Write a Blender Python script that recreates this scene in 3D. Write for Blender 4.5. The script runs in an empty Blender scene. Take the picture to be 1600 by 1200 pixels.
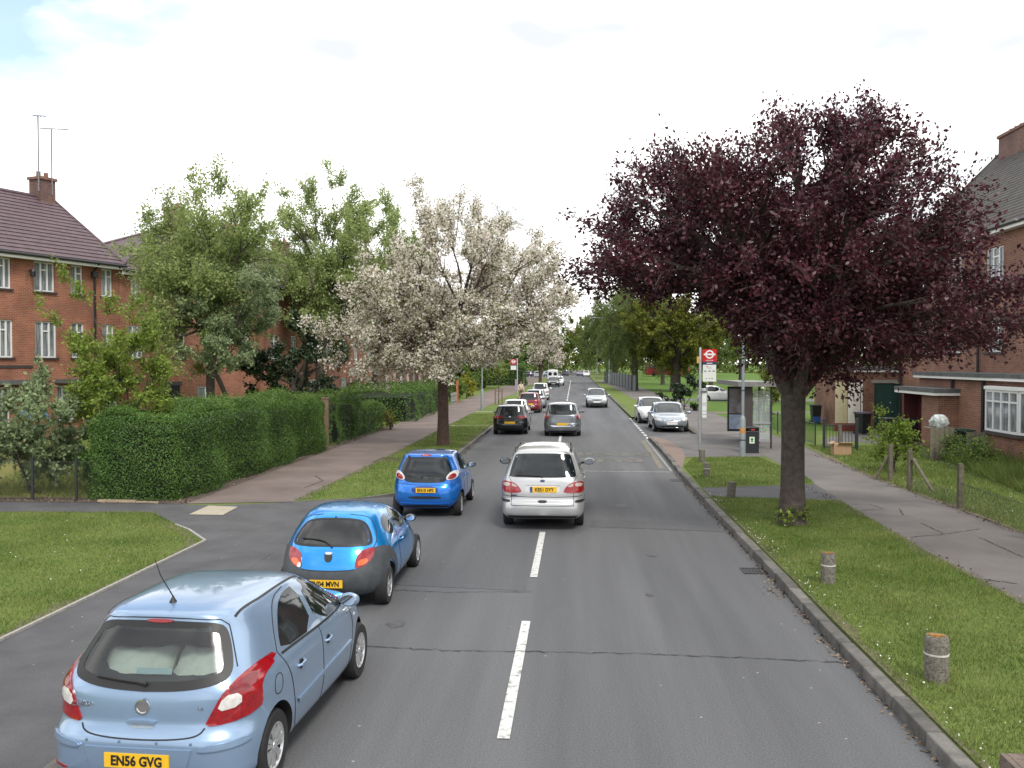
import bpy, bmesh, math, random
import numpy as np
from mathutils import Vector, Matrix
from mathutils.bvhtree import BVHTree
from mathutils.geometry import delaunay_2d_cdt, tessellate_polygon

# ------------------------------------------------------------------ camera, light, exposure
SC = bpy.context.scene
COL = SC.collection
F, CAMH = 1420.0, 3.55                      # focal length in pixels of a 1600 px wide picture, eye height
YAW, PIT = math.atan(97 / F), math.atan(34 / F)
cd = bpy.data.cameras.new('camera'); cam = bpy.data.objects.new('camera', cd); COL.objects.link(cam)
cam.location = (0, 0, CAMH); cam.rotation_euler = (math.pi / 2 - PIT, 0, YAW)
cd.sensor_width = 36; cd.lens = 36 * F / 1600; cd.clip_start = 0.1; cd.clip_end = 3000
SC.camera = cam
SUN_EL, SUN_AZ = math.radians(50), math.radians(155)     # azimuth from +Y towards +X
W = bpy.data.worlds.new('World'); SC.world = W; W.use_nodes = True
nt = W.node_tree; nt.nodes.clear()
def wn(t, **k):
    n = nt.nodes.new(t)
    for a, b in k.items(): setattr(n, a, b)
    return n
wo = wn('ShaderNodeOutputWorld'); bg = wn('ShaderNodeBackground'); bg.inputs[1].default_value = 0.1
sky = wn('ShaderNodeTexSky', sky_type='NISHITA', sun_disc=False)
sky.sun_elevation = SUN_EL; sky.sun_rotation = SUN_AZ; sky.air_density = 1.2; sky.dust_density = 1.5
tc = wn('ShaderNodeTexCoord')
mp = wn('ShaderNodeMapping'); mp.inputs['Scale'].default_value = (1, 1, 2.6); mp.inputs['Location'].default_value = (0.35, 0.1, 0.0)
nz = wn('ShaderNodeTexNoise'); nz.inputs['Scale'].default_value = 2.3; nz.inputs['Detail'].default_value = 7; nz.inputs['Roughness'].default_value = .55
cr = wn('ShaderNodeValToRGB'); cr.color_ramp.elements[0].position = .24; cr.color_ramp.elements[1].position = .42; cr.color_ramp.elements[0].color = (.10, .10, .10, 1)
nz2 = wn('ShaderNodeTexNoise'); nz2.inputs['Scale'].default_value = 3.0; nz2.inputs['Detail'].default_value = 4
cr2 = wn('ShaderNodeValToRGB'); cr2.color_ramp.elements[0].position = .38; cr2.color_ramp.elements[1].position = .60
cr2.color_ramp.elements[0].color = (6.5, 6.75, 7.25, 1); cr2.color_ramp.elements[1].color = (14.5, 14.4, 14.2, 1)
mx = wn('ShaderNodeMix', data_type='RGBA')
L = nt.links.new
L(tc.outputs['Generated'], mp.inputs[0]); L(mp.outputs[0], nz.inputs['Vector']); L(mp.outputs[0], nz2.inputs['Vector'])
sx = wn('ShaderNodeSeparateXYZ'); bk = wn('ShaderNodeMapRange'); ad = wn('ShaderNodeMath', operation='ADD')      # heavier broken cloud behind the camera, brighter ahead
L(tc.outputs['Generated'], sx.inputs[0]); L(sx.outputs[1], bk.inputs[0]); bk.inputs[1].default_value = -.6; bk.inputs[2].default_value = .5; bk.inputs[3].default_value = -.05; bk.inputs[4].default_value = .03
L(nz2.outputs['Fac'], ad.inputs[0]); L(bk.outputs[0], ad.inputs[1]); L(ad.outputs[0], cr2.inputs[0])
dt = wn('ShaderNodeVectorMath', operation='DOT_PRODUCT'); dt.inputs[1].default_value = (-.52, .72, .46)      # a gap in the cloud, upper left
nrm = wn('ShaderNodeVectorMath', operation='NORMALIZE'); L(tc.outputs['Generated'], nrm.inputs[0]); L(nrm.outputs[0], dt.inputs[0])
gp = wn('ShaderNodeMapRange'); gp.inputs[1].default_value = .935; gp.inputs[2].default_value = 1.0; gp.inputs[3].default_value = 0; gp.inputs[4].default_value = .42; L(dt.outputs['Value'], gp.inputs[0])
sb = wn('ShaderNodeMath', operation='SUBTRACT'); L(nz.outputs['Fac'], sb.inputs[0]); L(gp.outputs[0], sb.inputs[1]); L(sb.outputs[0], cr.inputs[0])
L(cr.outputs[0], mx.inputs[0]); gn = wn('ShaderNodeVectorMath', operation='SCALE'); gn.inputs['Scale'].default_value = 1.7; L(sky.outputs[0], gn.inputs[0]); L(gn.outputs[0], mx.inputs[6]); L(cr2.outputs[0], mx.inputs[7])
L(mx.outputs[2], bg.inputs[0]); L(bg.outputs[0], wo.inputs[0])
sd = bpy.data.lights.new('sun', 'SUN'); sd.energy = 1.8; sd.angle = math.radians(12); sd.color = (1, .95, .87)
so = bpy.data.objects.new('sun', sd); COL.objects.link(so)
sdir = Vector((math.sin(SUN_AZ) * math.cos(SUN_EL), math.cos(SUN_AZ) * math.cos(SUN_EL), math.sin(SUN_EL)))
so.rotation_euler = sdir.to_track_quat('Z', 'Y').to_euler()
SC.view_settings.view_transform = 'Standard'; SC.view_settings.look = 'None'
SC.view_settings.exposure = 0.52; SC.view_settings.gamma = 1; SC.view_settings.use_curve_mapping = False

# ------------------------------------------------------------------ pixel helpers (used only to read positions off the photograph)
_f = np.array([-math.sin(YAW) * math.cos(PIT), math.cos(YAW) * math.cos(PIT), -math.sin(PIT)])
_r = np.array([math.cos(YAW), math.sin(YAW), 0.0]); _u = np.cross(_r, _f)
def ray(px, py): return _f * F + _r * (px - 800) - _u * (py - 600)
def gnd(px, py, z=0.0):
    d = ray(px, py); t = (z - CAMH) / d[2]; return d[0] * t, d[1] * t
def at(px, py, Y):
    d = ray(px, py); t = Y / d[1]; return d[0] * t, Y, CAMH + d[2] * t

# ------------------------------------------------------------------ materials
MATS = {}
def node(n_t, t, **k):
    n = n_t.nodes.new(t)
    for a, b in k.items(): setattr(n, a, b)
    return n
def mat(name, col, rough=.6, metal=0, var=.12, scale=6, bump=0, bscale=40, coat=0, spec=.5, trans=0, alpha=1, col2=None, detail=5, island=0):
    if name in MATS: return MATS[name]
    m = bpy.data.materials.new(name); m.use_nodes = True; t = m.node_tree; b = t.nodes['Principled BSDF']; l = t.links.new
    b.inputs['Roughness'].default_value = rough; b.inputs['Metallic'].default_value = metal
    b.inputs['Coat Weight'].default_value = coat; b.inputs['Coat Roughness'].default_value = .03
    b.inputs['Specular IOR Level'].default_value = spec
    b.inputs['Transmission Weight'].default_value = trans; b.inputs['Alpha'].default_value = alpha
    c = tuple(col) + (1,)
    if var or col2 or island:
        co = node(t, 'ShaderNodeTexCoord'); n = node(t, 'ShaderNodeTexNoise'); n.inputs['Scale'].default_value = scale; n.inputs['Detail'].default_value = detail
        n.inputs['Roughness'].default_value = .65
        l(co.outputs['Object'], n.inputs['Vector'])
        mr = node(t, 'ShaderNodeMapRange'); mr.inputs[1].default_value = .3; mr.inputs[2].default_value = .7
        l(n.outputs['Fac'], mr.inputs[0])
        mx = node(t, 'ShaderNodeMix', data_type='RGBA')
        lo = tuple(x * (1 - var) for x in col); hi = col2 if col2 else tuple(min(1, x * (1 + var)) for x in col)
        mx.inputs[6].default_value = tuple(lo) + (1,); mx.inputs[7].default_value = tuple(hi) + (1,)
        l(mr.outputs[0], mx.inputs[0]); out = mx.outputs[2]
        if island:
            g = node(t, 'ShaderNodeNewGeometry'); hs = node(t, 'ShaderNodeHueSaturation'); r2 = node(t, 'ShaderNodeMapRange')
            r2.inputs[3].default_value = 1 - island; r2.inputs[4].default_value = 1 + island
            l(g.outputs['Random Per Island'], r2.inputs[0]); l(r2.outputs[0], hs.inputs['Value']); l(out, hs.inputs['Color']); out = hs.outputs[0]
        l(out, b.inputs['Base Color'])
    else: b.inputs['Base Color'].default_value = c
    if bump:
        co = node(t, 'ShaderNodeTexCoord'); n = node(t, 'ShaderNodeTexNoise'); n.inputs['Scale'].default_value = bscale; n.inputs['Detail'].default_value = 4
        l(co.outputs['Object'], n.inputs['Vector']); bp = node(t, 'ShaderNodeBump'); bp.inputs['Strength'].default_value = bump; bp.inputs['Distance'].default_value = .02
        l(n.outputs['Fac'], bp.inputs['Height']); l(bp.outputs[0], b.inputs['Normal'])
    MATS[name] = m; return m
def leafmat(name, col, col2, trans=.35, island=.3, scale=.7, rough=.55, spec=.35):
    if name in MATS: return MATS[name]
    m = mat(name, col, rough, var=.1, scale=scale, col2=col2, island=island, detail=3, spec=spec); t = m.node_tree; l = t.links.new
    b = t.nodes['Principled BSDF']; o = t.nodes['Material Output']
    tr = node(t, 'ShaderNodeBsdfTranslucent'); ms = node(t, 'ShaderNodeMixShader'); ms.inputs[0].default_value = trans
    l(b.inputs['Base Color'].links[0].from_socket, tr.inputs[0]); l(b.outputs[0], ms.inputs[1]); l(tr.outputs[0], ms.inputs[2]); l(ms.outputs[0], o.inputs[0])
    return m
def brickmat(name, c1, c2, mortar):
    m = bpy.data.materials.new(name); m.use_nodes = True; t = m.node_tree; b = t.nodes['Principled BSDF']; l = t.links.new
    co = node(t, 'ShaderNodeTexCoord'); s = node(t, 'ShaderNodeSeparateXYZ'); a = node(t, 'ShaderNodeMath', operation='ADD'); c = node(t, 'ShaderNodeCombineXYZ')
    l(co.outputs['Object'], s.inputs[0]); l(s.outputs[0], a.inputs[0]); l(s.outputs[1], a.inputs[1]); l(a.outputs[0], c.inputs[0]); l(s.outputs[2], c.inputs[1])
    br = node(t, 'ShaderNodeTexBrick'); br.inputs['Scale'].default_value = 1; br.inputs['Brick Width'].default_value = .225; br.inputs['Row Height'].default_value = .075
    br.inputs['Mortar Size'].default_value = .009; br.inputs['Color1'].default_value = c1 + (1,); br.inputs['Color2'].default_value = c2 + (1,); br.inputs['Mortar'].default_value = mortar + (1,)
    br.inputs['Bias'].default_value = -.1
    l(c.outputs[0], br.inputs['Vector'])
    n = node(t, 'ShaderNodeTexNoise'); n.inputs['Scale'].default_value = .9; n.inputs['Detail'].default_value = 6; l(co.outputs['Object'], n.inputs['Vector'])
    mr = node(t, 'ShaderNodeMapRange'); mr.inputs[1].default_value = .3; mr.inputs[2].default_value = .7; mr.inputs[3].default_value = .66; mr.inputs[4].default_value = 1.2
    hs = node(t, 'ShaderNodeHueSaturation'); l(n.outputs['Fac'], mr.inputs[0]); l(mr.outputs[0], hs.inputs['Value']); l(br.outputs[0], hs.inputs['Color']); l(hs.outputs[0], b.inputs['Base Color'])
    bp = node(t, 'ShaderNodeBump'); bp.inputs['Strength'].default_value = .5; bp.inputs['Distance'].default_value = .01; bp.invert = True
    l(br.outputs['Fac'], bp.inputs['Height']); l(bp.outputs[0], b.inputs['Normal']); b.inputs['Roughness'].default_value = .85
    MATS[name] = m; return m

BRK_L = brickmat('orange_red_brick', (.27, .075, .038), (.36, .115, .055), (.30, .23, .18))
BRK_R = brickmat('brown_red_brick', (.20, .075, .045), (.29, .12, .07), (.26, .21, .17))
WHITE = mat('white_paint', (.78, .78, .76), .4, var=.05)
UPVC = mat('white_frame', (.74, .75, .75), .35, var=.04)
CONC = mat('grey_concrete', (.30, .285, .26), .9, var=.25, scale=14, bump=.4, bscale=60)
SILL = mat('dark_tile_sill', (.05, .04, .038), .7)
PANE = mat('curtained_window_glass', (.08, .10, .12), .05, var=.6, scale=1.6, col2=(.36, .38, .40), spec=.6)
_t = PANE.node_tree; _m = _t.nodes.new('ShaderNodeMapping'); _m.inputs['Scale'].default_value = (7, 7, .7); _n = [x for x in _t.nodes if x.type == 'TEX_NOISE'][0]
_t.links.new([x for x in _t.nodes if x.type == 'TEX_COORD'][0].outputs['Object'], _m.inputs[0]); _t.links.new(_m.outputs[0], _n.inputs['Vector'])
TILE_L = mat('plum_brown_roof_tiles', (.100, .066, .076), .65, var=.25, scale=3, bump=.3, bscale=30)
TILE_R = mat('dark_grey_roof_tiles', (.05, .043, .040), .8, var=.3, scale=2, bump=.4, bscale=30, col2=(.075, .068, .058))
FELT = mat('roof_felt', (.10, .105, .105), .9, var=.3, scale=3)
BLACKPL = mat('black_plastic', (.012, .012, .013), .5, var=.1)
PIPE = mat('dark_pipe', (.02, .02, .022), .4)
METAL = mat('galvanised_metal', (.36, .38, .39), .5, .5, var=.15, scale=5)
DKMET = mat('dark_metal', (.035, .037, .04), .5, .3)
BARK = mat('grey_brown_bark', (.065, .052, .045), .95, var=.45, scale=9, bump=1, bscale=22)
BARKC = mat('red_brown_bark', (.085, .052, .042), .9, var=.4, scale=7, bump=1, bscale=18)
WOOD = mat('weathered_wood', (.17, .15, .11), .85, var=.3, scale=12, bump=.3, bscale=50)
RED = mat('sign_red', (.55, .012, .02), .4, var=.04)

# ------------------------------------------------------------------ mesh builder and object helpers
class MB:
    def __init__(s): s.v = []; s.f = []; s.m = []
    def add(s, vs, fs, mi=0):
        o = len(s.v); s.v += [tuple(map(float, v)) for v in vs]; s.f += [tuple(i + o for i in f) for f in fs]; s.m += [mi] * len(fs); return s
    def box(s, c, d, mi=0, rz=0, rx=0, ry=0):
        R = Matrix.Rotation(rz, 3, 'Z') @ Matrix.Rotation(ry, 3, 'Y') @ Matrix.Rotation(rx, 3, 'X'); C = Vector(c)
        vs = [C + R @ Vector((x * d[0] / 2, y * d[1] / 2, z * d[2] / 2)) for z in (-1, 1) for y in (-1, 1) for x in (-1, 1)]
        return s.add(vs, [(0, 2, 3, 1), (4, 5, 7, 6), (0, 1, 5, 4), (2, 6, 7, 3), (0, 4, 6, 2), (1, 3, 7, 5)], mi)
    def b2(s, a, b, mi=0): return s.box([(p + q) / 2 for p, q in zip(a, b)], [abs(q - p) for p, q in zip(a, b)], mi)
    def tube(s, pts, rs, n=8, mi=0, cap=True):
        pts = [Vector(p) for p in pts]; rs = [rs] * len(pts) if isinstance(rs, (int, float)) else rs
        vs = []; fs = []; up = None
        for i, p in enumerate(pts):
            d = (pts[min(i + 1, len(pts) - 1)] - pts[max(i - 1, 0)]).normalized()
            if up is None: up = d.orthogonal().normalized()
            up = (up - d * up.dot(d)); up = up.normalized() if up.length > 1e-6 else d.orthogonal().normalized()
            w = d.cross(up)
            for k in range(n):
                a = 2 * math.pi * k / n; vs.append(p + (up * math.cos(a) + w * math.sin(a)) * rs[i])
        for i in range(len(pts) - 1):
            for k in range(n): fs.append((i * n + k, i * n + (k + 1) % n, (i + 1) * n + (k + 1) % n, (i + 1) * n + k))
        if cap: fs += [tuple(range(n - 1, -1, -1)), tuple((len(pts) - 1) * n + k for k in range(n))]
        return s.add(vs, fs, mi)
    def lathe(s, prof, n=16, mi=0, c=(0, 0, 0), ax='Z', a0=0):
        vs = []; fs = []
        for r, h in prof:
            for k in range(n):
                a = a0 + 2 * math.pi * k / n; p = (r * math.cos(a), r * math.sin(a), h)
                if ax == 'Y': p = (p[0], p[2], p[1])
                if ax == 'X': p = (p[2], p[0], p[1])
                vs.append((p[0] + c[0], p[1] + c[1], p[2] + c[2]))
        for i in range(len(prof) - 1):
            for k in range(n): fs.append((i * n + k, i * n + (k + 1) % n, (i + 1) * n + (k + 1) % n, (i + 1) * n + k))
        return s.add(vs, fs, mi)
    def prism(s, poly, z0, z1, mi=0, ax='Z'):
        n = len(poly)
        def P(p, z): return (p[0], p[1], z) if ax == 'Z' else ((p[0], z, p[1]) if ax == 'Y' else (z, p[0], p[1]))
        tri = tessellate_polygon([[Vector((p[0], p[1], 0)) for p in poly]])
        vs = [P(p, z0) for p in poly] + [P(p, z1) for p in poly]
        fs = [tuple(t) for t in tri] + [tuple(i + n for i in reversed(t)) for t in tri] + [(i, (i + 1) % n, (i + 1) % n + n, i + n) for i in range(n)]
        return s.add(vs, fs, mi)
    def sheet(s, poly, z, mi=0):
        tri = tessellate_polygon([[Vector((p[0], p[1], 0)) for p in poly]])
        area = sum(poly[i][0] * poly[(i + 1) % len(poly)][1] - poly[(i + 1) % len(poly)][0] * poly[i][1] for i in range(len(poly)))
        fs = []
        for t in tri:
            a, b, c = [poly[i] for i in t]
            fs.append(tuple(t) if (b[0] - a[0]) * (c[1] - a[1]) - (c[0] - a[0]) * (b[1] - a[1]) > 0 else tuple(reversed(t)))
        return s.add([(p[0], p[1], z) for p in poly], fs, mi)
    def build(s, name, mats, parent=None, smooth=False, loc=None, sharp=35, fix=True):
        me = bpy.data.meshes.new(name); me.from_pydata(s.v, [], s.f)
        mats = mats if isinstance(mats, (list, tuple)) else [mats]
        for m in mats: me.materials.append(m)
        if len(mats) > 1: me.polygons.foreach_set('material_index', s.m)
        if fix:
            bm = bmesh.new(); bm.from_mesh(me); bmesh.ops.recalc_face_normals(bm, faces=bm.faces); bm.to_mesh(me); bm.free()
        if smooth:
            me.polygons.foreach_set('use_smooth', [True] * len(me.polygons)); me.set_sharp_from_angle(angle=math.radians(sharp))
        me.update(); return link(name, me, parent, loc)
def link(name, me, parent=None, loc=None):
    o = bpy.data.objects.new(name, me); COL.objects.link(o)
    if parent: o.parent = parent
    if loc is not None: o.location = loc
    return o
def tag(o, label, cat, group=None, kind=None):
    o['label'] = label; o['category'] = cat
    if group: o['group'] = group
    if kind: o['kind'] = kind
    return o
def struct(o, kind='structure'): o['kind'] = kind; return o
def thing(name, label, cat, loc=(0, 0, 0), rz=0, group=None):
    o = bpy.data.objects.new(name, None); COL.objects.link(o); o.location = loc; o.rotation_euler = (0, 0, rz); o.empty_display_size = .3
    return tag(o, label, cat, group)
def copy_tree(o, parent=None, depth=0):
    c = o.copy(); COL.objects.link(c); c.parent = parent
    for ch in list(o.children): copy_tree(ch, c, depth + 1)
    return c
def quadmesh(name, V, mats, mi=None, parent=None, smooth=False, k=4):
    """V: (n, k, 3) array of separate faces."""
    n = len(V); me = bpy.data.meshes.new(name); me.vertices.add(n * k); me.vertices.foreach_set('co', np.ascontiguousarray(V, dtype=np.float32).ravel())
    me.loops.add(n * k); me.loops.foreach_set('vertex_index', np.arange(n * k, dtype=np.int32))
    me.polygons.add(n); me.polygons.foreach_set('loop_start', np.arange(0, n * k, k, dtype=np.int32))
    mats = mats if isinstance(mats, (list, tuple)) else [mats]
    for m in mats: me.materials.append(m)
    if mi is not None: me.polygons.foreach_set('material_index', np.ascontiguousarray(mi, dtype=np.int32))
    me.update(calc_edges=True); return link(name, me, parent)
def text_mesh(txt, size, ext=.002, bold=0.0, align='CENTER'):
    c = bpy.data.curves.new('t', 'FONT'); c.body = txt; c.size = size; c.extrude = ext; c.offset = bold; c.align_x = align; c.align_y = 'CENTER'; c.resolution_u = 3
    o = bpy.data.objects.new('t', c); COL.objects.link(o); dg = bpy.context.evaluated_depsgraph_get(); dg.update()
    me = bpy.data.meshes.new_from_object(o.evaluated_get(dg)); bpy.data.objects.remove(o); bpy.data.curves.remove(c); return me
def text_obj(name, txt, size, m, parent, M, bold=0.0, xs=1.0, ext=.002):
    me = text_mesh(txt, size, ext, bold); me.transform(M @ Matrix.Diagonal((xs, 1, 1, 1))); me.materials.clear(); me.materials.append(m); me.name = name
    return link(name, me, parent)
def bake(o):
    dg = bpy.context.evaluated_depsgraph_get(); dg.update(); me = bpy.data.meshes.new_from_object(o.evaluated_get(dg)); o.modifiers.clear(); o.data = me
def chaikin(p, n=2, closed=True):
    for _ in range(n):
        q = []
        for i in range(len(p) if closed else len(p) - 1):
            a, b = p[i], p[(i + 1) % len(p)]
            q += [(a[0] * .75 + b[0] * .25, a[1] * .75 + b[1] * .25), (a[0] * .25 + b[0] * .75, a[1] * .25 + b[1] * .75)]
        p = q if closed else [p[0]] + q + [p[-1]]
    return p
def sym(h): return h + [(-y, z) for y, z in reversed(h)]
N90 = math.pi / 2
# ------------------------------------------------------------------ vegetation builders
def kmeans(P, k, rng, it=8):
    k = min(k, len(P)); C = P[rng.choice(len(P), k, replace=False)].copy()
    for _ in range(it):
        a = ((P[:, None] - C[None]) ** 2).sum(2).argmin(1)
        for j in range(k):
            if (a == j).any(): C[j] = P[a == j].mean(0)
    return C, a
def unit(v): return v / (np.linalg.norm(v, axis=-1, keepdims=True) + 1e-9)
def lump(D, rng, amp, freq=3):
    """smooth random factor over directions"""
    s = np.zeros(len(D))
    for _ in range(7):
        k = rng.normal(0, freq, 3); s += np.sin(D @ k + rng.uniform(0, 6.28))
    return 1 + amp * s / 2.6
def leaves(P, size, rng, up=.5, aspect=.6, fold=True, dirs=None):
    """rhombus leaves centred on P"""
    n = len(P); N = unit(rng.normal(0, 1, (n, 3)) + np.array([0, 0, up])); T = rng.normal(0, 1, (n, 3)) if dirs is None else dirs + rng.normal(0, .35, (n, 3))
    T = unit(T - N * (T * N).sum(1)[:, None]); B = np.cross(N, T); s = size * rng.uniform(.5, 1.5, (n, 1))
    V = np.empty((n, 4, 3)); V[:, 0] = P - T * s * .5; V[:, 1] = P + B * s * .5 * aspect + N * s * .08; V[:, 2] = P + T * s * .5; V[:, 3] = P - B * s * .5 * aspect + N * s * .08
    return V
def curve(a, b, n, rng, sag=0.0, wob=.06):
    a, b = np.array(a, float), np.array(b, float); l = np.linalg.norm(b - a); t = np.linspace(0, 1, n)[:, None]
    m = (a + b) / 2 + np.array([0, 0, sag * l]) + rng.normal(0, wob * l, 3)
    return (1 - t) ** 2 * a + 2 * t * (1 - t) * m + t ** 2 * b
def tree(name, label, cat, loc, fork, r0, cen, rad, nleaf, lsize, lmat, bark, seed, nclump=70, amp=.25, clump=.55, limbs=5, group=None, blossom=None,
         zmin=None, up=.5, droop=0.0, inner=2.0, trunk_pts=None, twig_leaf=.5, aspect=.6, lean=(0, 0), shape=None, extra=None, rise=(.5, .5)):
    rng = np.random.default_rng(seed); root = thing(name, label, cat, loc, 0, group)
    cen = np.array(cen, float); rad = np.array(rad, float)
    D = unit(rng.normal(0, 1, (nclump * 4, 3))); R = rng.uniform(0, 1, len(D)) ** (1 / inner)
    P = cen + D * rad * (R * lump(D, np.random.default_rng(seed + 5), amp))[:, None]
    if zmin is not None: P = P[P[:, 2] > zmin]
    if shape is not None: P = P[shape(P)]
    P = P[:nclump]
    if extra is not None: P = np.vstack([P, np.array(extra, float)])
    tb = MB(); fk = np.array([lean[0], lean[1], fork])
    tp = [(0, 0, -.15), (0, 0, .12), (lean[0] * .15, lean[1] * .15, fork * .3), (lean[0] * .5, lean[1] * .5, fork * .65), tuple(fk)]
    tb.tube(tp, [r0 * 1.5, r0 * 1.15, r0 * .98, r0 * .93, r0 * 1.0], 14)
    C, a = kmeans(P, limbs, rng); tips = []
    for j in range(len(C)):
        G = P[a == j]
        if not len(G): continue
        ln = fk + (G.mean(0) - fk) * (np.array([rise[0], rise[0], rise[1]])); ln[2] = max(ln[2], fk[2] + .15)
        rl = r0 * .62 * min(1.15, (len(G) / len(P) * limbs) ** .4)
        c = curve(fk - np.array([0, 0, r0 * .6]), ln, 6, rng, -.05 if not droop else .1); tb.tube(c, np.linspace(rl, rl * .62, 6), 9)
        C2, a2 = kmeans(G, max(2, len(G) // 4), rng)
        for q in range(len(C2)):
            g = G[a2 == q]
            if not len(g): continue
            sn = ln + (g.mean(0) - ln) * .6; c2 = curve(ln, sn, 5, rng, .02); r2 = rl * .5
            tb.tube(c2, np.linspace(r2, r2 * .5, 5), 6, cap=False)
            for p in g:
                c3 = curve(sn, p, 4, rng, .03); tb.tube(c3, np.linspace(r2 * .42, max(.006, r2 * .12), 4), 4, cap=False); tips.append((sn, p))
    # twigs + leaves
    nt_ = 7; per = max(1, nleaf // (len(tips) * (nt_ + 1))); LP = []; LD = []
    for sn, p in tips:
        out = unit((p - cen) / rad)[None]
        for k in range(nt_ + 1):
            base = p + (sn - p) * rng.uniform(0, .45)
            d = unit(out + rng.normal(0, .85, (1, 3)) + np.array([[0, 0, .15 - droop]]))[0]
            ln_ = clump * rng.uniform(.5, 1.5) * (1 + droop)
            e = base + d * ln_
            if droop: e = e + np.array([0, 0, -ln_ * droop])
            if k < 4: tb.tube([base, (base + e) / 2 + np.array([0, 0, .03 * ln_]), e], [.014, .01, .005], 3, cap=False)
            t = rng.uniform(.1, 1.05, (per, 1)); LP.append(base + (e - base) * t + rng.normal(0, clump * .17 * twig_leaf * 2, (per, 3))); LD.append(np.repeat((e - base)[None], per, 0))
    LP = np.vstack(LP); LD = unit(np.vstack(LD))
    tb.build('trunk', bark, root, smooth=True, sharp=60)
    lm = lmat if isinstance(lmat, (list, tuple)) else [lmat]
    if blossom:
        bm_, frac, bs = blossom; k = rng.uniform(0, 1, len(LP)) < frac; BP = LP[k]; LP2 = LP[~k]; LD2 = LD[~k]
        BP = np.repeat(BP, 2, 0) + rng.normal(0, bs * .8, (len(BP) * 2, 3))
        quadmesh('blossom', leaves(BP, bs, rng, .3, .95), bm_, parent=root)
    else: LP2, LD2 = LP, LD
    V = leaves(LP2, lsize, rng, up, aspect, dirs=LD2); quadmesh('crown', V, lm, rng.integers(0, len(lm), len(V)) if len(lm) > 1 else None, root)
    return root
LHT = leafmat('sunlit_hedge_top_and_shoot', (.075, .15, .022), (.13, .22, .035), .3, .35, .8, .5, .4)  # lighter leaf: lit look of the hedge top held in colour, also for shoots
def hedge(name, label, loc, dims, nleaf, lsize, lmat, core, seed, rz=0, round_=.25, top=None, group=None, cat='hedge'):
    """clipped hedge standing on z=0: dims (length along local x, depth along local y, height)"""
    rng = np.random.default_rng(seed); root = thing(name, label, cat, loc, rz, group); lx, ly, h = dims
    def bulge(P):
        return .16 * np.sin(P[:, 0] * 1.3 + seed) * np.sin(P[:, 2] * 1.7 + P[:, 1] * 1.1 + 1) + .11 * np.sin(P[:, 0] * 2.1 + P[:, 1] * 1.9 + seed * 2) + .05 * np.sin(P[:, 2] * 5 + P[:, 0] * 4)
    faces = [((0, 0), 'y-', lx * h), ((0, 0), 'y+', lx * h), ((0, 0), 'x-', ly * h), ((0, 0), 'x+', ly * h), ((0, 0), 'z', lx * ly)]
    tot = sum(f[2] for f in faces); P = []; N = []
    for _, s, ar in faces:
        k = int(nleaf * ar / tot); a = rng.uniform(-.5, .5, k); b = rng.uniform(0, 1, k)
        if s[0] == 'y': p = np.c_[a * lx, np.full(k, (-.5 if s[1] == '-' else .5) * ly), b * h]; n = np.tile([0, -1 if s[1] == '-' else 1, 0.], (k, 1))
        elif s[0] == 'x': p = np.c_[np.full(k, (-.5 if s[1] == '-' else .5) * lx), a * ly, b * h]; n = np.tile([-1. if s[1] == '-' else 1, 0, 0], (k, 1))
        else: p = np.c_[a * lx, (b - .5) * ly, np.full(k, h)]; n = np.tile([0, 0, 1.], (k, 1))
        P.append(p); N.append(n)
    P = np.vstack(P); N = np.vstack(N)
    def rnd(P):
        # round the edges: superellipse-like shrink near corners
        q = np.c_[P[:, 0] / (lx / 2), P[:, 1] / (ly / 2), np.clip(P[:, 2] / h * 2 - 1, 0, 1)]
        rr = round_ / np.array([lx / 2, ly / 2, h / 2]); e = np.clip((np.abs(q) - (1 - rr)) / rr, 0, 1); ex = np.sqrt((e ** 2).sum(1))
        sc = np.where(ex > 1, 1 / np.maximum(ex, 1e-6), 1)[:, None]; qq = np.sign(q) * np.where(np.abs(q) > 1 - rr, (1 - rr) + rr * e * sc, np.abs(q))
        out = P.copy(); out[:, 0] = qq[:, 0] * lx / 2; out[:, 1] = qq[:, 1] * ly / 2; hi = P[:, 2] > h / 2; out[hi, 2] = (qq[hi, 2] + 1) / 2 * h
        return out
    P = rnd(P); P += N * (bulge(P) + rng.normal(0, .035, len(P)) - .02)[:, None]
    hv = np.abs(N[:, 2]) < .5
    if top is not None: P[:, 2] *= top(P)
    Nn = unit(N * 1.0 + rng.normal(0, .65, P.shape) + np.array([0, 0, .25])); T = rng.normal(0, 1, P.shape); T = unit(T - Nn * (T * Nn).sum(1)[:, None]); B = np.cross(Nn, T); s = lsize * rng.uniform(.6, 1.4, (len(P), 1))
    V = np.stack([P - T * s * .5, P + B * s * .32, P + T * s * .5, P - B * s * .32], 1)
    # shoots
    ks = rng.choice(len(P), len(P) // 25); Pp = P[ks] + N[ks] * rng.uniform(.02, .20, (len(ks), 1)) + np.array([0, 0, .04])
    mi_ = np.r_[(N[:, 2] > .5) & (rng.uniform(0, 1, len(N)) < .75) | (rng.uniform(0, 1, len(N)) < .06), np.ones(len(Pp), bool)].astype(int); V = np.vstack([V, leaves(Pp, lsize, rng, .2)])  # most top leaves coloured paler as if sunlit; shoots and random strays share it
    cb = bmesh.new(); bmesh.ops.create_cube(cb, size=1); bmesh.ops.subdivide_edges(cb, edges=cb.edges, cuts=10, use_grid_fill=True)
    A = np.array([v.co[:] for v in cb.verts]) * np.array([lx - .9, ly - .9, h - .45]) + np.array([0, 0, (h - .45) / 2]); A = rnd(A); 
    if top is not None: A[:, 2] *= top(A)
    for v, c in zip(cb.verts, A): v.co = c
    me = bpy.data.meshes.new('inner_growth'); cb.to_mesh(me); cb.free(); me.materials.append(core); link('inner_growth', me, root)
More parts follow.
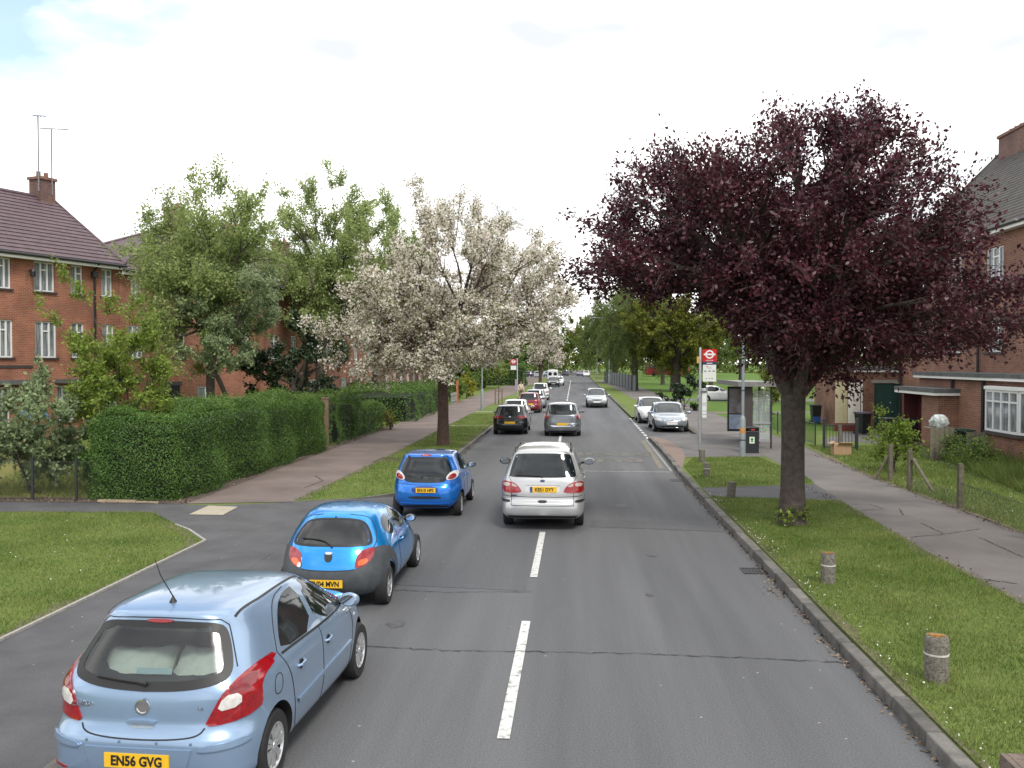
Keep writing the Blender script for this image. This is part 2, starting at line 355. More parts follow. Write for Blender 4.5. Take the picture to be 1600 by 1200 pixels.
    quadmesh('foliage', V, [lmat, LHT], mi_, root); return root
def bush(name, label, loc, rad, nleaf, lsize, lmat, seed, cat='shrub', group=None, nclump=26, amp=.25, flowers=None, fork=.25, clump=.3, r0=.05, up=.4, inner=2.5, droop=0):
    return tree(name, label, cat, loc, fork, r0, (0, 0, rad[2] * .98 + .05), rad, nleaf, lsize, lmat, BARK, seed, nclump, amp, clump, 4, group, flowers, zmin=.1, up=up, inner=inner, droop=droop)
def person(label, loc, rz, top, legs, hair, hat=None, arm=0.25, h=1.72):
    """standing figure facing local -y; one skinned body, clothing over it"""
    root = thing('person', label, 'person', loc, rz); s = h / 1.72
    J = {'pel': (0, 0, .95), 'ch': (0, .01, 1.28), 'nk': (0, .0, 1.45), 'hd': (0, -.02, 1.60), 'tp': (0, -.01, 1.70)}
    R = {'pel': .135, 'ch': .15, 'nk': .055, 'hd': .085, 'tp': .07}; E = [('pel', 'ch'), ('ch', 'nk'), ('nk', 'hd'), ('hd', 'tp')]
    for sd_, x in (('l', -1), ('r', 1)):
        J.update({'sh' + sd_: (x * .19, .01, 1.40), 'el' + sd_: (x * .25, .02, 1.12), 'wr' + sd_: (x * .25, -.08 - arm * .3, .90), 'ha' + sd_: (x * .24, -.12 - arm * .3, .82),
                  'hp' + sd_: (x * .1, 0, .9), 'kn' + sd_: (x * .11, -.02 * x, .5), 'an' + sd_: (x * .11, .03 * x, .09), 'to' + sd_: (x * .13, -.13, .04)})
        R.update({'sh' + sd_: .06, 'el' + sd_: .042, 'wr' + sd_: .03, 'ha' + sd_: .028, 'hp' + sd_: .1, 'kn' + sd_: .062, 'an' + sd_: .042, 'to' + sd_: .035})
        E += [('ch', 'sh' + sd_), ('sh' + sd_, 'el' + sd_), ('el' + sd_, 'wr' + sd_), ('wr' + sd_, 'ha' + sd_), ('pel', 'hp' + sd_), ('hp' + sd_, 'kn' + sd_), ('kn' + sd_, 'an' + sd_), ('an' + sd_, 'to' + sd_)]
    def skin(name, keys, m, gr=0.0):
        ks = [k for k in J if k in keys]; ed = [(ks.index(a), ks.index(b)) for a, b in E if a in ks and b in ks]
        me = bpy.data.meshes.new(name); me.from_pydata([tuple(c * s for c in J[k]) for k in ks], ed, []); o = link(name, me, root)
        sm = o.modifiers.new('s', 'SKIN'); sm.use_smooth_shade = True
        for k, sv in zip(ks, me.skin_vertices[0].data): sv.radius = ((R[k] + gr) * s,) * 2; sv.use_root = k == ks[0]
        sb = o.modifiers.new('u', 'SUBSURF'); sb.levels = sb.render_levels = 1
        bake(o); o.data.materials.clear(); o.data.materials.append(m); return o
    skin('body', set(J), mat('skin_tone', (.45, .27, .19), .6))
    skin('jacket', {'pel', 'ch', 'shl', 'ell', 'wrl', 'shr', 'elr', 'wrr'}, top, .018)
    skin('trousers', {'pel', 'hpl', 'knl', 'anl', 'hpr', 'knr', 'anr'}, legs, .015)
    bm = bmesh.new(); bmesh.ops.create_uvsphere(bm, u_segments=14, v_segments=8, radius=.105 * s)
    for v in bm.verts: v.co.z = v.co.z * 1.05 + 1.655 * s; v.co.y += .02 * s
    bmesh.ops.delete(bm, geom=[v for v in bm.verts if v.co.z < 1.62 * s and v.co.y < .03 * s], context='VERTS')
    me = bpy.data.meshes.new('hair'); bm.to_mesh(me); bm.free(); me.materials.append(hat or hair); me.polygons.foreach_set('use_smooth', [True] * len(me.polygons)); o = link('cap' if hat else 'hair', me, root)
    f = MB()
    for x in (-.033, .033): f.lathe([(.0, -.012), (.010, -.006), (.012, 0), (.0, .004)], 8, c=(x * s, -.098 * s, 1.625 * s), ax='Y')
    f.build('eyes', DKMET, root)
    if hat: MB().lathe([(.0, .012), (.14 * s, 0), (.15 * s, -.01), (.1 * s, -.004)], 18, c=(0, 0, 1.67 * s)).build('cap_brim', hat, root, smooth=True)
    return root
# ------------------------------------------------------------------ vehicles
GLASS = mat('dark_car_glass', (.012, .016, .018), .03, var=.5, scale=1.5, spec=.6)
def seethrough(name, tint, ior=1.5, gl=1.0):
    m = bpy.data.materials.new(name); m.use_nodes = True; t = m.node_tree; l = t.links.new; t.nodes.remove(t.nodes['Principled BSDF']); o = t.nodes['Material Output']
    tr = node(t, 'ShaderNodeBsdfTransparent'); tr.inputs[0].default_value = tuple(tint) + (1,); g = node(t, 'ShaderNodeBsdfGlossy'); g.inputs['Roughness'].default_value = .16; g.inputs[0].default_value = (gl, gl, gl, 1)
    f = node(t, 'ShaderNodeFresnel'); f.inputs[0].default_value = ior; ms = node(t, 'ShaderNodeMixShader'); l(f.outputs[0], ms.inputs[0]); l(tr.outputs[0], ms.inputs[1]); l(g.outputs[0], ms.inputs[2]); l(ms.outputs[0], o.inputs[0]); MATS[name] = m; return m
CLEARG = seethrough('clear_car_glass', (.62, .70, .70), 1.7)
CABIN = mat('car_cabin_lining', (.05, .05, .055), .8)
SEATM = mat('seat_fabric', (.03, .032, .036), .9)
TYRE = mat('tyre_rubber', (.018, .018, .019), .85, var=.2)
ARCH = mat('wheel_arch_liner', (.008, .008, .008), .9)
ALLOY = mat('wheel_silver', (.55, .56, .57), .3, .6, var=.05)
CHROME = mat('chrome', (.75, .75, .77), .12, 1, var=0)
LRED = mat('red_lens', (.27, .006, .010), .12, coat=.8, var=.35, scale=18)
LORG = mat('orange_lens', (.75, .12, .02), .12, coat=.8, var=.2, scale=18)
LCLR = mat('clear_lens', (.62, .60, .58), .10, coat=.8, var=.2, scale=18)
PLY = mat('yellow_plate', (.78, .46, .02), .4, var=.03)
PLW = mat('white_plate', (.75, .75, .72), .4, var=.03)
PTXT = mat('plate_lettering', (.012, .012, .012), .5, var=0)
SEAM = mat('panel_gap', (.012, .013, .015), .7, var=0)
def paint(name, col, metal=.55, rough=.28): 
    return mat(name, col, rough, metal, var=.03, scale=2, coat=1.0)
class Body:
    RR = 1.0
    def __init__(s, keys, n=88, levels=46):
        K = np.array(keys, float); z = K[:, 0]; t = np.linspace(0, len(K) - 1, levels); S = []
        for tt in t:                       # Catmull-Rom through the key slices
            i = min(int(tt), len(K) - 2); u = tt - i; p0 = K[max(i - 1, 0)]; p1 = K[i]; p2 = K[i + 1]; p3 = K[min(i + 2, len(K) - 1)]
            c = .5 * ((2 * p1) + (p2 - p0) * u + (2 * p0 - 5 * p1 + 4 * p2 - p3) * u * u + (3 * p1 - p0 - 3 * p2 + p3) * u ** 3); S.append(c)
        q = n // 4; vs = []; fs = []
        def quad(nn):
            th = np.linspace(0, math.pi / 2, 300); x = np.cos(th) ** (2 / nn); y = np.sin(th) ** (2 / nn); d = np.r_[0, np.cumsum(np.hypot(np.diff(x), np.diff(y)))]; u = np.linspace(0, d[-1], q + 1)
            return np.interp(u, d, x), np.interp(u, d, y)
        for z_, xr, xf, w, nr, nf in S:
            a = (xf - xr) / 2; ar, af = min(a, s.RR), min(a, 1.7); xb, xc = xr + ar, xf - af; fx, fy = quad(max(nf, 1.6)); rx, ry = quad(max(nr, 1.6))
            ring = [(xc + af * fx[i], w * fy[i]) for i in range(q)] + [(xb - ar * rx[q - i], w * ry[q - i]) for i in range(q)] + [(xb - ar * rx[i], -w * ry[i]) for i in range(q)] + [(xc + af * fx[q - i], -w * fy[q - i]) for i in range(q)]
            vs += [(x, y, z_) for x, y in ring]
        N = 4 * q
        for i in range(len(S) - 1):
            for k in range(N): fs.append((i * N + k, i * N + (k + 1) % N, (i + 1) * N + (k + 1) % N, (i + 1) * N + k))
        fs += [tuple(range(N - 1, -1, -1)), tuple((len(S) - 1) * N + k for k in range(N))]
        s.vs, s.fs = vs, fs; s.bvh = BVHTree.FromPolygons(vs, fs)
    def hit(s, view, u, v):
        o, d = {'rear': ((-3, u, v), (1, 0, 0)), 'front': ((9, u, v), (-1, 0, 0)), 'right': ((u, -4, v), (0, 1, 0)), 'left': ((u, 4, v), (0, -1, 0)), 'top': ((u, v, 5), (0, 0, -1))}[view]
        p, nrm, _, _ = s.bvh.ray_cast(Vector(o), Vector(d))
        if p is None: return None, None
        return p, (nrm if nrm.dot(Vector(d)) < 0 else -nrm)
    def patch(s, name, view, outline, m, parent, off=.004, step=.05, rim=.012, rnd=2, flat=0):
        """a trim piece cut to OUTLINE, laid on the body as seen from VIEW"""
        if rnd: outline = chaikin(outline, rnd)
        pts = []
        for i in range(len(outline)):
            a, b = outline[i], outline[(i + 1) % len(outline)]; k = max(1, int(math.hypot(b[0] - a[0], b[1] - a[1]) / step))
            pts += [(a[0] + (b[0] - a[0]) * j / k, a[1] + (b[1] - a[1]) * j / k) for j in range(k)]
        nb = len(pts); xs = [p[0] for p in pts]; ys = [p[1] for p in pts]
        def inside(x, y):
            c = False
            for i in range(nb):
                x1, y1 = pts[i]; x2, y2 = pts[i - 1]
                if (y1 > y) != (y2 > y) and x < (x2 - x1) * (y - y1) / (y2 - y1) + x1: c = not c
            return c
        ip = []
        gx = np.arange(min(xs) + step * .5, max(xs), step); gy = np.arange(min(ys) + step * .5, max(ys), step)
        for x in gx:
            for y in gy:
                if inside(x, y) and min((x - a) ** 2 + (y - b) ** 2 for a, b in pts) > (step * .35) ** 2: ip.append((x, y))
        V, _, Fc, _, _, _ = delaunay_2d_cdt([Vector(p) for p in pts + ip], [], [list(range(nb))], 1, 1e-5)
        co = []; nr = []
        cu = sum(q[0] for q in outline) / len(outline); cv = sum(q[1] for q in outline) / len(outline)
        for v in V:
            p, n_ = s.hit(view, v.x, v.y)
            k = 1.0
            while p is None and k > .02: k -= .02; p, n_ = s.hit(view, cu + (v.x - cu) * k, cv + (v.y - cv) * k)
            co.append(p + n_ * off); nr.append(n_)
        ec = {}
        for f in Fc:
            for i in range(len(f)): e = tuple(sorted((f[i], f[(i + 1) % len(f)]))); ec[e] = ec.get(e, 0) + 1
        mb = MB(); mb.add(co, [tuple(f) for f in Fc])
        bd = [e for e, c in ec.items() if c == 1]; idx = sorted({i for e in bd for i in e}); mp_ = {i: len(co) + k for k, i in enumerate(idx)}
        mb.v += [tuple(co[i] - nr[i] * rim) for i in idx]; fs = [(a, b, mp_[b], mp_[a]) for a, b in bd]; mb.f += fs; mb.m += [0] * len(fs)
        return mb.build(name, m, parent, smooth=True, sharp=50)
    def ribbon(s, name, view, line, w, m, parent, off=.003, step=.04, closed=False, th=.006):
        if closed: line = line + [line[0]]
        pts = []
        for a, b in zip(line[:-1], line[1:]):
            k = max(1, int(math.hypot(b[0] - a[0], b[1] - a[1]) / step)); pts += [(a[0] + (b[0] - a[0]) * j / k, a[1] + (b[1] - a[1]) * j / k) for j in range(k)]
        pts.append(line[-1]); P = []
        for u, v in pts:
            p, n_ = s.hit(view, u, v)
            if p is not None: P.append((p, n_))
        mb = MB(); vs = []
        for i, (p, n_) in enumerate(P):
            d = P[min(i + 1, len(P) - 1)][0] - P[max(i - 1, 0)][0]; d = d.normalized() if d.length > 1e-6 else n_.orthogonal(); c = n_.cross(d).normalized() * w / 2
            vs += [p - c + n_ * (off - th), p - c + n_ * off, p + c + n_ * off, p + c + n_ * (off - th)]
        fs = [(4 * i + k, 4 * i + k + 1, 4 * i + k + 5, 4 * i + k + 4) for i in range(len(P) - 1) for k in range(3)]
        mb.add(vs, fs); return mb.build(name, m, parent, smooth=True, sharp=40)
def make_wheel(root, x, y, r, w, style, side):
    """tyre with its rim; side -1/+1 is the outer face direction in local y"""
    t = MB(); hw = w / 2
    t.lathe([(r * .60, -hw * .8), (r * .64, -hw), (r * .93, -hw), (r, -hw * .72), (r, hw * .72), (r * .93, hw), (r * .64, hw), (r * .60, hw * .8)], 36, ax='Y')
    wh = t.build('wheel', TYRE, root, smooth=True, sharp=40, loc=(x, y, r)); o = MB(); yo = side * hw
    if style == 'far':
        o.lathe([(0, yo * .86), (r * .2, yo * .86), (r * .3, yo * .6), (r * .56, yo * .6), (r * .64, yo * .98), (r * .66, yo * .8)], 20, ax='Y')
        o.build('rim', ALLOY, wh, smooth=True, sharp=25); return wh
    d = MB(); d.lathe([(0, yo * .45), (r * .62, yo * .45), (r * .645, yo * .8)], 24, ax='Y'); d.build('brake_disc', ARCH, wh)
    o.lathe([(r * .55, yo * .8), (r * .60, yo * 1.0), (r * .67, yo * .98), (r * .67, yo * .7)], 40, ax='Y')
    o.lathe([(0, yo * .98), (r * .15, yo * .96), (r * .18, yo * .7)], 20, ax='Y')
    n = {'seven': 7, 'five': 5, 'nine': 9}[style]
    for k in range(n):
        a0 = 2 * math.pi * k / n
        for da in ((-.17, .17) if n == 7 else ((-.0,) if n == 9 else (-.22, .22))):
            c, s_ = math.cos(a0 + da * .6), math.sin(a0 + da * .6); c2, s2 = math.cos(a0 + da), math.sin(a0 + da); wd = r * .065 if n != 9 else r * .09
            P = [(r * .12 * c, r * .12 * s_), (r * .58 * c2, r * .58 * s2)]; nx, nz_ = -(P[1][1] - P[0][1]), P[1][0] - P[0][0]; l = math.hypot(nx, nz_); nx, nz_ = nx / l * wd, nz_ / l * wd
            poly = [(P[0][0] - nx * .7, P[0][1] - nz_ * .7), (P[1][0] - nx, P[1][1] - nz_), (P[1][0] + nx, P[1][1] + nz_), (P[0][0] + nx * .7, P[0][1] + nz_ * .7)]
            o.prism(poly, yo * .72, yo * .93, ax='Y')
    o.build('rim', ALLOY, wh, smooth=True, sharp=30); return wh
def plate(root, body, view, z, y, txt, m, w=.52, h=.111, band=False):
    p, n = body.hit(view, y, z)
    P2, _ = body.hit(view, y, z + h * .6); P1, _ = body.hit(view, y, z - h * .6)
    x = (min if view == 'rear' else max)(p.x, P1.x, P2.x); sgn = -1 if view == 'rear' else 1
    M0 = Matrix.Translation((x + sgn * .012, y, z)) @ Matrix(((0, 0, sgn, 0), (sgn * 1.0, 0, 0, 0), (0, 1, 0, 0), (0, 0, 0, 1)))
    b = MB(); b.box((0, 0, 0), (w, h, .012))
    if band: b.box((-w / 2 + .025, 0, .001), (.05, h - .004, .013), 1)
    o = b.build('number_plate', [m, mat('plate_band', (.02, .06, .3), .4)], root); o.data.transform(M0)
    if txt:
        wd = lambda t: (lambda v: (min(v), max(v)))([q.co.x for q in text_mesh(t, .104, .002, .0032).vertices])
        w_all, w_a, w_b = wd(txt), wd(txt.split()[0]), wd(txt.split()[1]); MT = M0 @ Matrix.Translation((.02 if band else 0, -.004, .0075))
        for t, cx in ((txt.split()[0], w_all[0] - w_a[0]), (txt.split()[1], w_all[1] - w_b[1])):
            text_obj('plate_lettering', t, .104, PTXT, o, MT @ Matrix.Translation((cx * .86, 0, 0)), .0032, .86)
    return o
def mirror(root, x, y, z, side, m, s=1.0):
    bm = bmesh.new(); bmesh.ops.create_uvsphere(bm, u_segments=18, v_segments=12, radius=1)
    for v in bm.verts:
        c = v.co; c.x *= .085; c.y *= .115; c.z *= .075
        if c.x < -.02: c.x = -.02 - (abs(c.x) - .02) * .15
        c *= s
    me = bpy.data.meshes.new('door_mirror'); bm.to_mesh(me); bm.free(); me.materials.append(m); me.polygons.foreach_set('use_smooth', [True] * len(me.polygons)); me.set_sharp_from_angle(angle=.9)
    o = link('door_mirror', me, root, (x, y + side * .13 * s, z))
    MB().tube([(0.03, -side * .17 * s, -.035), (.01, -side * .05, -.03)], [.03, .022], 8).build('mirror_arm', BLACKPL, o, smooth=True)
    g = MB(); g.lathe([(0, 0), (.085 * s, 0), (.09 * s, .004), (0, .006)], 18, ax='X', c=(-.036 * s, 0, 0)); g.build('mirror_glass', mat('mirror_glass', (.6, .65, .7), .03, 1, var=0), o)
    for v in o.children[-1].data.vertices: v.co.z *= .68
    return o
def car(name, label, loc, heading, keys, pm, wheels, group=None, r=.29, wt=.19, style='far', cavity=None, sub=None, cat='car', levels=46, n=88):
    """heading: world angle of the car's forward axis. keys: slices (z, rear x, front x, half width, rear and front corner squareness)."""
    B = Body(keys, n, levels); Lc = max(k[2] for k in keys); root = thing(name, label, cat, loc, heading, group)
    mb = MB(); mb.add(B.vs, B.fs); bo = mb.build('body', [pm, ARCH, CABIN], root, smooth=True, sharp=38); hw = max(k[3] for k in keys)
    cut = MB()
    for x in wheels[:2]:
        for sd_ in (-1, 1): cut.tube([(x, sd_ * (hw - .30), r + .01), (x, sd_ * (hw + .12), r + .01)], r + .055, 32)
    co = cut.build('cutter', ARCH, root); cuts = [co]
    if cavity:
        view, outl, x0, x1 = cavity; c2 = MB(); c2.prism(chaikin(outl, 1), x0, x1, ax='X'); cuts.append(c2.build('cutter', CABIN, root))
    for c in cuts:
        md = bo.modifiers.new('b', 'BOOLEAN'); md.object = c; md.operation = 'DIFFERENCE'; md.solver = 'EXACT'
        md.material_mode = 'TRANSFER'
    bake(bo); bo.data.set_sharp_from_angle(angle=math.radians(38))
    for c in cuts: me = c.data; bpy.data.objects.remove(c); bpy.data.meshes.remove(me)
    for x in wheels[:2]:
        for sd_ in (-1, 1): make_wheel(root, x, sd_ * (hw - wt / 2 - .025), r, wt, style, sd_)
    us = MB(); us.b2((wheels[0] - r * .5, -hw + .3, .17), (wheels[1] + r * .5, hw - .3, .30)); us.build('underside', ARCH, root)
    return root, B
def mir_pts(pts): return pts
# ------------------------------------------------------------------ ground, road, pavements
ZL, ZR = .10, .12
def asphalt(name, c, sp=.35, big=.22, scale=1.2, stretch=1.0, warm=None, rough=.85):
    m = bpy.data.materials.new(name); m.use_nodes = True; t = m.node_tree; b = t.nodes['Principled BSDF']; l = t.links.new; b.inputs['Roughness'].default_value = rough; b.inputs['Specular IOR Level'].default_value = .35
    co = node(t, 'ShaderNodeTexCoord'); mpp = node(t, 'ShaderNodeMapping'); mpp.inputs['Scale'].default_value = (1, stretch, 1); l(co.outputs['Object'], mpp.inputs[0])
    n1 = node(t, 'ShaderNodeTexNoise'); n1.inputs['Scale'].default_value = scale; n1.inputs['Detail'].default_value = 8; n1.inputs['Roughness'].default_value = .6; l(mpp.outputs[0], n1.inputs['Vector'])
    n2 = node(t, 'ShaderNodeTexNoise'); n2.inputs['Scale'].default_value = 55; n2.inputs['Detail'].default_value = 4; n2.inputs['Roughness'].default_value = .8; l(co.outputs['Object'], n2.inputs['Vector'])
    n3 = node(t, 'ShaderNodeTexVoronoi'); n3.inputs['Scale'].default_value = 2.6; l(co.outputs['Object'], n3.inputs['Vector'])
    mr = node(t, 'ShaderNodeMapRange'); mr.inputs[1].default_value = .3; mr.inputs[2].default_value = .7; mr.inputs[3].default_value = 1 - big; mr.inputs[4].default_value = 1 + big; l(n1.outputs['Fac'], mr.inputs[0])
    mr2 = node(t, 'ShaderNodeMapRange'); mr2.inputs[1].default_value = .25; mr2.inputs[2].default_value = .75; mr2.inputs[3].default_value = 1 - sp; mr2.inputs[4].default_value = 1 + sp; l(n2.outputs['Fac'], mr2.inputs[0])
    mu = node(t, 'ShaderNodeMath', operation='MULTIPLY'); l(mr.outputs[0], mu.inputs[0]); l(mr2.outputs[0], mu.inputs[1])
    hs = node(t, 'ShaderNodeHueSaturation'); hs.inputs['Color'].default_value = tuple(c) + (1,); l(mu.outputs[0], hs.inputs['Value'])
    lt = node(t, 'ShaderNodeMath', operation='LESS_THAN'); lt.inputs[1].default_value = .035; l(n3.outputs['Distance'], lt.inputs[0])
    mx = node(t, 'ShaderNodeMix', data_type='RGBA'); mx.inputs[7].default_value = (.32, .31, .29, 1); l(lt.outputs[0], mx.inputs[0]); l(hs.outputs[0], mx.inputs[6]); l(mx.outputs[2], b.inputs['Base Color'])
    bp = node(t, 'ShaderNodeBump'); bp.inputs['Strength'].default_value = .35; bp.inputs['Distance'].default_value = .008; l(n2.outputs['Fac'], bp.inputs['Height']); l(bp.outputs[0], b.inputs['Normal'])
    MATS[name] = m; return m
ROAD = asphalt('road_asphalt', (.104, .106, .111), .62, .24, 1.1, .05)
ROAD2 = asphalt('older_road_patch', (.092, .094, .099), .62, .22, 1.0, .06)
DTAR = asphalt('dark_footway_tarmac', (.080, .080, .084), .3, .22, 1.2)
PTAR = asphalt('pinkish_footway_tarmac', (.155, .122, .110), .26, .26, .6)
RTAR = asphalt('brown_footway_tarmac', (.130, .119, .113), .26, .28, .5)
GTAR = asphalt('grey_footway_tarmac', (.125, .120, .118), .25, .2, .7)
KERB = mat('kerb_stone', (.125, .118, .108), .9, var=.4, scale=4, bump=.7, bscale=40, island=.28)
def grassmat(name, a, b_, c):
    m = mat(name, a, .95, var=.0, scale=.55, col2=b_, detail=9, bump=1, bscale=25, spec=.1)
    t = m.node_tree; l = t.links.new; bs = t.nodes['Principled BSDF']; src = bs.inputs['Base Color'].links[0].from_socket
    co = node(t, 'ShaderNodeTexCoord'); n = node(t, 'ShaderNodeTexNoise'); n.inputs['Scale'].default_value = 9; n.inputs['Detail'].default_value = 7; n.inputs['Roughness'].default_value = .75; l(co.outputs['Object'], n.inputs['Vector'])
    mr = node(t, 'ShaderNodeMapRange'); mr.inputs[1].default_value = .52; mr.inputs[2].default_value = .68; l(n.outputs['Fac'], mr.inputs[0]); mr.inputs[4].default_value = .75
    mx = node(t, 'ShaderNodeMix', data_type='RGBA'); mx.inputs[7].default_value = tuple(c) + (1,); l(mr.outputs[0], mx.inputs[0]); l(src, mx.inputs[6]); l(mx.outputs[2], bs.inputs['Base Color']); return m
TURF = grassmat('verge_turf', (.10, .15, .036), (.14, .18, .05), (.17, .155, .08))
LAWN = grassmat('park_lawn', (.075, .135, .026), (.10, .17, .034), (.11, .13, .045))
DRYL = grassmat('dry_garden_lawn', (.16, .17, .05), (.22, .20, .07), (.20, .16, .09))
SOIL = mat('brown_soil', (.075, .055, .042), .95, var=.4, scale=12, bump=1, bscale=30, col2=(.13, .10, .08))
def sheet(name, poly, z, m):
    mb = MB(); mb.sheet(poly, z); o = mb.build(name, m, fix=False); return struct(o)
sheet('ground', [(-900, -200), (900, -200), (900, 1500), (-900, 1500)], -.05, LAWN)
sheet('road', [(-4.45, -30), (3.6, -30), (3.6, 420), (-4.45, 420)], 0, ROAD)
sheet('road_patch', [(-4.15, 14.4), (-.75, 14.0), (-.78, 39), (-4.15, 39)], .004, ROAD2)
sheet('bus_bay_road', [(3.44, 42.2), (6.0, 43.8), (6.0, 57.5), (3.7, 57.5), (3.5, 50)], .005, ROAD2)
# left side
sheet('ground_left', [(-400, -20), (-4.36, -20), (-4.36, 12), (-5.4, 12.2), (-5.4, 23.6), (-4.36, 24), (-4.36, 420), (-400, 420)], ZL, TURF)
mb = MB(); mb.add([(-4.30, 11.9, .004), (-5.45, 11.9, ZL + .006), (-5.45, 23.9, ZL + .006), (-4.30, 23.9, .004)], [(0, 1, 2, 3)]); struct(mb.build('footway_crossing', DTAR, fix=False))
sheet('footway_tarmac', [(-5.42, 23.2), (-5.42, 12.0), (-4.36, 11.8), (-4.36, -15), (-7.08, -15), (-7.05, 17.0), (-7.85, 18.05), (-9.6, 20.1), (-30, 19.7), (-30, 21.5), (-9.5, 21.5), (-9.3, 21.3), (-8.5, 21.3), (-6.9, 21.9), (-5.42, 22.6)], ZL + .006, DTAR)
sheet('footway_left', [(-9.9, 21.35), (-6.92, 21.9), (-6.75, 30), (-6.85, 60), (-6.6, 130), (-6.6, 200), (-10.2, 200), (-10.0, 60), (-9.95, 35)], ZL + .012, PTAR)
sheet('grass_verge_left', [(-6.92, 21.92), (-5.42, 22.62), (-4.55, 23.6), (-4.52, 190), (-6.6, 190), (-6.6, 130), (-6.85, 60), (-6.75, 30)], ZL + .016, TURF)
mb = MB()
for a, b in (((-6.95, 21.9), (-5.42, 22.6)), ((-5.42, 22.6), (-4.50, 23.75))): mb.box(((a[0] + b[0]) / 2, (a[1] + b[1]) / 2, ZL / 2 - .01), (math.hypot(b[0] - a[0], b[1] - a[1]) + .04, .07, ZL + .06), rz=math.atan2(b[1] - a[1], b[0] - a[0]))
struct(mb.build('verge_edging', KERB))
sheet('dirt_patch', [(-6.95, 30.8), (-5.7, 31.0), (-5.75, 32.0), (-6.9, 32.5)], ZL + .020, SOIL)
for Y in (48.6, 62.4): sheet('crossing_path', [(-6.8, Y), (-4.5, Y), (-4.5, Y + .55), (-6.8, Y + .55)], ZL + .021, CONC)
for Y in (74, 96): sheet('crossing_path', [(-6.8, Y), (-4.5, Y), (-4.5, Y + 2.6), (-6.8, Y + 2.6)], ZL + .021, PTAR)
sheet('grass_corner', [(-7.15, -15), (-7.12, 16.8), (-7.9, 17.95), (-9.62, 20.0), (-30, 19.6), (-30, -15)], ZL + .016, TURF)
sheet('edging_soil', [(-30, 21.45), (-9.5, 21.45), (-9.6, 22.1), (-12, 22.2), (-30, 22.2)], ZL + .014, SOIL)
sheet('garden_lawn', [(-30, 22.15), (-11, 22.15), (-11.4, 36), (-30, 36)], ZL + .010, DRYL)
sheet('hedge_foot_soil', [(-9.9, 21.4), (-9.42, 21.5), (-9.66, 48), (-10.2, 48)], ZL + .018, SOIL)
mb = MB(); mb.add([(x * .9725, y * .9725, ZL + .017) for x, y in [gnd(295, 805), gnd(348, 806), gnd(372, 793), gnd(326, 791)]], [(0, 1, 2, 3)]); struct(mb.build('paving_slab', mat('pale_slab', (.34, .30, .23), .9, var=.15), fix=False))
# right side
sheet('ground_right', [(3.42, -20), (400, -20), (400, 420), (3.6, 420), (3.6, 57.3), (6.05, 57.3), (6.05, 43.6), (3.42, 42.0)], ZR, TURF)
sheet('park_grass', [(9.3, 46.2), (300, 46.2), (300, 300), (8.4, 300), (9.0, 130), (9.32, 72)], ZR + .004, LAWN)
sheet('footway_right', [(6.3, -10), (6.28, 17), (6.5, 24), (6.9, 28), (6.95, 34), (6.1, 43.6), (6.06, 57.4), (5.6, 72), (5.3, 130), (4.2, 175), (8.6, 175), (9.0, 130), (9.3, 72), (9.4, 46), (9.35, 38), (8.85, 28), (9.0, 19), (9.0, -10)], ZR + .006, RTAR)
sheet('bus_stop_apron', [(3.5, 33.0), (6.9, 33.4), (6.85, 38), (6.1, 43.4), (5.9, 43.6), (3.55, 42.1)], ZR + .012, GTAR)
sheet('brick_strip', [(3.47, 29.5), (4.0, 33), (4.25, 36), (4.1, 40), (3.6, 42.0), (3.47, 42.0)], ZR + .016, mat('red_paving', (.19, .135, .11), .9, var=.3, scale=20))
sheet('grass_verge_right', [(3.44, -10), (6.3, -10), (6.28, 17), (6.5, 22.9), (3.5, 23.3)], ZR + .016, TURF)
sheet('driveway', [(3.46, 23.25), (6.6, 22.85), (6.75, 25.9), (3.48, 25.0)], ZR + .012, DTAR)
sheet('grass_patch', [(3.52, 25.0), (6.75, 25.9), (6.9, 28), (6.6, 33.2), (4.3, 33.0), (3.6, 30)], ZR + .018, TURF)
sheet('grass_nib', [(3.9, 57.6), (5.7, 57.6), (5.4, 72), (3.85, 76)], ZR + .016, TURF)
sheet('front_garden_grass', [(9.0, 10), (14.6, 10), (14.9, 30), (14.6, 46), (9.4, 46), (9.35, 38), (8.85, 28), (9.0, 19)], ZR + .005, TURF)
sheet('garden_path', [(gnd(*p, ZR)) for p in ((1700, 800), (1600, 768), (1500, 735), (1440, 712), (1395, 697), (1330, 690), (1290, 700), (1282, 690), (1320, 675), (1390, 680), (1445, 690), (1505, 718), (1600, 745), (1700, 775))], ZR + .012, GTAR)
sheet('park_path', [(9.2, 61.5), (60, 66), (60, 68), (9.2, 63.5)], ZR + .008, PTAR); sheet('park_road', [(8.5, 81), (70, 81), (70, 86), (8.5, 86)], ZR + .009, GTAR)
sheet('far_car_park', [(-30, 200), (-4.6, 200), (-4.6, 228), (-30, 228)], ZL + .02, GTAR)
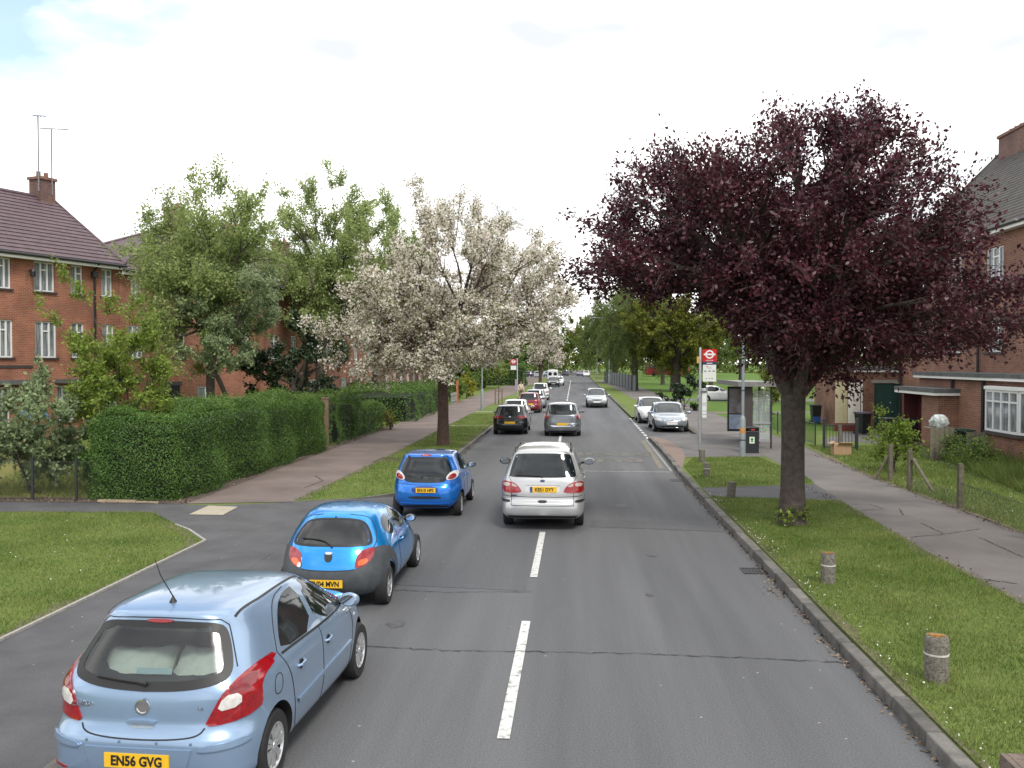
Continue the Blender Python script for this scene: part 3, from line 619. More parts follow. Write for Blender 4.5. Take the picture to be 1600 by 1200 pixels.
# kerbs: one run of stones each side, gaps between the stones
def kerb(name, pts, w, z, stone=.92):
    mb = MB(); rng = np.random.default_rng(3)
    for (x0, y0), (x1, y1) in zip(pts[:-1], pts[1:]):
        l = math.hypot(x1 - x0, y1 - y0); n = max(1, round(l / stone)); a = math.atan2(y1 - y0, x1 - x0)
        for i in range(n):
            t = (i + .5) / n; j = rng.normal(0, .006); mb.box((x0 + (x1 - x0) * t + j, y0 + (y1 - y0) * t, z / 2 - .02 + rng.normal(0, .005)), (l / n - .016, w, z + .04), rz=a + rng.normal(0, .007))
    o = mb.build(name, KERB); bv = o.modifiers.new('b', 'BEVEL'); bv.width = .018; bv.segments = 2; bake(o); return struct(o)
kerb('kerb_right', [(3.30, -6), (3.34, 24), (3.38, 29.5), (3.50, 36), (3.50, 42.2)], .16, ZR + .022)
kerb('kerb_bay', [(3.5, 42.2), (5.95, 43.75), (5.95, 57.2), (3.9, 57.2), (3.72, 76), (3.6, 180)], .15, ZR + .014)
kerb('kerb_left', [(-4.42, 24), (-4.40, 60), (-4.40, 200)], .15, ZL + .022); kerb('kerb_left_near', [(-4.40, -4), (-4.40, 11.6)], .15, ZL + .012)
mb = MB()
for a, b in (((-7.09, -10), (-7.07, 16.95)), ((-7.07, 16.95), (-7.85, 18.02)), ((-7.85, 18.02), (-8.4, 18.6))):
    l = math.hypot(b[0] - a[0], b[1] - a[1]); mb.box(((a[0] + b[0]) / 2, (a[1] + b[1]) / 2, ZL + .01), (l, .05, .06), rz=math.atan2(b[1] - a[1], b[0] - a[0]))
struct(mb.build('path_edging', CONC))
# painted markings
def worn(name, col, wear=.5, under=(.085, .086, .09)):
    m = mat(name, under, .8, var=0, scale=9, col2=col, detail=10); t = m.node_tree
    for nn in t.nodes:
        if nn.type == 'MAP_RANGE': nn.inputs[1].default_value = wear - .12; nn.inputs[2].default_value = wear + .06
    return m
WL = worn('worn_white_paint', (.55, .55, .53), .42); WL2 = worn('faded_white_paint', (.30, .30, .29), .45); YL = worn('faded_yellow_paint', (.27, .23, .12), .565); YL2 = worn('ghost_yellow_paint', (.20, .175, .11), .565)
def mark(name, polys, z, m):
    mb = MB()
    for p in polys: mb.sheet(p, z)
    return struct(mb.build(name, m, fix=False))
cl = []
for y0, y1 in ((2.5, 6.2), (8.45, 12.35), (14.9, 18.9), (21.3, 25.3), (27.6, 31.6)): cl.append([(-.72, y0), (-.60, y0), (-.59, y1), (-.71, y1)])
y = 34
while y < 180: cl.append([(-.70, y), (-.58, y), (-.58, y + 4), (-.70, y + 4)]); y += 6.2 if y < 90 else 5
mark('centre_line', cl, .009, WL)
mark('bay_edge_line', [[(3.36 + .01 * k, 42.3 + k * 1.6), (3.50 + .01 * k, 42.3 + k * 1.6), (3.51 + .01 * k, 43.2 + k * 1.6), (3.37 + .01 * k, 43.2 + k * 1.6)] for k in range(10)], .011, WL)
mark('bus_stop_line', [[(2.82, 30.6), (3.02, 30.4), (3.22, 41.5), (3.02, 41.6)]], .008, YL)
mark('gutter_line', [[(3.14, 29.8), (3.20, 29.8), (3.34, 42), (3.28, 42)], [(-.3, 29.6), (3.2, 29.5), (3.2, 29.62), (-.3, 29.7)]], .007, WL2)
for txt, Y in (('BUS', 33.0), ('STOP', 35.2)):
    me = text_mesh(txt, 1.3, 0, .03); me.transform(Matrix.Translation((1.35, Y, .008)) @ Matrix.Rotation(math.pi, 4, 'Z') @ Matrix.Diagonal((1.05, 1.25, 1, 1))); me.materials.clear(); me.materials.append(YL2); struct(link('road_lettering', me))
def crack(name, pts, w, z, m, seed):
    rng = np.random.default_rng(seed); P = []
    for (x0, y0), (x1, y1) in zip(pts[:-1], pts[1:]):
        n = max(2, int(math.hypot(x1 - x0, y1 - y0) / .06))
        for i in range(n): t = i / n; P.append((x0 + (x1 - x0) * t + rng.normal(0, .012), y0 + (y1 - y0) * t + rng.normal(0, .018)))
    mb = MB(); vs = []
    for i, p in enumerate(P):
        a = P[min(i + 1, len(P) - 1)]; b = P[max(i - 1, 0)]; d = Vector((a[0] - b[0], a[1] - b[1])).normalized(); ww = w * rng.uniform(.3, 1.3) / 2; vs += [(p[0] - d.y * ww, p[1] + d.x * ww, z), (p[0] + d.y * ww, p[1] - d.x * ww, z)]
    mb.add(vs, [(2 * i + 1, 2 * i + 3, 2 * i + 2, 2 * i) for i in range(len(P) - 1)]); return struct(mb.build(name, m, fix=False))
CRK = mat('road_crack_tar', (.022, .022, .023), .9)
crack('road_crack', [gnd(*p) for p in ((560, 1010), (700, 1017), (850, 1019), (1000, 1022), (1150, 1028), (1335, 1037))], .019, .010, CRK, 1)
crack('road_joint', [gnd(*p) for p in ((615, 922), (700, 926), (835, 925))], .018, .010, CRK, 2)
for i, pts in enumerate((((1395, 842), (1470, 836), (1535, 826)), ((1440, 818), (1475, 835)), ((1405, 795), (1413, 806)), ((1530, 840), (1600, 872)), ((1530, 905), (1600, 915)))): crack('footway_crack', [gnd(*p, ZR) for p in pts], .03, ZR + .011, CRK, 5 + i)
crack('manhole_edge', [gnd(*p, ZR) for p in ((1305, 790), (1358, 788), (1380, 795), (1325, 801), (1305, 790))], .03, ZR + .011, CRK, 9)
crack('footway_crack_left', [gnd(*p, ZL) for p in ((475, 763), (505, 752), (492, 744))], .05, ZL + .016, CRK, 11)
# grass blades, clover flowers and petals, gutter leaves: nobody could count them
def inpoly(P, poly):
    x, y = P[:, 0], P[:, 1]; c = np.zeros(len(P), bool)
    for i in range(len(poly)):
        (x1, y1), (x2, y2) = poly[i], poly[i - 1]
        c ^= ((y1 > y) != (y2 > y)) & (x < (x2 - x1) * (y - y1) / (y2 - y1 + 1e-12) + x1)
    return c
def scatter(poly, dens, rng):
    a = np.array(poly); lo, hi = a.min(0), a.max(0); n = int((hi - lo).prod() * dens); P = lo + rng.uniform(0, 1, (n, 2)) * (hi - lo); return P[inpoly(P, poly)]
rng = np.random.default_rng(12); VS = []; FL = []
VERG = [(3.42, 6.2), (6.36, 6.2), (6.34, 17), (6.56, 22.9), (3.48, 23.3)]; VERG2 = [(3.5, 25.05), (6.75, 26), (6.95, 28), (6.6, 33.2), (4.3, 33), (3.6, 30)]; CORN = [(-7.12, 9), (-7.10, 16.85), (-7.9, 18), (-9.6, 20.1), (-15, 19.8), (-13, 9)]; VL = [(-6.95, 21.95), (-5.4, 22.6), (-4.5, 23.7), (-4.48, 60), (-6.85, 60), (-6.8, 30)]
GAR = [(9.0, 15), (14.6, 15), (14.9, 30), (14.6, 38), (9.6, 38), (8.9, 28), (9.05, 19)]; BED = [(11.6, 24), (14.7, 24), (14.7, 34), (13.0, 34), (12.4, 30)]; DRY = [(-16, 22.2), (-11.4, 22.2), (-11.5, 30), (-18, 30)]
for poly, z, dens, h, w in ((VERG, ZR + .016, 2000, .048, .010), (VERG2, ZR + .018, 1100, .05, .013), (CORN, ZL + .016, 1400, .05, .011), (VL, ZL + .016, 500, .05, .016), (GAR, ZR + .005, 420, .10, .016), (BED, ZR + .005, 700, .42, .022), (DRY, ZL + .01, 220, .16, .016)):
    P = scatter(poly, dens, rng); k = np.sin(P[:, 0] * 2.1 + np.sin(P[:, 1] * 1.3) * 2) * np.sin(P[:, 1] * 1.7 + P[:, 0]) * .35 + 1; n = len(P); hh = h * k * rng.uniform(.5, 1.3, n); a = rng.uniform(0, 6.28, n); ln = rng.normal(0, .55, (n, 2)) * hh[:, None]
    V = np.empty((n, 3, 3)); dx = np.c_[np.cos(a), np.sin(a)] * w / 2 * rng.uniform(.6, 1.4, (n, 1)); V[:, 0, :2] = P - dx; V[:, 1, :2] = P + dx; V[:, 2, :2] = P + ln; V[:, :2, 2] = z - .005; V[:, 2, 2] = z + hh; VS.append(V)
BL = leafmat('grass_blade', (.110, .180, .036), (.220, .255, .078), .35, .4, .8, .6, .2)
struct(quadmesh('grass', np.vstack(VS), BL, k=3), 'stuff')
for poly, z, dens in ((VERG, ZR + .05, 5), (VERG2, ZR + .05, 7), (CORN, ZL + .05, 7), (VL, ZL + .05, 9), (GAR, ZR + .07, 10)):
    P = scatter(poly, dens, rng); k = np.sin(P[:, 0] * 3.1 + 1) * np.sin(P[:, 1] * 2.3) + rng.normal(0, .5, len(P)); P = P[k > .0]; FL.append(np.c_[P, np.full(len(P), z) + rng.uniform(-.02, .03, len(P))])
e = np.c_[3.46 + np.abs(rng.normal(0, .22, 260)), rng.uniform(7, 24, 260), np.full(260, ZR + .05)]; FL.append(e)
struct(quadmesh('clover_flowers', leaves(np.vstack(FL), .021, rng, 2, .9), mat('white_petal', (.62, .62, .56), .8, var=.1)), 'stuff')
G = []
for px, py in ((1187, 892), (1250, 965), (1200, 925), (1282, 1000), (1165, 855), (1310, 1030), (1140, 835)):
    x, y = gnd(px, py); G.append(np.c_[x + .1 - np.abs(rng.normal(0, .07, 26)), y + rng.normal(0, .16, 26), np.abs(rng.normal(.012, .012, 26))])
G.append(np.c_[3.24 - np.abs(rng.normal(0, .05, 500)), rng.uniform(8, 30, 500), np.full(500, .008)])
G.append(np.c_[-4.30 + np.abs(rng.normal(0, .06, 260)), rng.uniform(24, 44, 260), np.full(260, .008)])
G.append(np.c_[rng.uniform(-16, -9.4, 900), 21.75 + rng.normal(0, .16, 900), np.full(900, ZL + .03)])
G.append(np.c_[-9.75 + rng.normal(0, .12, 700), rng.uniform(21.6, 47, 700), np.full(700, ZL + .03)])
G.append(np.c_[rng.normal(8.95, .1, 900), rng.uniform(14, 34, 900), np.full(900, ZR + .02)]); G.append(np.c_[rng.normal(6.4, .08, 500), rng.uniform(9, 26, 500), np.full(500, ZR + .02)])
struct(quadmesh('fallen_leaves', leaves(np.vstack(G), .05, rng, 2), mat('dry_leaf', (.16, .11, .075), .9, var=.4, scale=30, col2=(.26, .2, .15), island=.4)), 'stuff')

# drain gratings by the kerb, inspection covers, oil drips and patches
GRT = mat('cast_iron', (.035, .035, .036), .6, .4, var=.3, scale=20)
for x, y in ((3.05, 15.6), (3.1, 27.5), (-4.1, 30.0)):
    mb = MB(); mb.b2((x - .2, y - .22, .004), (x + .2, y - .19, .012)); mb.b2((x - .2, y + .19, .004), (x + .2, y + .22, .012))
    for i in range(7): mb.b2((x - .2 + i * .06, y - .19, .004), (x - .165 + i * .06, y + .19, .011))
    struct(mb.build('drain_grating', GRT))
OIL = mat('oil_stain', (.062, .063, .066), .7, var=.3, scale=9, col2=(.086, .088, .092))
rng = np.random.default_rng(31); mb = MB()
for x, y, r_ in ((1.42, 16.8, .10), (1.2, 22.5, .2), (-2.4, 12.1, .12), (-.9, 26.0, .14), (1.5, 30.2, .22), (-3.4, 11.6, .18), (1.15, 13.9, .06)):
    n = 14; mb.sheet([(x + r_ * rng.uniform(.6, 1.2) * math.cos(2 * math.pi * i / n), y + 1.6 * r_ * rng.uniform(.6, 1.2) * math.sin(2 * math.pi * i / n)) for i in range(n)], .006)
struct(mb.build('oil_stains', OIL, fix=False))
sheet('trench_patch', [(.35, 19.6), (3.2, 19.2), (3.2, 20.1), (.4, 20.5)], .005, ROAD2)

# worn, ragged soil edges between turf, kerb and path
def ragged(name, pts, w, z, m, seed):
    rng = np.random.default_rng(seed); P = []
    for (x0, y0), (x1, y1) in zip(pts[:-1], pts[1:]):
        n = max(2, int(math.hypot(x1 - x0, y1 - y0) / .12))
        for i in range(n): P.append((x0 + (x1 - x0) * i / n, y0 + (y1 - y0) * i / n))
    mb = MB(); vs = []; ph = rng.uniform(0, 6, 4)
    for i, p in enumerate(P):
        a = P[min(i + 1, len(P) - 1)]; b = P[max(i - 1, 0)]; d = Vector((a[0] - b[0], a[1] - b[1])).normalized(); s_ = i * .12
        k = max(.05, .5 + .45 * math.sin(s_ * 1.1 + ph[0]) + .35 * math.sin(s_ * 2.9 + ph[1]) + .25 * math.sin(s_ * 7 + ph[2]) + rng.normal(0, .12)); vs += [(p[0] - d.y * w * k, p[1] + d.x * w * k, z), (p[0] + d.y * w * .25, p[1] - d.x * w * .25, z)]
    mb.add(vs, [(2 * i + 1, 2 * i + 3, 2 * i + 2, 2 * i) for i in range(len(P) - 1)]); return struct(mb.build(name, m, fix=False))
EDG = mat('worn_edge_soil', (.11, .095, .06), .95, var=.4, scale=9, bump=.8, bscale=30, col2=(.17, .16, .08))
ragged('worn_edge', [(6.32, 7), (6.30, 17), (6.52, 22.8)], .16, ZR + .022, EDG, 1); ragged('worn_edge', [(3.5, 23), (3.46, 12), (3.46, 6)], .12, ZR + .022, EDG, 2)
ragged('worn_edge', [(-6.86, 22.1), (-6.72, 30), (-6.82, 60)], -.14, ZL + .022, EDG, 3); ragged('worn_edge', [(-4.6, 60), (-4.56, 24)], -.16, ZL + .022, EDG, 4); ragged('worn_edge', [(-7.17, 9), (-7.15, 16.7), (-7.9, 17.85), (-9.6, 19.9)], .13, ZL + .022, EDG, 5)
ragged('worn_edge', [(9.02, 12), (9.02, 19), (8.87, 28), (9.3, 37)], -.22, ZR + .014, EDG, 6)
# ------------------------------------------------------------------ buildings
def wall(mb, x0, x1, z0, z1, holes, y=0.0, depth=.11, mi=0):
    """brick wall in the plane y facing -y, with window openings and their reveals"""
    xs = sorted({x0, x1, *[h[0] for h in holes], *[h[2] for h in holes]}); zs = sorted({z0, z1, *[h[1] for h in holes], *[h[3] for h in holes]})
    xs = [x for x in xs if x0 <= x <= x1]; zs = [z for z in zs if z0 <= z <= z1]
    for a, b in zip(xs[:-1], xs[1:]):
        for c, d in zip(zs[:-1], zs[1:]):
            mx_, mz = (a + b) / 2, (c + d) / 2
            if any(h[0] < mx_ < h[2] and h[1] < mz < h[3] for h in holes): continue
            mb.add([(a, y, c), (b, y, c), (b, y, d), (a, y, d)], [(0, 1, 2, 3)], mi)
    for h in holes:
        a, c, b, d = h
        mb.add([(a, y, c), (b, y, c), (b, y, d), (a, y, d), (a, y + depth, c), (b, y + depth, c), (b, y + depth, d), (a, y + depth, d)], [(0, 4, 5, 1), (1, 5, 6, 2), (2, 6, 7, 3), (3, 7, 4, 0)], mi)
def window(root, h, y=0.0, lay='two', depth=.11, sill=True, fr=UPVC, pane=PANE, bt=.06):
    a, c, b, d = h; w = b - a; mb = MB(); yf = y + depth - .05
    mb.b2((a, yf, c), (b, yf + .06, c + bt)); mb.b2((a, yf, d - bt), (b, yf + .06, d)); mb.b2((a, yf, c + bt), (a + bt, yf + .06, d - bt)); mb.b2((b - bt, yf, c + bt), (b, yf + .06, d - bt))
    tz = d - (d - c) * .27
    vs = {'one': [], 'two': [.5], 'three': [.36, .68], 'four': [.25, .5, .75]}[lay]
    for i, f in enumerate(vs): mb.b2((a + w * f - bt * .6, yf - .005, c + bt), (a + w * f + bt * .6, yf + .06, d - bt))
    if lay == 'three': mb.b2((a + w * .36 + bt * .6, yf - .004, tz - .03), (a + w * .68 - bt * .6, yf + .06, tz + .03))
    elif lay == 'two': mb.b2((a + w * .5 + bt * .6, yf - .004, tz - .03), (b - bt, yf + .06, tz + .03))
    elif lay == 'four': mb.b2((a + bt, yf - .004, tz - .03), (b - bt, yf + .06, tz + .03))
    wo_ = mb.build('window', fr, root); p = MB(); p.b2((a + .01, yf + .035, c + .01), (b - .01, yf + .045, d - .01)); p.build('pane', pane, wo_)
    if sill: MB().b2((a - .08, y - .07, c - .075), (b + .08, y + depth, c + .002)).build('sill', SILL, wo_)
    return wo_
def slope(mb, x0, x1, ye, ze, yr, zr, n=16, lip=.035, hip0=0.0, hip1=0.0):
    """tiled roof slope in courses from the eave (ye, ze) up to the ridge (yr, zr); hips shorten the top by hip0 / hip1"""
    dy, dz = (yr - ye), (zr - ze); l = math.hypot(dy, dz); ny, nz_ = -dz / l * (1 if dy > 0 else -1), abs(dy) / l
    for i in range(n):
        t0, t1 = i / n, (i + 1) / n; a0, b0 = x0 + hip0 * t0, x1 - hip1 * t0; a1, b1 = x0 + hip0 * t1, x1 - hip1 * t1
        p = lambda t, o: (ye + dy * t + ny * o, ze + dz * t + nz_ * o)
        (ya, za), (yb, zb), (yc, zc) = p(t0, lip), p(t1, 0.0), p(t0, -.01)
        mb.add([(a0, ya, za), (b0, ya, za), (b1, yb, zb), (a1, yb, zb), (a0, yc, zc), (b0, yc, zc)], [(0, 1, 2, 3), (4, 5, 1, 0)])
def gable_house(name, label, loc, rz, x0, x1, D, ze, zr, holes, brick, tile, lays, z0=0, chim=(), over=.35, group=None, pipes=(), gable=True, hipl=0, hipr=0, cat='building', pane=PANE, bt=.06, nc=17, lip=.035):
    root = thing(name, label, cat, loc, rz, group); w = MB(); wall(w, x0, x1, z0, ze, holes)
    w.add([(x0, 0, z0), (x0, D, z0), (x0, D, ze), (x0, 0, ze)], [(0, 1, 2, 3)]); w.add([(x1, 0, z0), (x1, D, z0), (x1, D, ze), (x1, 0, ze)], [(0, 1, 2, 3)]); w.add([(x0, D, z0), (x1, D, z0), (x1, D, ze), (x0, D, ze)], [(0, 1, 2, 3)])
    if not hipl: w.add([(x0, 0, ze), (x0, D, ze), (x0, D / 2, zr - .05)], [(0, 1, 2)])
    if not hipr: w.add([(x1, 0, ze), (x1, D, ze), (x1, D / 2, zr - .05)], [(0, 1, 2)])
    w.build('wall', brick, root, fix=False)
    r = MB(); so_ = over * (zr - ze) / (D / 2); og = .12
    slope(r, x0 - (over if hipl else og), x1 + (over if hipr else og), -over, ze - so_ * .5 + .10, D / 2, zr + .06, nc, lip, hip0=hipl, hip1=hipr); slope(r, x0 - (over if hipl else og), x1 + (over if hipr else og), D + over, ze - so_ * .5 + .10, D / 2, zr + .06, nc, lip, hip0=hipl, hip1=hipr)
    for hp, xx, sg in ((hipl, x0 - over, 1), (hipr, x1 + over, -1)):
        if hp: r.add([(xx, -over, ze - so_ * .5 + .1), (xx, D + over, ze - so_ * .5 + .1), (xx + sg * hp, D / 2, zr + .06)], [(0, 1, 2)])
    ro = r.build('roof', tile, root, fix=False)
    rd = MB(); rd.tube([(x0 + hipl - .1, D / 2, zr + .07), (x1 - hipr + .1, D / 2, zr + .07)], .11, 8); 
    for hp, xx, sg in ((hipl, x0 - over, 1), (hipr, x1 + over, -1)):
        if hp:
            for yy in (-over, D + over): rd.tube([(xx, yy, ze - so_ * .5 + .12), (xx + sg * hp, D / 2, zr + .08)], .09, 6)
        else:
            for yy in (-over, D + over): rd.tube([(xx + sg * (over - og), yy, ze - so_ * .5 + .13), (xx + sg * (over - og), D / 2, zr + .08)], .06, 6)
    rd.build('ridge_tiles', tile, ro)
    g = MB(); g.b2((x0 - .1, -over - .02, ze - so_ * .5 - .16), (x1 + .1, -over + .02, ze - so_ * .5 + .06)); g.b2((x0 - .1, -over + .02, ze - so_ * .5 - .15), (x1 + .1, -.002, ze - so_ * .5 - .11)); g.build('fascia', WHITE, root)
    gt = MB(); gt.tube([(x0 - .1, -over - .08, ze - so_ * .5 + .02), (x1 + .1, -over - .08, ze - so_ * .5 + .02)], .065, 8); gt.build('gutter', PIPE, root, smooth=True)
    for px_ in pipes: 
        dp = MB(); dp.tube([(px_, -over - .05, ze - so_ * .5), (px_, -.10, ze - .45), (px_, -.10, z0 + .1)], .055, 8); dp.b2((px_ - .14, -.2, ze - .75), (px_ + .14, -.02, ze - .5)); dp.build('downpipe', PIPE, root)
    for h, l_ in zip(holes, lays): window(root, h, 0, l_, pane=pane, bt=bt)
    for cx, cy, w_, d_, zt in chim:
        cb_ = MATS.get('dusky_chimney_brick') or brickmat('dusky_chimney_brick', (.13, .06, .05), (.19, .09, .07), (.2, .16, .14)); c = MB(); zb = zr - abs(cy - D / 2) / (D / 2) * (zr - ze) - .6; c.b2((cx - w_ / 2, cy - d_ / 2, zb), (cx + w_ / 2, cy + d_ / 2, zt)); ch = c.build('chimney', cb_, root)
        k = MB(); k.b2((cx - w_ / 2 - .07, cy - d_ / 2 - .07, zt + .003), (cx + w_ / 2 + .07, cy + d_ / 2 + .07, zt + .14)); n = max(2, int(max(w_, d_) / .45))
        for i in range(n):
            t = (i + .5) / n - .5; k.lathe([(.11, zt + .14), (.10, zt + .40), (.12, zt + .42), (.09, zt + .42), (.085, zt + .2)], 10, c=(cx + (w_ * t if w_ > d_ else 0), cy + (d_ * t if d_ >= w_ else 0), 0))
        k.build('chimney_pots', mat('clay_pot', (.20, .10, .07), .8), ch)
    return root
# the left row stands at an angle to the road: facade points are read off the photograph
TH = math.radians(70); P0 = np.array([-20.9, 44.9, 0]); DX = np.array([math.cos(TH), math.sin(TH), 0]); NN = np.array([math.sin(TH), -math.cos(TH), 0])
def fac(px, py):
    d = ray(px, py); o = np.array([0, 0, CAMH]); t = ((P0 - o) @ NN) / (d @ NN); p = o + d * t; return float((p - P0) @ DX), float(p[2])
def fbox(b): (a, d), (c, e) = fac(b[0], b[1]), fac(b[2], b[3]); return (a, min(d, e) , c, max(d, e))
def row(boxes, z0, z1): 
    out = []
    for b in boxes: a = fac(b[0], 500)[0]; c = fac(b[1], 500)[0]; out.append((a, z0, c, z1))
    return out
x_end = fac(186, 500)[0]; l2_end = fac(399, 500)[0]
r3 = row([(-12, 18), (54, 86), (111, 130), (159, 176)], 6.65, 7.95); r2 = row([(-10, 20), (55, 88), (112, 131), (160, 178)], 3.75, 5.35); r1 = row([(-8, 14), (88, 114), (160, 182)], .95, 2.5)
lay1 = ['three', 'three', 'two', 'two', 'three', 'three', 'two', 'two', 'two', 'three', 'two']
A = gable_house('brick_flats', 'orange-red brick flats with two aerials on the chimney, cut by the left edge', tuple(P0), TH, -24.0, x_end, 9, 8.25, 11.6, r3 + r2 + r1, BRK_L, TILE_L, lay1, chim=[(-3.2, 4.5, .85, .8, 12.5)], pipes=[fac(146, 500)[0]], group='brick flats on the left')
for a, b in ((-30, 48), (84, 125), (150, 205)):
    s0, s1 = fac(a, 500)[0], fac(b, 500)[0]; MB().b2((s0, -.75, 2.62), (s1, -.002, 2.80)).build('canopy', FELT, A)
MB().b2((-23.9, -.03, 3.3), (fac(50, 500)[0], -.003, 3.42)).build('string_course', SILL, A)
lb = MB(); sx = fac(46, 500)[0]; lb.lathe([(0, 0), (.1, .02), (.12, .25), (.06, .35), (0, .36)], 10, c=(sx, -.25, 7.2)); lb.tube([(sx, -.25, 7.5), (sx, -.02, 7.5)], .03, 6); lb.build('wall_lantern', PIPE, A)
AM = mat('aerial_metal', (.20, .21, .23), .4, .6)
def yagi(name, label, base, h, ang, l, n):
    r_ = thing(name, label, 'aerial', base, 0, 'aerials on the flats chimney'); MB().tube([(0, 0, -.6), (0, 0, h)], .034, 6).build('mast', AM, r_)
    b = MB(); c, s_ = math.cos(ang), math.sin(ang); b.tube([(-c * l * .4, -s_ * l * .4, h), (c * l * .6, s_ * l * .6, h + .08)], .026, 5)
    for i in range(n): t = -.4 + i / (n - 1); e = .26 if i else .36; b.tube([(c * l * t - s_ * e / 2, s_ * l * t + c * e / 2, h + .02 + .04 * t), (c * l * t + s_ * e / 2, s_ * l * t - c * e / 2, h + .02 + .04 * t)], .012, 4)
    b.build('aerial_boom', AM, r_); return r_
cx = -3.2; ch = Matrix.Translation(Vector(P0)) @ Matrix.Rotation(TH, 4, 'Z')
p = ch @ Vector((cx - .52, 4.1, 12.5)); yagi('television_aerial', 'taller mast with a short aerial on the flats chimney', p, 3.0, .9, .55, 4)
p = ch @ Vector((cx + .1, 3.95, 12.4)); yagi('television_aerial', 'shorter mast with a long comb aerial on the flats chimney', p, 2.6, .55, 1.25, 10)
q3 = row([(205, 222), (278, 291), (340, 352), (375, 390)], 6.65, 7.95); q2 = row([(200, 223), (276, 289), (374, 389)], 3.75, 5.35); q1 = row([(307, 335)], .85, 2.25)
B2 = gable_house('brick_flats', 'orange-red brick flats with a dark passage and leaded ground-floor window behind the ash tree', tuple(P0), TH, x_end + .02, l2_end, 8.6, 8.05, 11.0, q3 + q2 + q1, BRK_L, TILE_L, ['two', 'two', 'two', 'three', 'three', 'two', 'three', 'two'], chim=[(5.3, 4.2, .9, .9, 12.3)], group='brick flats on the left', hipl=7.2)
a, b = fac(251, 500)[0], fac(280, 500)[0]; pm_ = MB(); pm_.b2((a, -.02, .1), (b, .03, 2.35)); pm_.build('passage_opening', mat('passage_black', (.01, .01, .01), .9), B2); MB().b2((a - .1, -.05, 2.352), (b + .1, .02, 2.55)).build('lintel', SILL, B2)
h3 = [(1.5 + 3.4 * i, z, 1.5 + 3.4 * i + (1.0 if i % 2 else 1.5), z + h) for z, h in ((6.55, 1.25), (3.75, 1.5), (.95, 1.4)) for i in range(7)]
B3 = gable_house('brick_flats', 'orange-red brick flats facing the road half hidden by the blossom tree', (-18.6, 52.9, 0), math.radians(86.5), 0, 25, 9, 8.2, 11.6, h3, BRK_L, TILE_L, ['three' if i % 2 == 0 else 'two' for i in range(21)], chim=[(6.0, 4.5, .9, 1.1, 12.5), (14.6, 4.5, .9, 1.1, 12.5)], group='brick flats on the left', hipl=3.8, hipr=3.8)
h4 = [(2 + 3.6 * i, z, 3.5 + 3.6 * i, z + 1.45) for z in (6.5, 3.7, .9) for i in range(11)]
BRK_F = brickmat('faded_red_brick', (.27, .10, .06), (.34, .14, .08), (.3, .24, .2))
gable_house('brick_terrace', 'distant red brick terrace with rows of white windows beyond the hedges', (-21, 98, 0), math.radians(88), 0, 44, 9, 8.2, 11.8, h4, BRK_F, TILE_L, ['three'] * 33, chim=[(8, 4.5, .9, 1.3, 12.9), (30, 4.5, .9, 1.3, 12.9)], group='distant terraces')
gable_house('brick_terrace', 'farther red brick terrace at the end of the left row', (-19.5, 150, 0), math.radians(88), 0, 40, 9, 8.2, 11.8, h4, BRK_F, TILE_L, ['three'] * 33, chim=[(8, 4.5, .9, 1.3, 12.9)], group='distant terraces')
# right-hand building
hr = [(x, z, x + 1.5, z + 1.35) for z in (6.7, 3.95) for x in (2.2, 5.6, 9.4, 13.2, 17.0, 20.8, 24.6)]
R1 = gable_house('brick_house_block', 'brown brick block with a dark slate-grey roof, flat-roofed porch and white bay window', (16.4, 47.0, 0), -N90, 0, 32, 9.2, 8.85, 13.7, hr, BRK_R, TILE_R, ['three'] * 14, chim=[(3.2, 4.6, 4.0, 1.0, 14.35)], pipes=[.25, 9.0], nc=30, lip=.012)
ex = MB(); wall(ex, 6.6, 19.5, 0, 2.95, [(13.35, 1.15, 17.2, 2.62)], y=-1.5); ex.add([(6.6, -1.5, 0), (6.6, 0, 0), (6.6, 0, 2.95), (6.6, -1.5, 2.95)], [(0, 1, 2, 3)]); ex.add([(19.5, -1.5, 0), (19.5, 0, 0), (19.5, 0, 2.95), (19.5, -1.5, 2.95)], [(0, 1, 2, 3)]); e_ = ex.build('extension', BRK_R, R1, fix=False)
MB().b2((6.4, -1.75, 3.0), (19.7, -.003, 3.14)).build('flat_roof', FELT, e_); MB().b2((6.45, -1.72, 2.90), (19.65, -1.69, 2.998)).build('fascia', WHITE, e_)
MB().tube([(12.9, -1.58, 2.95), (12.9, -1.58, .1)], .06, 8).build('downpipe', PIPE, R1); MB().tube([(10.2, -1.58, 2.95), (10.2, -1.58, .1)], .06, 8).build('downpipe', PIPE, R1)
# angled bay: one short cant and a long front
def bay_face(p, q, z0, z1, lay):
    l = math.hypot(q[0] - p[0], q[1] - p[1]); g = bpy.data.objects.new('bay_window', None); COL.objects.link(g); g.parent = R1; g.location = (p[0], p[1], 0); g.rotation_euler = (0, 0, math.atan2(q[1] - p[1], q[0] - p[0]))
    window(g, (0, z0, l, z1), -.1, lay, bt=.075, sill=False)
bay_face((13.45, -1.52), (14.15, -2.0), 1.18, 2.6, 'three'); bay_face((14.15, -2.0), (16.5, -2.0), 1.18, 2.6, 'four'); bay_face((16.5, -2.0), (17.1, -1.52), 1.18, 2.6, 'two')
bp_ = [(13.4, -1.49), (14.12, -2.08), (16.53, -2.08), (17.2, -1.49)]; MB().prism(bp_, 1.06, 1.17).build('bay_sill', SILL, R1); MB().prism([(13.5, -1.49), (14.2, -1.98), (16.45, -1.98), (17.1, -1.49)], 0, 1.055).build('bay_base', BRK_R, R1); MB().prism(bp_, 2.61, 2.72).build('bay_head', WHITE, R1)
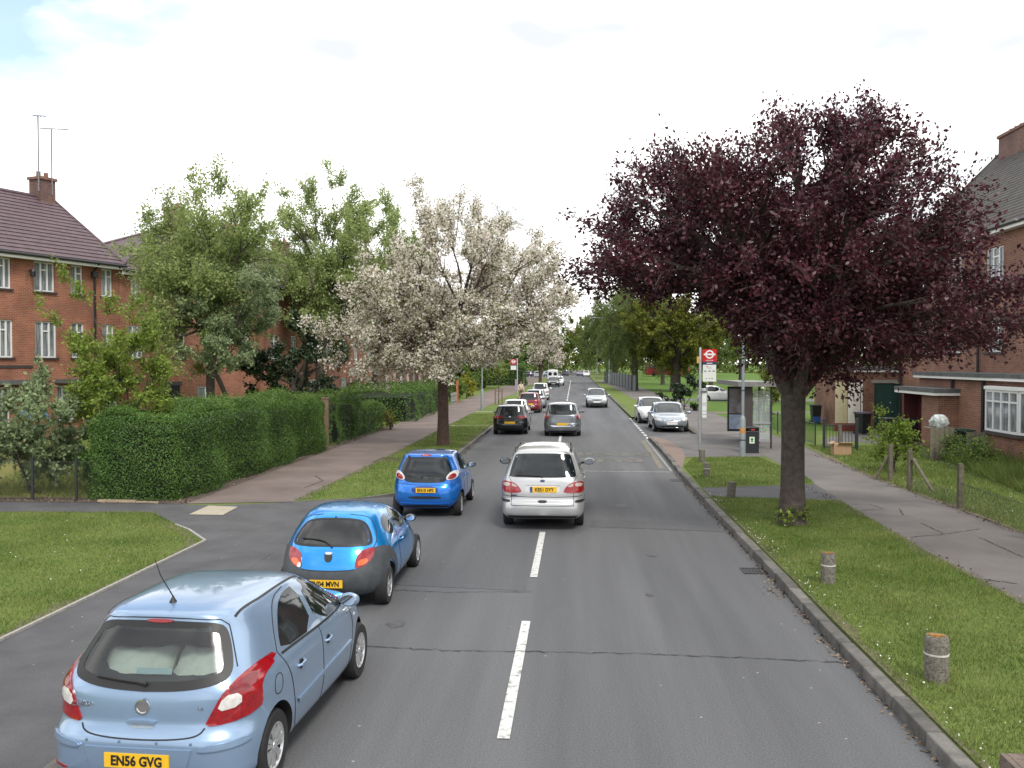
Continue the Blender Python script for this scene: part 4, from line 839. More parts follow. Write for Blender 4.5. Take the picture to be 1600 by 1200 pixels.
# porch
po = MB(); po.b2((8.9, -2.25, 0), (10.6, -1.503, 2.25)); p_ = po.build('porch', BRK_R, R1)
MAR = mat('maroon_paint', (.085, .018, .022), .55); MB().b2((6.75, -1.60, 0), (8.9, -1.505, 2.25)).build('porch_panel', MAR, p_); MB().b2((6.65, -2.2, 0), (6.75, -1.6, 2.25)).build('porch_panel', MAR, p_)
dr = MB(); dr.b2((7.5, -1.66, .05), (8.4, -1.602, 2.05)); d_ = dr.build('door', mat('dark_door', (.03, .012, .014), .4), p_); MB().lathe([(0, 0), (.03, .01), (.03, .04), (0, .05)], 10, ax='Y', c=(7.6, -1.71, 1.0)).build('handle', CHROME, d_)
MB().b2((6.4, -2.5, 2.36), (10.8, -1.50, 2.52)).build('porch_roof', FELT, p_); MB().b2((6.42, -2.48, 2.255), (10.78, -2.44, 2.358)).build('fascia', WHITE, p_); MB().b2((10.74, -2.44, 2.255), (10.78, -1.5, 2.358)).build('fascia', WHITE, p_)
# outbuilding with the green double doors
OB = thing('brick_outbuilding', 'low flat-roofed brick store with dark green double doors beside the brown brick block', 'building', (14.0, 47.1, 0), 0)
ob = MB(); wall(ob, 0, 4.6, 0, 3.15, [(1.15, .05, 2.85, 2.5)]); ob.add([(0, 0, 0), (0, 7, 0), (0, 7, 3.15), (0, 0, 3.15)], [(0, 1, 2, 3)]); ob.add([(0, 7, 0), (4.6, 7, 0), (4.6, 7, 3.15), (0, 7, 3.15)], [(0, 1, 2, 3)]); ob.build('wall', BRK_R, OB, fix=False)
MB().b2((-.2, -.25, 3.16), (4.7, 7.2, 3.30)).build('roof', FELT, OB); MB().b2((-.15, -.2, 3.05), (2.6, -.16, 3.158)).build('fascia', WHITE, OB); MB().b2((1.0, -.05, 2.5), (3.0, .1, 2.66)).build('lintel', CONC, OB)
GRN = mat('dark_green_paint', (.016, .060, .052), .5, var=.15, scale=3)
for k in (0, 1):
    d = MB(); x0 = 1.17 + k * .84
    for j in range(6): d.b2((x0 + j * .138, .06, .08), (x0 + j * .138 + .130, .10, 2.48))
    o = d.build('door', GRN, OB); MB().lathe([(0, 0), (.025, .01), (.025, .04), (0, .05)], 8, ax='Y', c=(1.96 if k == 0 else 2.06, .0, 1.5 - .45 * k)).build('handle', WHITE, o)
# ------------------------------------------------------------------ the cars
def lights(B, root, view, half, m, off=.006, name='tail_light', inner=None, step=.05, sides=(1, -1), rnd=2):
    """the same lamp outline on both sides, each with its inner lenses"""
    for sg in sides:
        o = B.patch(name, view, [(sg * y, z) for y, z in half], m, root, off, step, .02, rnd)
        for im, ip in (inner or []):
            B.patch('lens', view, [(sg * y, z) for y, z in ip], im, o, off + .004, .03, .006, 1)
    return
def side_glass(B, root, polys, m=GLASS, off=.003, frame=True):
    for sd_ in ('right', 'left'):
        for p in polys: 
            B.patch('side_window', sd_, p, m, root, off, .07, .01, 1)
def handles(B, root, pts, m, l=.16):
    for sd_, sg in (('right', -1), ('left', 1)):
        for x, z in pts:
            p, n = B.hit(sd_, x, z)
            if p is None: continue
            MB().tube([(p.x - l / 2, p.y - sg * .004, p.z - .006), (p.x - l * .3, p.y + sg * .026, p.z), (p.x + l * .3, p.y + sg * .026, p.z + .004), (p.x + l / 2, p.y - sg * .004, p.z + .006)], .013, 8).build('door_handle', m, root, smooth=True)
            MB().lathe([(0, .0), (.042, 0), (.045, -.004)], 14, ax='Y', c=(p.x, p.y + sg * .003, p.z - .005)).build('handle_recess', SEAM, root)
def wiper(B, root, view, line, parent=None):
    P = []
    for u, v in line:
        p, n = B.hit(view, u, v)
        if p is not None: P.append(p + n * .022)
    if len(P) > 1: MB().tube(P, [.016] + [.011] * (len(P) - 1), 7).build('rear_wiper' if view == 'rear' else 'wiper', BLACKPL, root, smooth=True)

# ---- pale blue five-door hatchback, nearest
def corsa():
    L_ = 4.0; P = paint('pale_blue_metallic', (.245, .35, .50), .5, .30)
    K = [(.19, .14, L_ - .30, .78, 6, 3), (.27, .03, L_ - .09, .835, 6, 3), (.36, .0, L_ - .02, .855, 5, 3), (.47, -.005, L_, .868, 4.6, 3), (.56, .0, L_ - .01, .868, 4.4, 3), (.60, .03, L_ - .03, .866, 4.4, 3), (.66, .065, L_ - .07, .864, 4.4, 3),
         (.74, .075, L_ - .16, .862, 4.4, 3), (.82, .085, L_ - .30, .86, 4.6, 3), (.89, .10, L_ - .52, .85, 5, 3), (.95, .125, L_ - .82, .825, 5, 3.4), (1.0, .155, L_ - 1.02, .795, 5, 4), (1.08, .205, L_ - 1.17, .755, 5, 4), (1.2, .285, L_ - 1.42, .695, 5, 4),
         (1.31, .355, L_ - 1.68, .635, 5, 4.5), (1.375, .38, L_ - 1.86, .59, 5, 4.5), (1.41, .385, L_ - 2.0, .55, 4.6, 4), (1.432, .42, L_ - 2.12, .50, 4.2, 4), (1.452, .58, L_ - 2.3, .42, 3, 3), (1.464, .85, L_ - 2.5, .3, 2.6, 2.6), (1.47, 1.1, L_ - 2.7, .14, 2.2, 2.2)]
    K = [(k[0] if k[0] < 1 else 1 + (k[0] - 1) * 1.045,) + k[1:] for k in K]
    win = sym([(.0, .935), (.30, .945), (.56, .985), (.635, 1.03), (.60, 1.15), (.53, 1.30), (.48, 1.345), (.25, 1.358)])
    root, B = car('hatchback_car', 'pale blue five-door hatchback with white cushions behind its rear window, nearest parked car', (-3.41, 6.84, 0), N90 - .045, K, P, (.66, 3.17), 'cars along the left kerb', .295, .195, 'seven',
                  ('rear', [(y * .95, z * .985 + .017) for y, z in win], -.5, 1.15))
    root.scale = (1.025,) * 3
    B.patch('rear_window', 'rear', win, CLEARG, root, .004, .06, .008)
    fr = [(y, z) for y, z in chaikin(win, 2)]
    B.ribbon('window_surround', 'rear', [(y * .975, 1.15 + (z - 1.15) * .97) for y, z in fr], .075, BLACKPL, root, .006, closed=True)
    lamp = [(.49, .66), (.545, .77), (.60, .88), (.66, .96), (.735, 1.04), (.785, 1.05), (.815, .95), (.83, .80), (.82, .715), (.66, .675)]
    lights(B, root, 'rear', lamp, LRED, .012, step=.025, rnd=1, inner=[(LCLR, [(.575, .77), (.625, .885), (.735, .895), (.735, .80)]), (mat('dark_red_lens', (.16, .004, .008), .15, coat=.6, var=.3, scale=20), [(.63, .90), (.70, .98), (.77, 1.0), (.80, .90)])])
    B.ribbon('hatch_seam', 'rear', chaikin([(.50, .655), (.47, .61), (.36, .585), (0, .57), (-.36, .585), (-.47, .61), (-.50, .655)], 2, False), .012, SEAM, root)
    for sg in (1, -1):
        B.patch('bumper_strip', 'rear', [(sg * .46, .50), (sg * .50, .54), (sg * .66, .555), (sg * .80, .565), (sg * .80, .525), (sg * .64, .505)], P, root, .022, .05, .02)
        B.ribbon('hatch_edge', 'rear', [(sg * .665, 1.06), (sg * .60, 1.20), (sg * .53, 1.345), (sg * .47, 1.392)], .009, SEAM, root)
        B.ribbon('roof_strip', 'top', [(.55, sg * .545), (1.0, sg * .56), (1.6, sg * .555), (2.0, sg * .54)], .022, BLACKPL, root, .004)
        B.patch('reflector', 'rear', [(sg * .60, .31), (sg * .60, .335), (sg * .76, .335), (sg * .76, .31)], LRED, root, .006, .05, .01, 1)
    B.ribbon('roof_edge_seam', 'rear', [(-.47, 1.392), (-.25, 1.408), (0, 1.412), (.25, 1.408), (.47, 1.392)], .008, SEAM, root)
    B.patch('brake_light', 'rear', [(-.105, 1.372), (-.105, 1.402), (.105, 1.402), (.105, 1.372)], LRED, root, .016, .03, .02, 1)
    B.patch('boot_handle', 'rear', [(-.115, .675), (-.115, .705), (.115, .705), (.115, .675)], P, root, .028, .03, .03, 1)
    B.patch('boot_handle_recess', 'rear', [(-.10, .640), (-.10, .674), (.10, .674), (.10, .640)], mat('shaded_silver', (.3, .36, .42), .4, .4), root, .004, .03, .01, 1)
    B.patch('plate_recess', 'rear', [(-.43, .515), (-.37, .31), (.37, .31), (.43, .515)], P, root, .012, .06, .012, 0)
    plate(root, B, 'rear', .42, 0, 'EN56 GVG', PLY)
    p, n = B.hit('rear', 0, .80); bd = MB(); bd.lathe([(.0, .006), (.042, .006), (.046, .016), (.060, .014), (.063, 0)], 32, ax='X', c=(0, 0, 0)); o = bd.build('badge', CHROME, root, smooth=True, loc=(p.x, 0, .80)); o.scale = (-1, 1, 1)
    g = MB(); g.tube([(-.01, .02, -.03), (-.016, .0, -.005), (-.016, -.02, .015), (-.014, -.005, .032)], [.006, .014, .012, .006], 8); g.tube([(-.014, .025, .0), (-.014, .0, .012), (-.012, -.028, -.012)], [.005, .008, .005], 6); g.build('badge_emblem', mat('badge_grey', (.12, .13, .14), .3, .8), o)
    p, n = B.hit('rear', .47, .80)
    text_obj('model_lettering', 'CORSA', .052, CHROME, root, Matrix.Translation((p.x - .006, .50, .80)) @ Matrix(((0, 0, -1, 0), (-1, 0, 0, 0), (0, 1, 0, 0), (0, 0, 0, 1))), .001, 1.1)
    p, n = B.hit('rear', -.47, .80)
    text_obj('engine_lettering', '1.4', .04, CHROME, root, Matrix.Translation((p.x - .006, -.46, .80)) @ Matrix(((0, 0, -1, 0), (-1, 0, 0, 0), (0, 1, 0, 0), (0, 0, 0, 1))), .001)
    wiper(B, root, 'rear', [(-.02, .955), (.06, .965), (.20, .975), (.40, .995)])
    for y in (.42, .15, -.15, -.42):
        p, n = B.hit('rear', y, .555); MB().lathe([(0, -.006), (.011, -.004), (.012, 0)], 10, ax='X', c=(p.x, y, .555)).build('parking_sensor', mat('sensor_grey', (.12, .17, .25), .4), root)
    side_glass(B, root, [[(.92, 1.0), (1.73, .975), (1.70, 1.375), (1.42, 1.37), (1.2, 1.30), (1.0, 1.13)], [(1.84, .972), (2.82, .95), (2.86, .97), (2.55, 1.14), (2.28, 1.29), (2.08, 1.365), (1.81, 1.375)]])
    for sd_ in ('right', 'left'):
        B.ribbon('window_sill_trim', sd_, [(.90, .985), (1.75, .96), (2.85, .935)], .022, BLACKPL, root, .005)
        B.ribbon('door_seam', sd_, chaikin([(.84, 1.02), (.98, 1.22), (1.18, 1.375), (1.5, 1.405)], 2, False), .009, SEAM, root)
        B.ribbon('door_seam', sd_, chaikin([(.84, 1.02), (.90, .90), (1.02, .72), (1.06, .40), (1.10, .28)], 2, False), .010, SEAM, root)
        B.ribbon('door_seam', sd_, [(1.80, .95), (1.84, .70), (1.83, .45), (1.80, .26)], .010, SEAM, root)
        B.ribbon('door_seam', sd_, [(2.82, .93), (2.86, .70), (2.78, .50), (2.72, .27)], .010, SEAM, root)
        B.ribbon('door_moulding', sd_, [(1.12, .50), (1.8, .515), (2.74, .53)], .036, P, root, .014, th=.016)
        B.ribbon('sill_seam', sd_, [(1.10, .26), (2.72, .26)], .009, SEAM, root)
    B.ribbon('fuel_flap', 'right', chaikin([(.62, .72), (.62, .88), (.78, .88), (.78, .72)], 2), .007, SEAM, root, closed=True)
    B.patch('side_repeater', 'right', [(2.98, .73), (2.98, .76), (3.05, .755), (3.05, .735)], LCLR, root, .006, .03, .01, 1)
    handles(B, root, [(1.22, .80), (1.98, .79)], P)
    for sg in (1, -1): mirror(root, 2.62, sg * .76, 1.0, sg, P, .95)
    wind = sym([(0, .99), (.5, .985), (.70, .97), (.60, 1.2), (.50, 1.375), (.25, 1.40)])
    B.patch('windscreen', 'front', wind, GLASS, root, .004, .08, .01)
    a = MB(); a.lathe([(.032, 0), (.026, .012), (.012, .035), (.007, .05)], 12); a.tube([(0, 0, .045), (-.10, .055, .24), (-.14, .08, .38)], [.006, .004, .003], 6)
    a.build('aerial', BLACKPL, root, smooth=True, loc=(.62, .02, B.hit('top', .62, .02)[0].z))
    MB().tube([(.25, -.40, .20), (.06, -.40, .19)], .025, 10).build('exhaust', METAL, root)
    MB().b2((.42, -.62, .72), (1.5, .62, .78)).build('parcel_shelf', mat('grey_parcel_shelf', (.10, .11, .12), .9), root)
    MB().b2((1.28, -.60, .55), (1.42, .60, 1.02)).build('rear_seat_back', SEATM, root)
    for y in (-.36, .36): MB().box((1.36, y, 1.09), (.1, .26, .16)).build('headrest', SEATM, root)
    return root
corsa()
CUSH = mat('cream_cushion_cloth', (.70, .70, .62), .85, var=.15, scale=5, bump=.3, bscale=12)
def cushion(label, loc, dims, rz, seed):
    rng = np.random.default_rng(seed); bm = bmesh.new(); bmesh.ops.create_cube(bm, size=2); bmesh.ops.subdivide_edges(bm, edges=bm.edges, cuts=9, use_grid_fill=True)
    for v in bm.verts:
        x, y, z = v.co; e = max(0, 1 - max(abs(x), abs(y)) ** 3.0); k = .25 + .75 * e ** .6
        v.co = Vector((x * dims[0] * (.92 + .08 * abs(y)), y * dims[1] * (.92 + .08 * abs(x)), z * dims[2] * k + .012 * math.sin(9 * x + seed) * math.sin(7 * y + 1)))
    me = bpy.data.meshes.new('cushion'); bm.to_mesh(me); bm.free(); me.materials.append(CUSH); me.polygons.foreach_set('use_smooth', [True] * len(me.polygons)); o = link('cushion', me)
    o.location = loc; o.rotation_euler = (math.radians(38), 0, rz); return tag(o, label, 'cushion', 'cushions in the pale blue car')
cushion('wide cream cushion lying left behind the pale blue hatchback rear window', (-3.65, 7.36, .95), (.30, .24, .10), .12, 1)
cushion('patterned cream cushion lying right behind the pale blue hatchback rear window', (-3.10, 7.36, .96), (.27, .23, .10), -.18, 2)
st = MB(); st.box((0, 0, 0), (.30, .006, .05)); so_ = st.build('window_sticker', [mat('pale_sticker', (.45, .58, .60), .5)], loc=(-3.44, 7.20, 1.01)); so_.rotation_euler = (math.radians(-30), 0, 0)
tag(so_, 'pale green strip sticker in the pale blue hatchback rear window', 'sticker')

# ---- bright blue rounded three-door with grey bumpers
def ka():
    L_ = 3.62; P = paint('bright_blue_metallic', (.008, .27, .70), .6, .25); G = mat('grey_bumper_plastic', (.055, .062, .07), .55, var=.2, scale=9, bump=.15, bscale=200)
    K = [(.20, .18, L_ - .30, .70, 4, 3), (.28, .06, L_ - .12, .775, 3.6, 2.6), (.38, .01, L_ - .03, .81, 3.2, 2.6), (.48, .0, L_, .82, 3.1, 2.6), (.57, .015, L_ - .03, .818, 3.1, 2.6), (.66, .05, L_ - .12, .81, 3.1, 2.6),
         (.75, .095, L_ - .30, .80, 3.2, 2.6), (.83, .14, L_ - .52, .785, 3.3, 2.8), (.90, .19, L_ - .75, .76, 3.4, 3), (.96, .235, L_ - .95, .735, 3.4, 3.4), (1.05, .31, L_ - 1.12, .695, 3.4, 3.6), (1.15, .40, L_ - 1.32, .64, 3.3, 3.6),
         (1.24, .50, L_ - 1.55, .575, 3.2, 3.4), (1.30, .58, L_ - 1.75, .51, 3, 3), (1.335, .68, L_ - 1.92, .44, 2.8, 2.8), (1.355, .85, L_ - 2.1, .33, 2.4, 2.4), (1.365, 1.05, L_ - 2.3, .17, 2.2, 2.2)]
    root, B = car('three_door_car', 'bright blue rounded three-door car with grey plastic bumpers', (-3.50, 12.62, 0), N90, K, P, (.55, 2.99), 'cars along the left kerb', .28, .18, 'nine',
                  ('rear', sym([(0, .915), (.50, .92), (.53, .96), (.48, 1.08), (.38, 1.20), (.2, 1.235)]), -.5, 1.3))
    win = sym([(0, .905), (.40, .905), (.565, .915), (.575, .95), (.545, 1.04), (.47, 1.16), (.39, 1.22), (.2, 1.25)])
    B.patch('rear_window', 'rear', win, seethrough('tinted_car_glass', (.30, .34, .36), 1.75), root, .004, .06, .008)
    B.ribbon('window_surround', 'rear', [(y * .985, 1.05 + (z - 1.05) * .975) for y, z in chaikin(win, 2)], .035, BLACKPL, root, .006, closed=True)
    B.patch('rear_bumper', 'rear', sym([(0, .585), (.30, .59), (.385, .60), (.44, .63), (.56, .70), (.625, .80), (.63, .87), (.72, .865), (.76, .80), (.785, .66), (.80, .48), (.79, .34), (.72, .25), (.4, .22), (0, .215)]), G, root, .010, .06, .02, 1)
    for sd_ in ('right', 'left'):
        arch = [(.55 + .345 * math.cos(a), .30 + .345 * math.sin(a)) for a in np.linspace(-.15, math.pi + .05, 14)]
        B.patch('rear_bumper_side', sd_, [(1.02, .26)] + [(1.0, .40), (.98, .52), (.92, .64), (.82, .74), (.66, .83), (.48, .87), (.30, .87), (.26, .80), (.22, .60), (.18, .45), (.18, .30), (.22, .24)] + arch[::-1], G, root, .009, .05, .02, 0)
        arch = [(2.99 + .345 * math.cos(a), .30 + .345 * math.sin(a)) for a in np.linspace(-.05, math.pi + .15, 14)]
        B.patch('front_bumper_side', sd_, [(3.5, .27), (3.58, .45), (3.48, .62), (3.3, .74), (3.05, .76), (2.8, .72), (2.62, .60), (2.55, .45), (2.56, .27)] + arch[::-1], G, root, .009, .05, .02, 0)
        B.ribbon('door_seam', sd_, chaikin([(1.22, 1.22), (1.25, 1.0), (1.22, .75), (1.30, .45), (1.38, .26)], 2, False), .010, SEAM, root)
        B.ribbon('door_seam', sd_, chaikin([(2.58, .90), (2.56, .70), (2.48, .45), (2.46, .26)], 2, False), .010, SEAM, root)
        B.ribbon('hatch_edge', 'rear', chaikin([((1 if sd_ == 'left' else -1) * y, z) for y, z in ((.60, .86), (.63, .93), (.60, 1.06), (.53, 1.18), (.44, 1.27), (.2, 1.30))], 2, False), .012, SEAM, root)
        B.ribbon('sill_seam', sd_, [(1.0, .30), (2.55, .30)], .012, G, root)
        B.ribbon('body_crease', sd_, chaikin([(1.1, .80), (1.35, .86), (2.2, .84), (2.9, .80)], 2, False), .014, P, root, .008)
    B.ribbon('hatch_seam', 'rear', chaikin([(.385, .60), (.3, .588), (0, .58), (-.3, .588), (-.385, .60)], 2, False), .012, SEAM, root, .012)
    lamp = [(.385, .605), (.385, .70), (.41, .80), (.48, .855), (.60, .875), (.625, .83), (.60, .72), (.52, .64)]
    for sg in (1, -1):
        lights(B, root, 'rear', lamp, LRED, .014, inner=[(LORG, [(.42, .64), (.43, .72), (.53, .74), (.56, .70), (.50, .655)])] + ([(LCLR, [(.39, .61), (.39, .68), (.43, .69), (.46, .63)])] if sg > 0 else []), sides=(sg,))
    plate(root, B, 'rear', .405, .03, 'GV04 MVN', PLY)
    B.patch('badge_mount', 'rear', [(-.06, .83), (.06, .83), (.055, .74), (.03, .70), (-.03, .70), (-.055, .74)], BLACKPL, root, .016, .03, .02, 1)
    B.patch('badge_cap', 'rear', [(-.05, .825), (.05, .825), (.05, .79), (-.05, .79)], CHROME, root, .021, .02, .006, 1)
    wiper(B, root, 'rear', [(-.03, .885), (.0, .915), (.08, .955), (.16, .975), (.42, .985)])
    MB().box((0, 0, 0), (.05, .02, .03)).build('washer_jet', BLACKPL, root, loc=(.545, 0, 1.262))
    side_glass(B, root, [[(.78, 1.0), (.74, 1.06), (.85, 1.18), (1.0, 1.225), (1.18, 1.23), (1.2, .95), (1.0, .94)], [(1.30, .94), (2.55, .925), (2.5, .98), (2.2, 1.15), (1.98, 1.235), (1.75, 1.265), (1.29, 1.255)]])
    handles(B, root, [(1.42, .80)], P); B.patch('side_repeater', 'right', [(2.62, .79), (2.62, .82), (2.69, .815), (2.69, .79)], LORG, root, .006, .03, .01, 1)
    for sg in (1, -1): mirror(root, 2.38, sg * .66, .955, sg, BLACKPL, .85)
    B.patch('windscreen', 'front', sym([(0, .98), (.5, .97), (.62, .96), (.55, 1.12), (.45, 1.26), (.2, 1.29)]), GLASS, root, .004, .08, .01)
    MB().tube([(.3, -.30, .235), (.08, -.30, .225)], .026, 12).build('exhaust', METAL, root)
    MB().b2((1.45, -.55, .5), (1.58, .55, .98)).build('rear_seat_back', SEATM, root)
    for y in (-.30, .30): MB().box((1.52, y, 1.04), (.1, .26, .16)).build('headrest', SEATM, root)
    return root
ka()

# ---- small blue five-door with black glass tailgate
def aygo():
    L_ = 3.41; P = paint('royal_blue_metallic', (.010, .17, .62), .55, .25)
    K = [(.22, .12, L_ - .28, .70, 4, 3), (.30, .04, L_ - .1, .76, 4, 3), (.40, .0, L_ - .02, .80, 4, 3), (.52, -.01, L_, .808, 3.8, 3), (.64, .0, L_ - .04, .808, 3.8, 3), (.72, .03, L_ - .12, .805, 3.8, 3), (.78, .075, L_ - .22, .80, 4, 3), (.88, .10, L_ - .42, .785, 4.4, 3),
         (.97, .12, L_ - .72, .765, 5, 3.4), (1.05, .145, L_ - .92, .735, 5, 4), (1.18, .19, L_ - 1.15, .68, 5, 4), (1.32, .245, L_ - 1.42, .615, 5, 4), (1.39, .265, L_ - 1.6, .575, 5, 4), (1.425, .28, L_ - 1.74, .53, 4.6, 4), (1.445, .40, L_ - 1.9, .46, 3.4, 3), (1.458, .62, L_ - 2.1, .33, 2.6, 2.6), (1.465, .85, L_ - 2.3, .16, 2.2, 2.2)]
    root, B = car('small_hatchback', 'royal blue five-door city car with a black glass tailgate', (-3.38, 20.38, 0), N90, K, P, (.53, 2.87), 'cars along the left kerb', .275, .165, 'five')
    B.patch('rear_window', 'rear', sym([(0, .80), (.30, .805), (.46, .83), (.50, .93), (.585, 1.06), (.57, 1.14), (.50, 1.30), (.455, 1.365), (.2, 1.375)]), GLASS, root, .006, .06, .012)
    lights(B, root, 'rear', [(.46, .87), (.49, .97), (.58, 1.05), (.69, 1.075), (.73, 1.0), (.70, .91), (.60, .865)], LCLR, .014, inner=[(LRED, [(.50, .885), (.53, .96), (.60, 1.01), (.67, 1.0), (.685, .93), (.60, .88)])])
    B.patch('plate_recess', 'rear', [(-.30, .56), (-.30, .73), (.30, .73), (.30, .56)], mat('dark_blue_recess', (.01, .04, .2), .4), root, .005, .05, .01, 1)
    plate(root, B, 'rear', .645, 0, 'EN10 HFS', PLY, .50, .108, True)
    B.patch('bumper_strip', 'rear', [(-.37, .45), (-.37, .51), (.37, .51), (.37, .45)], BLACKPL, root, .007, .05, .012, 1)
    B.ribbon('bumper_crease', 'rear', [(.58, .345), (.2, .335), (-.2, .335), (-.58, .345)], .028, P, root, .014, th=.016)
    B.ribbon('bumper_seam', 'rear', chaikin([(.75, .79), (.5, .775), (.3, .755), (-.3, .755), (-.5, .775), (-.75, .79)], 2, False), .010, SEAM, root)
    B.patch('lower_bumper', 'rear', [(-.55, .24), (-.5, .30), (.5, .30), (.55, .24)], BLACKPL, root, .006, .05, .012, 1)
    B.patch('brake_light', 'rear', [(-.12, 1.395), (-.12, 1.425), (.12, 1.425), (.12, 1.395)], LRED, root, .012, .03, .02, 1)
    for y in (.40, -.40): B.patch('tailgate_hinge', 'rear', [(y - .03, 1.35), (y - .03, 1.40), (y + .03, 1.40), (y + .03, 1.35)], BLACKPL, root, .016, .03, .02, 1)
    p, n = B.hit('rear', 0, .915); o = MB()
    for ry, rz_, dz in ((.062, .042, 0), (.03, .04, 0), (.05, .017, .018)):
        pts = [(p.x - .012, ry * math.cos(t), .905 + dz + rz_ * math.sin(t)) for t in np.linspace(0, 2 * math.pi, 25)]; o.tube(pts, .006, 6, cap=False)
    o.build('badge', CHROME, root, smooth=True)
    text_obj('model_lettering', 'AYGO', .034, CHROME, root, Matrix.Translation((B.hit('rear', -.37, .87)[0].x - .010, -.37, .87)) @ Matrix(((0, 0, -1, 0), (-1, 0, 0, 0), (0, 1, 0, 0), (0, 0, 0, 1))), .001)
    wiper(B, root, 'rear', [(.04, .90), (.10, .935), (-.05, .965), (-.35, .955)])
    side_glass(B, root, [[(.72, 1.05), (1.34, .99), (1.33, 1.39), (1.0, 1.38), (.80, 1.22)], [(1.42, .985), (2.42, .95), (2.2, 1.12), (1.95, 1.29), (1.76, 1.385), (1.41, 1.395)]])
    for sd_ in ('right', 'left'):
        for ln in ([(1.38, .98), (1.42, .7), (1.38, .30)], [(2.42, .93), (2.44, .7), (2.36, .30)], [(.70, 1.0), (.78, .85), (.90, .55), (.95, .30)]): B.ribbon('door_seam', sd_, ln, .010, SEAM, root)
    handles(B, root, [(1.0, .90), (1.55, .86)], P)
    for sg in (1, -1): mirror(root, 2.22, sg * .70, 1.0, sg, BLACKPL, .95)
    B.patch('windscreen', 'front', sym([(0, 1.03), (.5, 1.02), (.66, 1.0), (.56, 1.2), (.48, 1.37), (.2, 1.395)]), GLASS, root, .004, .08, .01)
    return root
aygo()

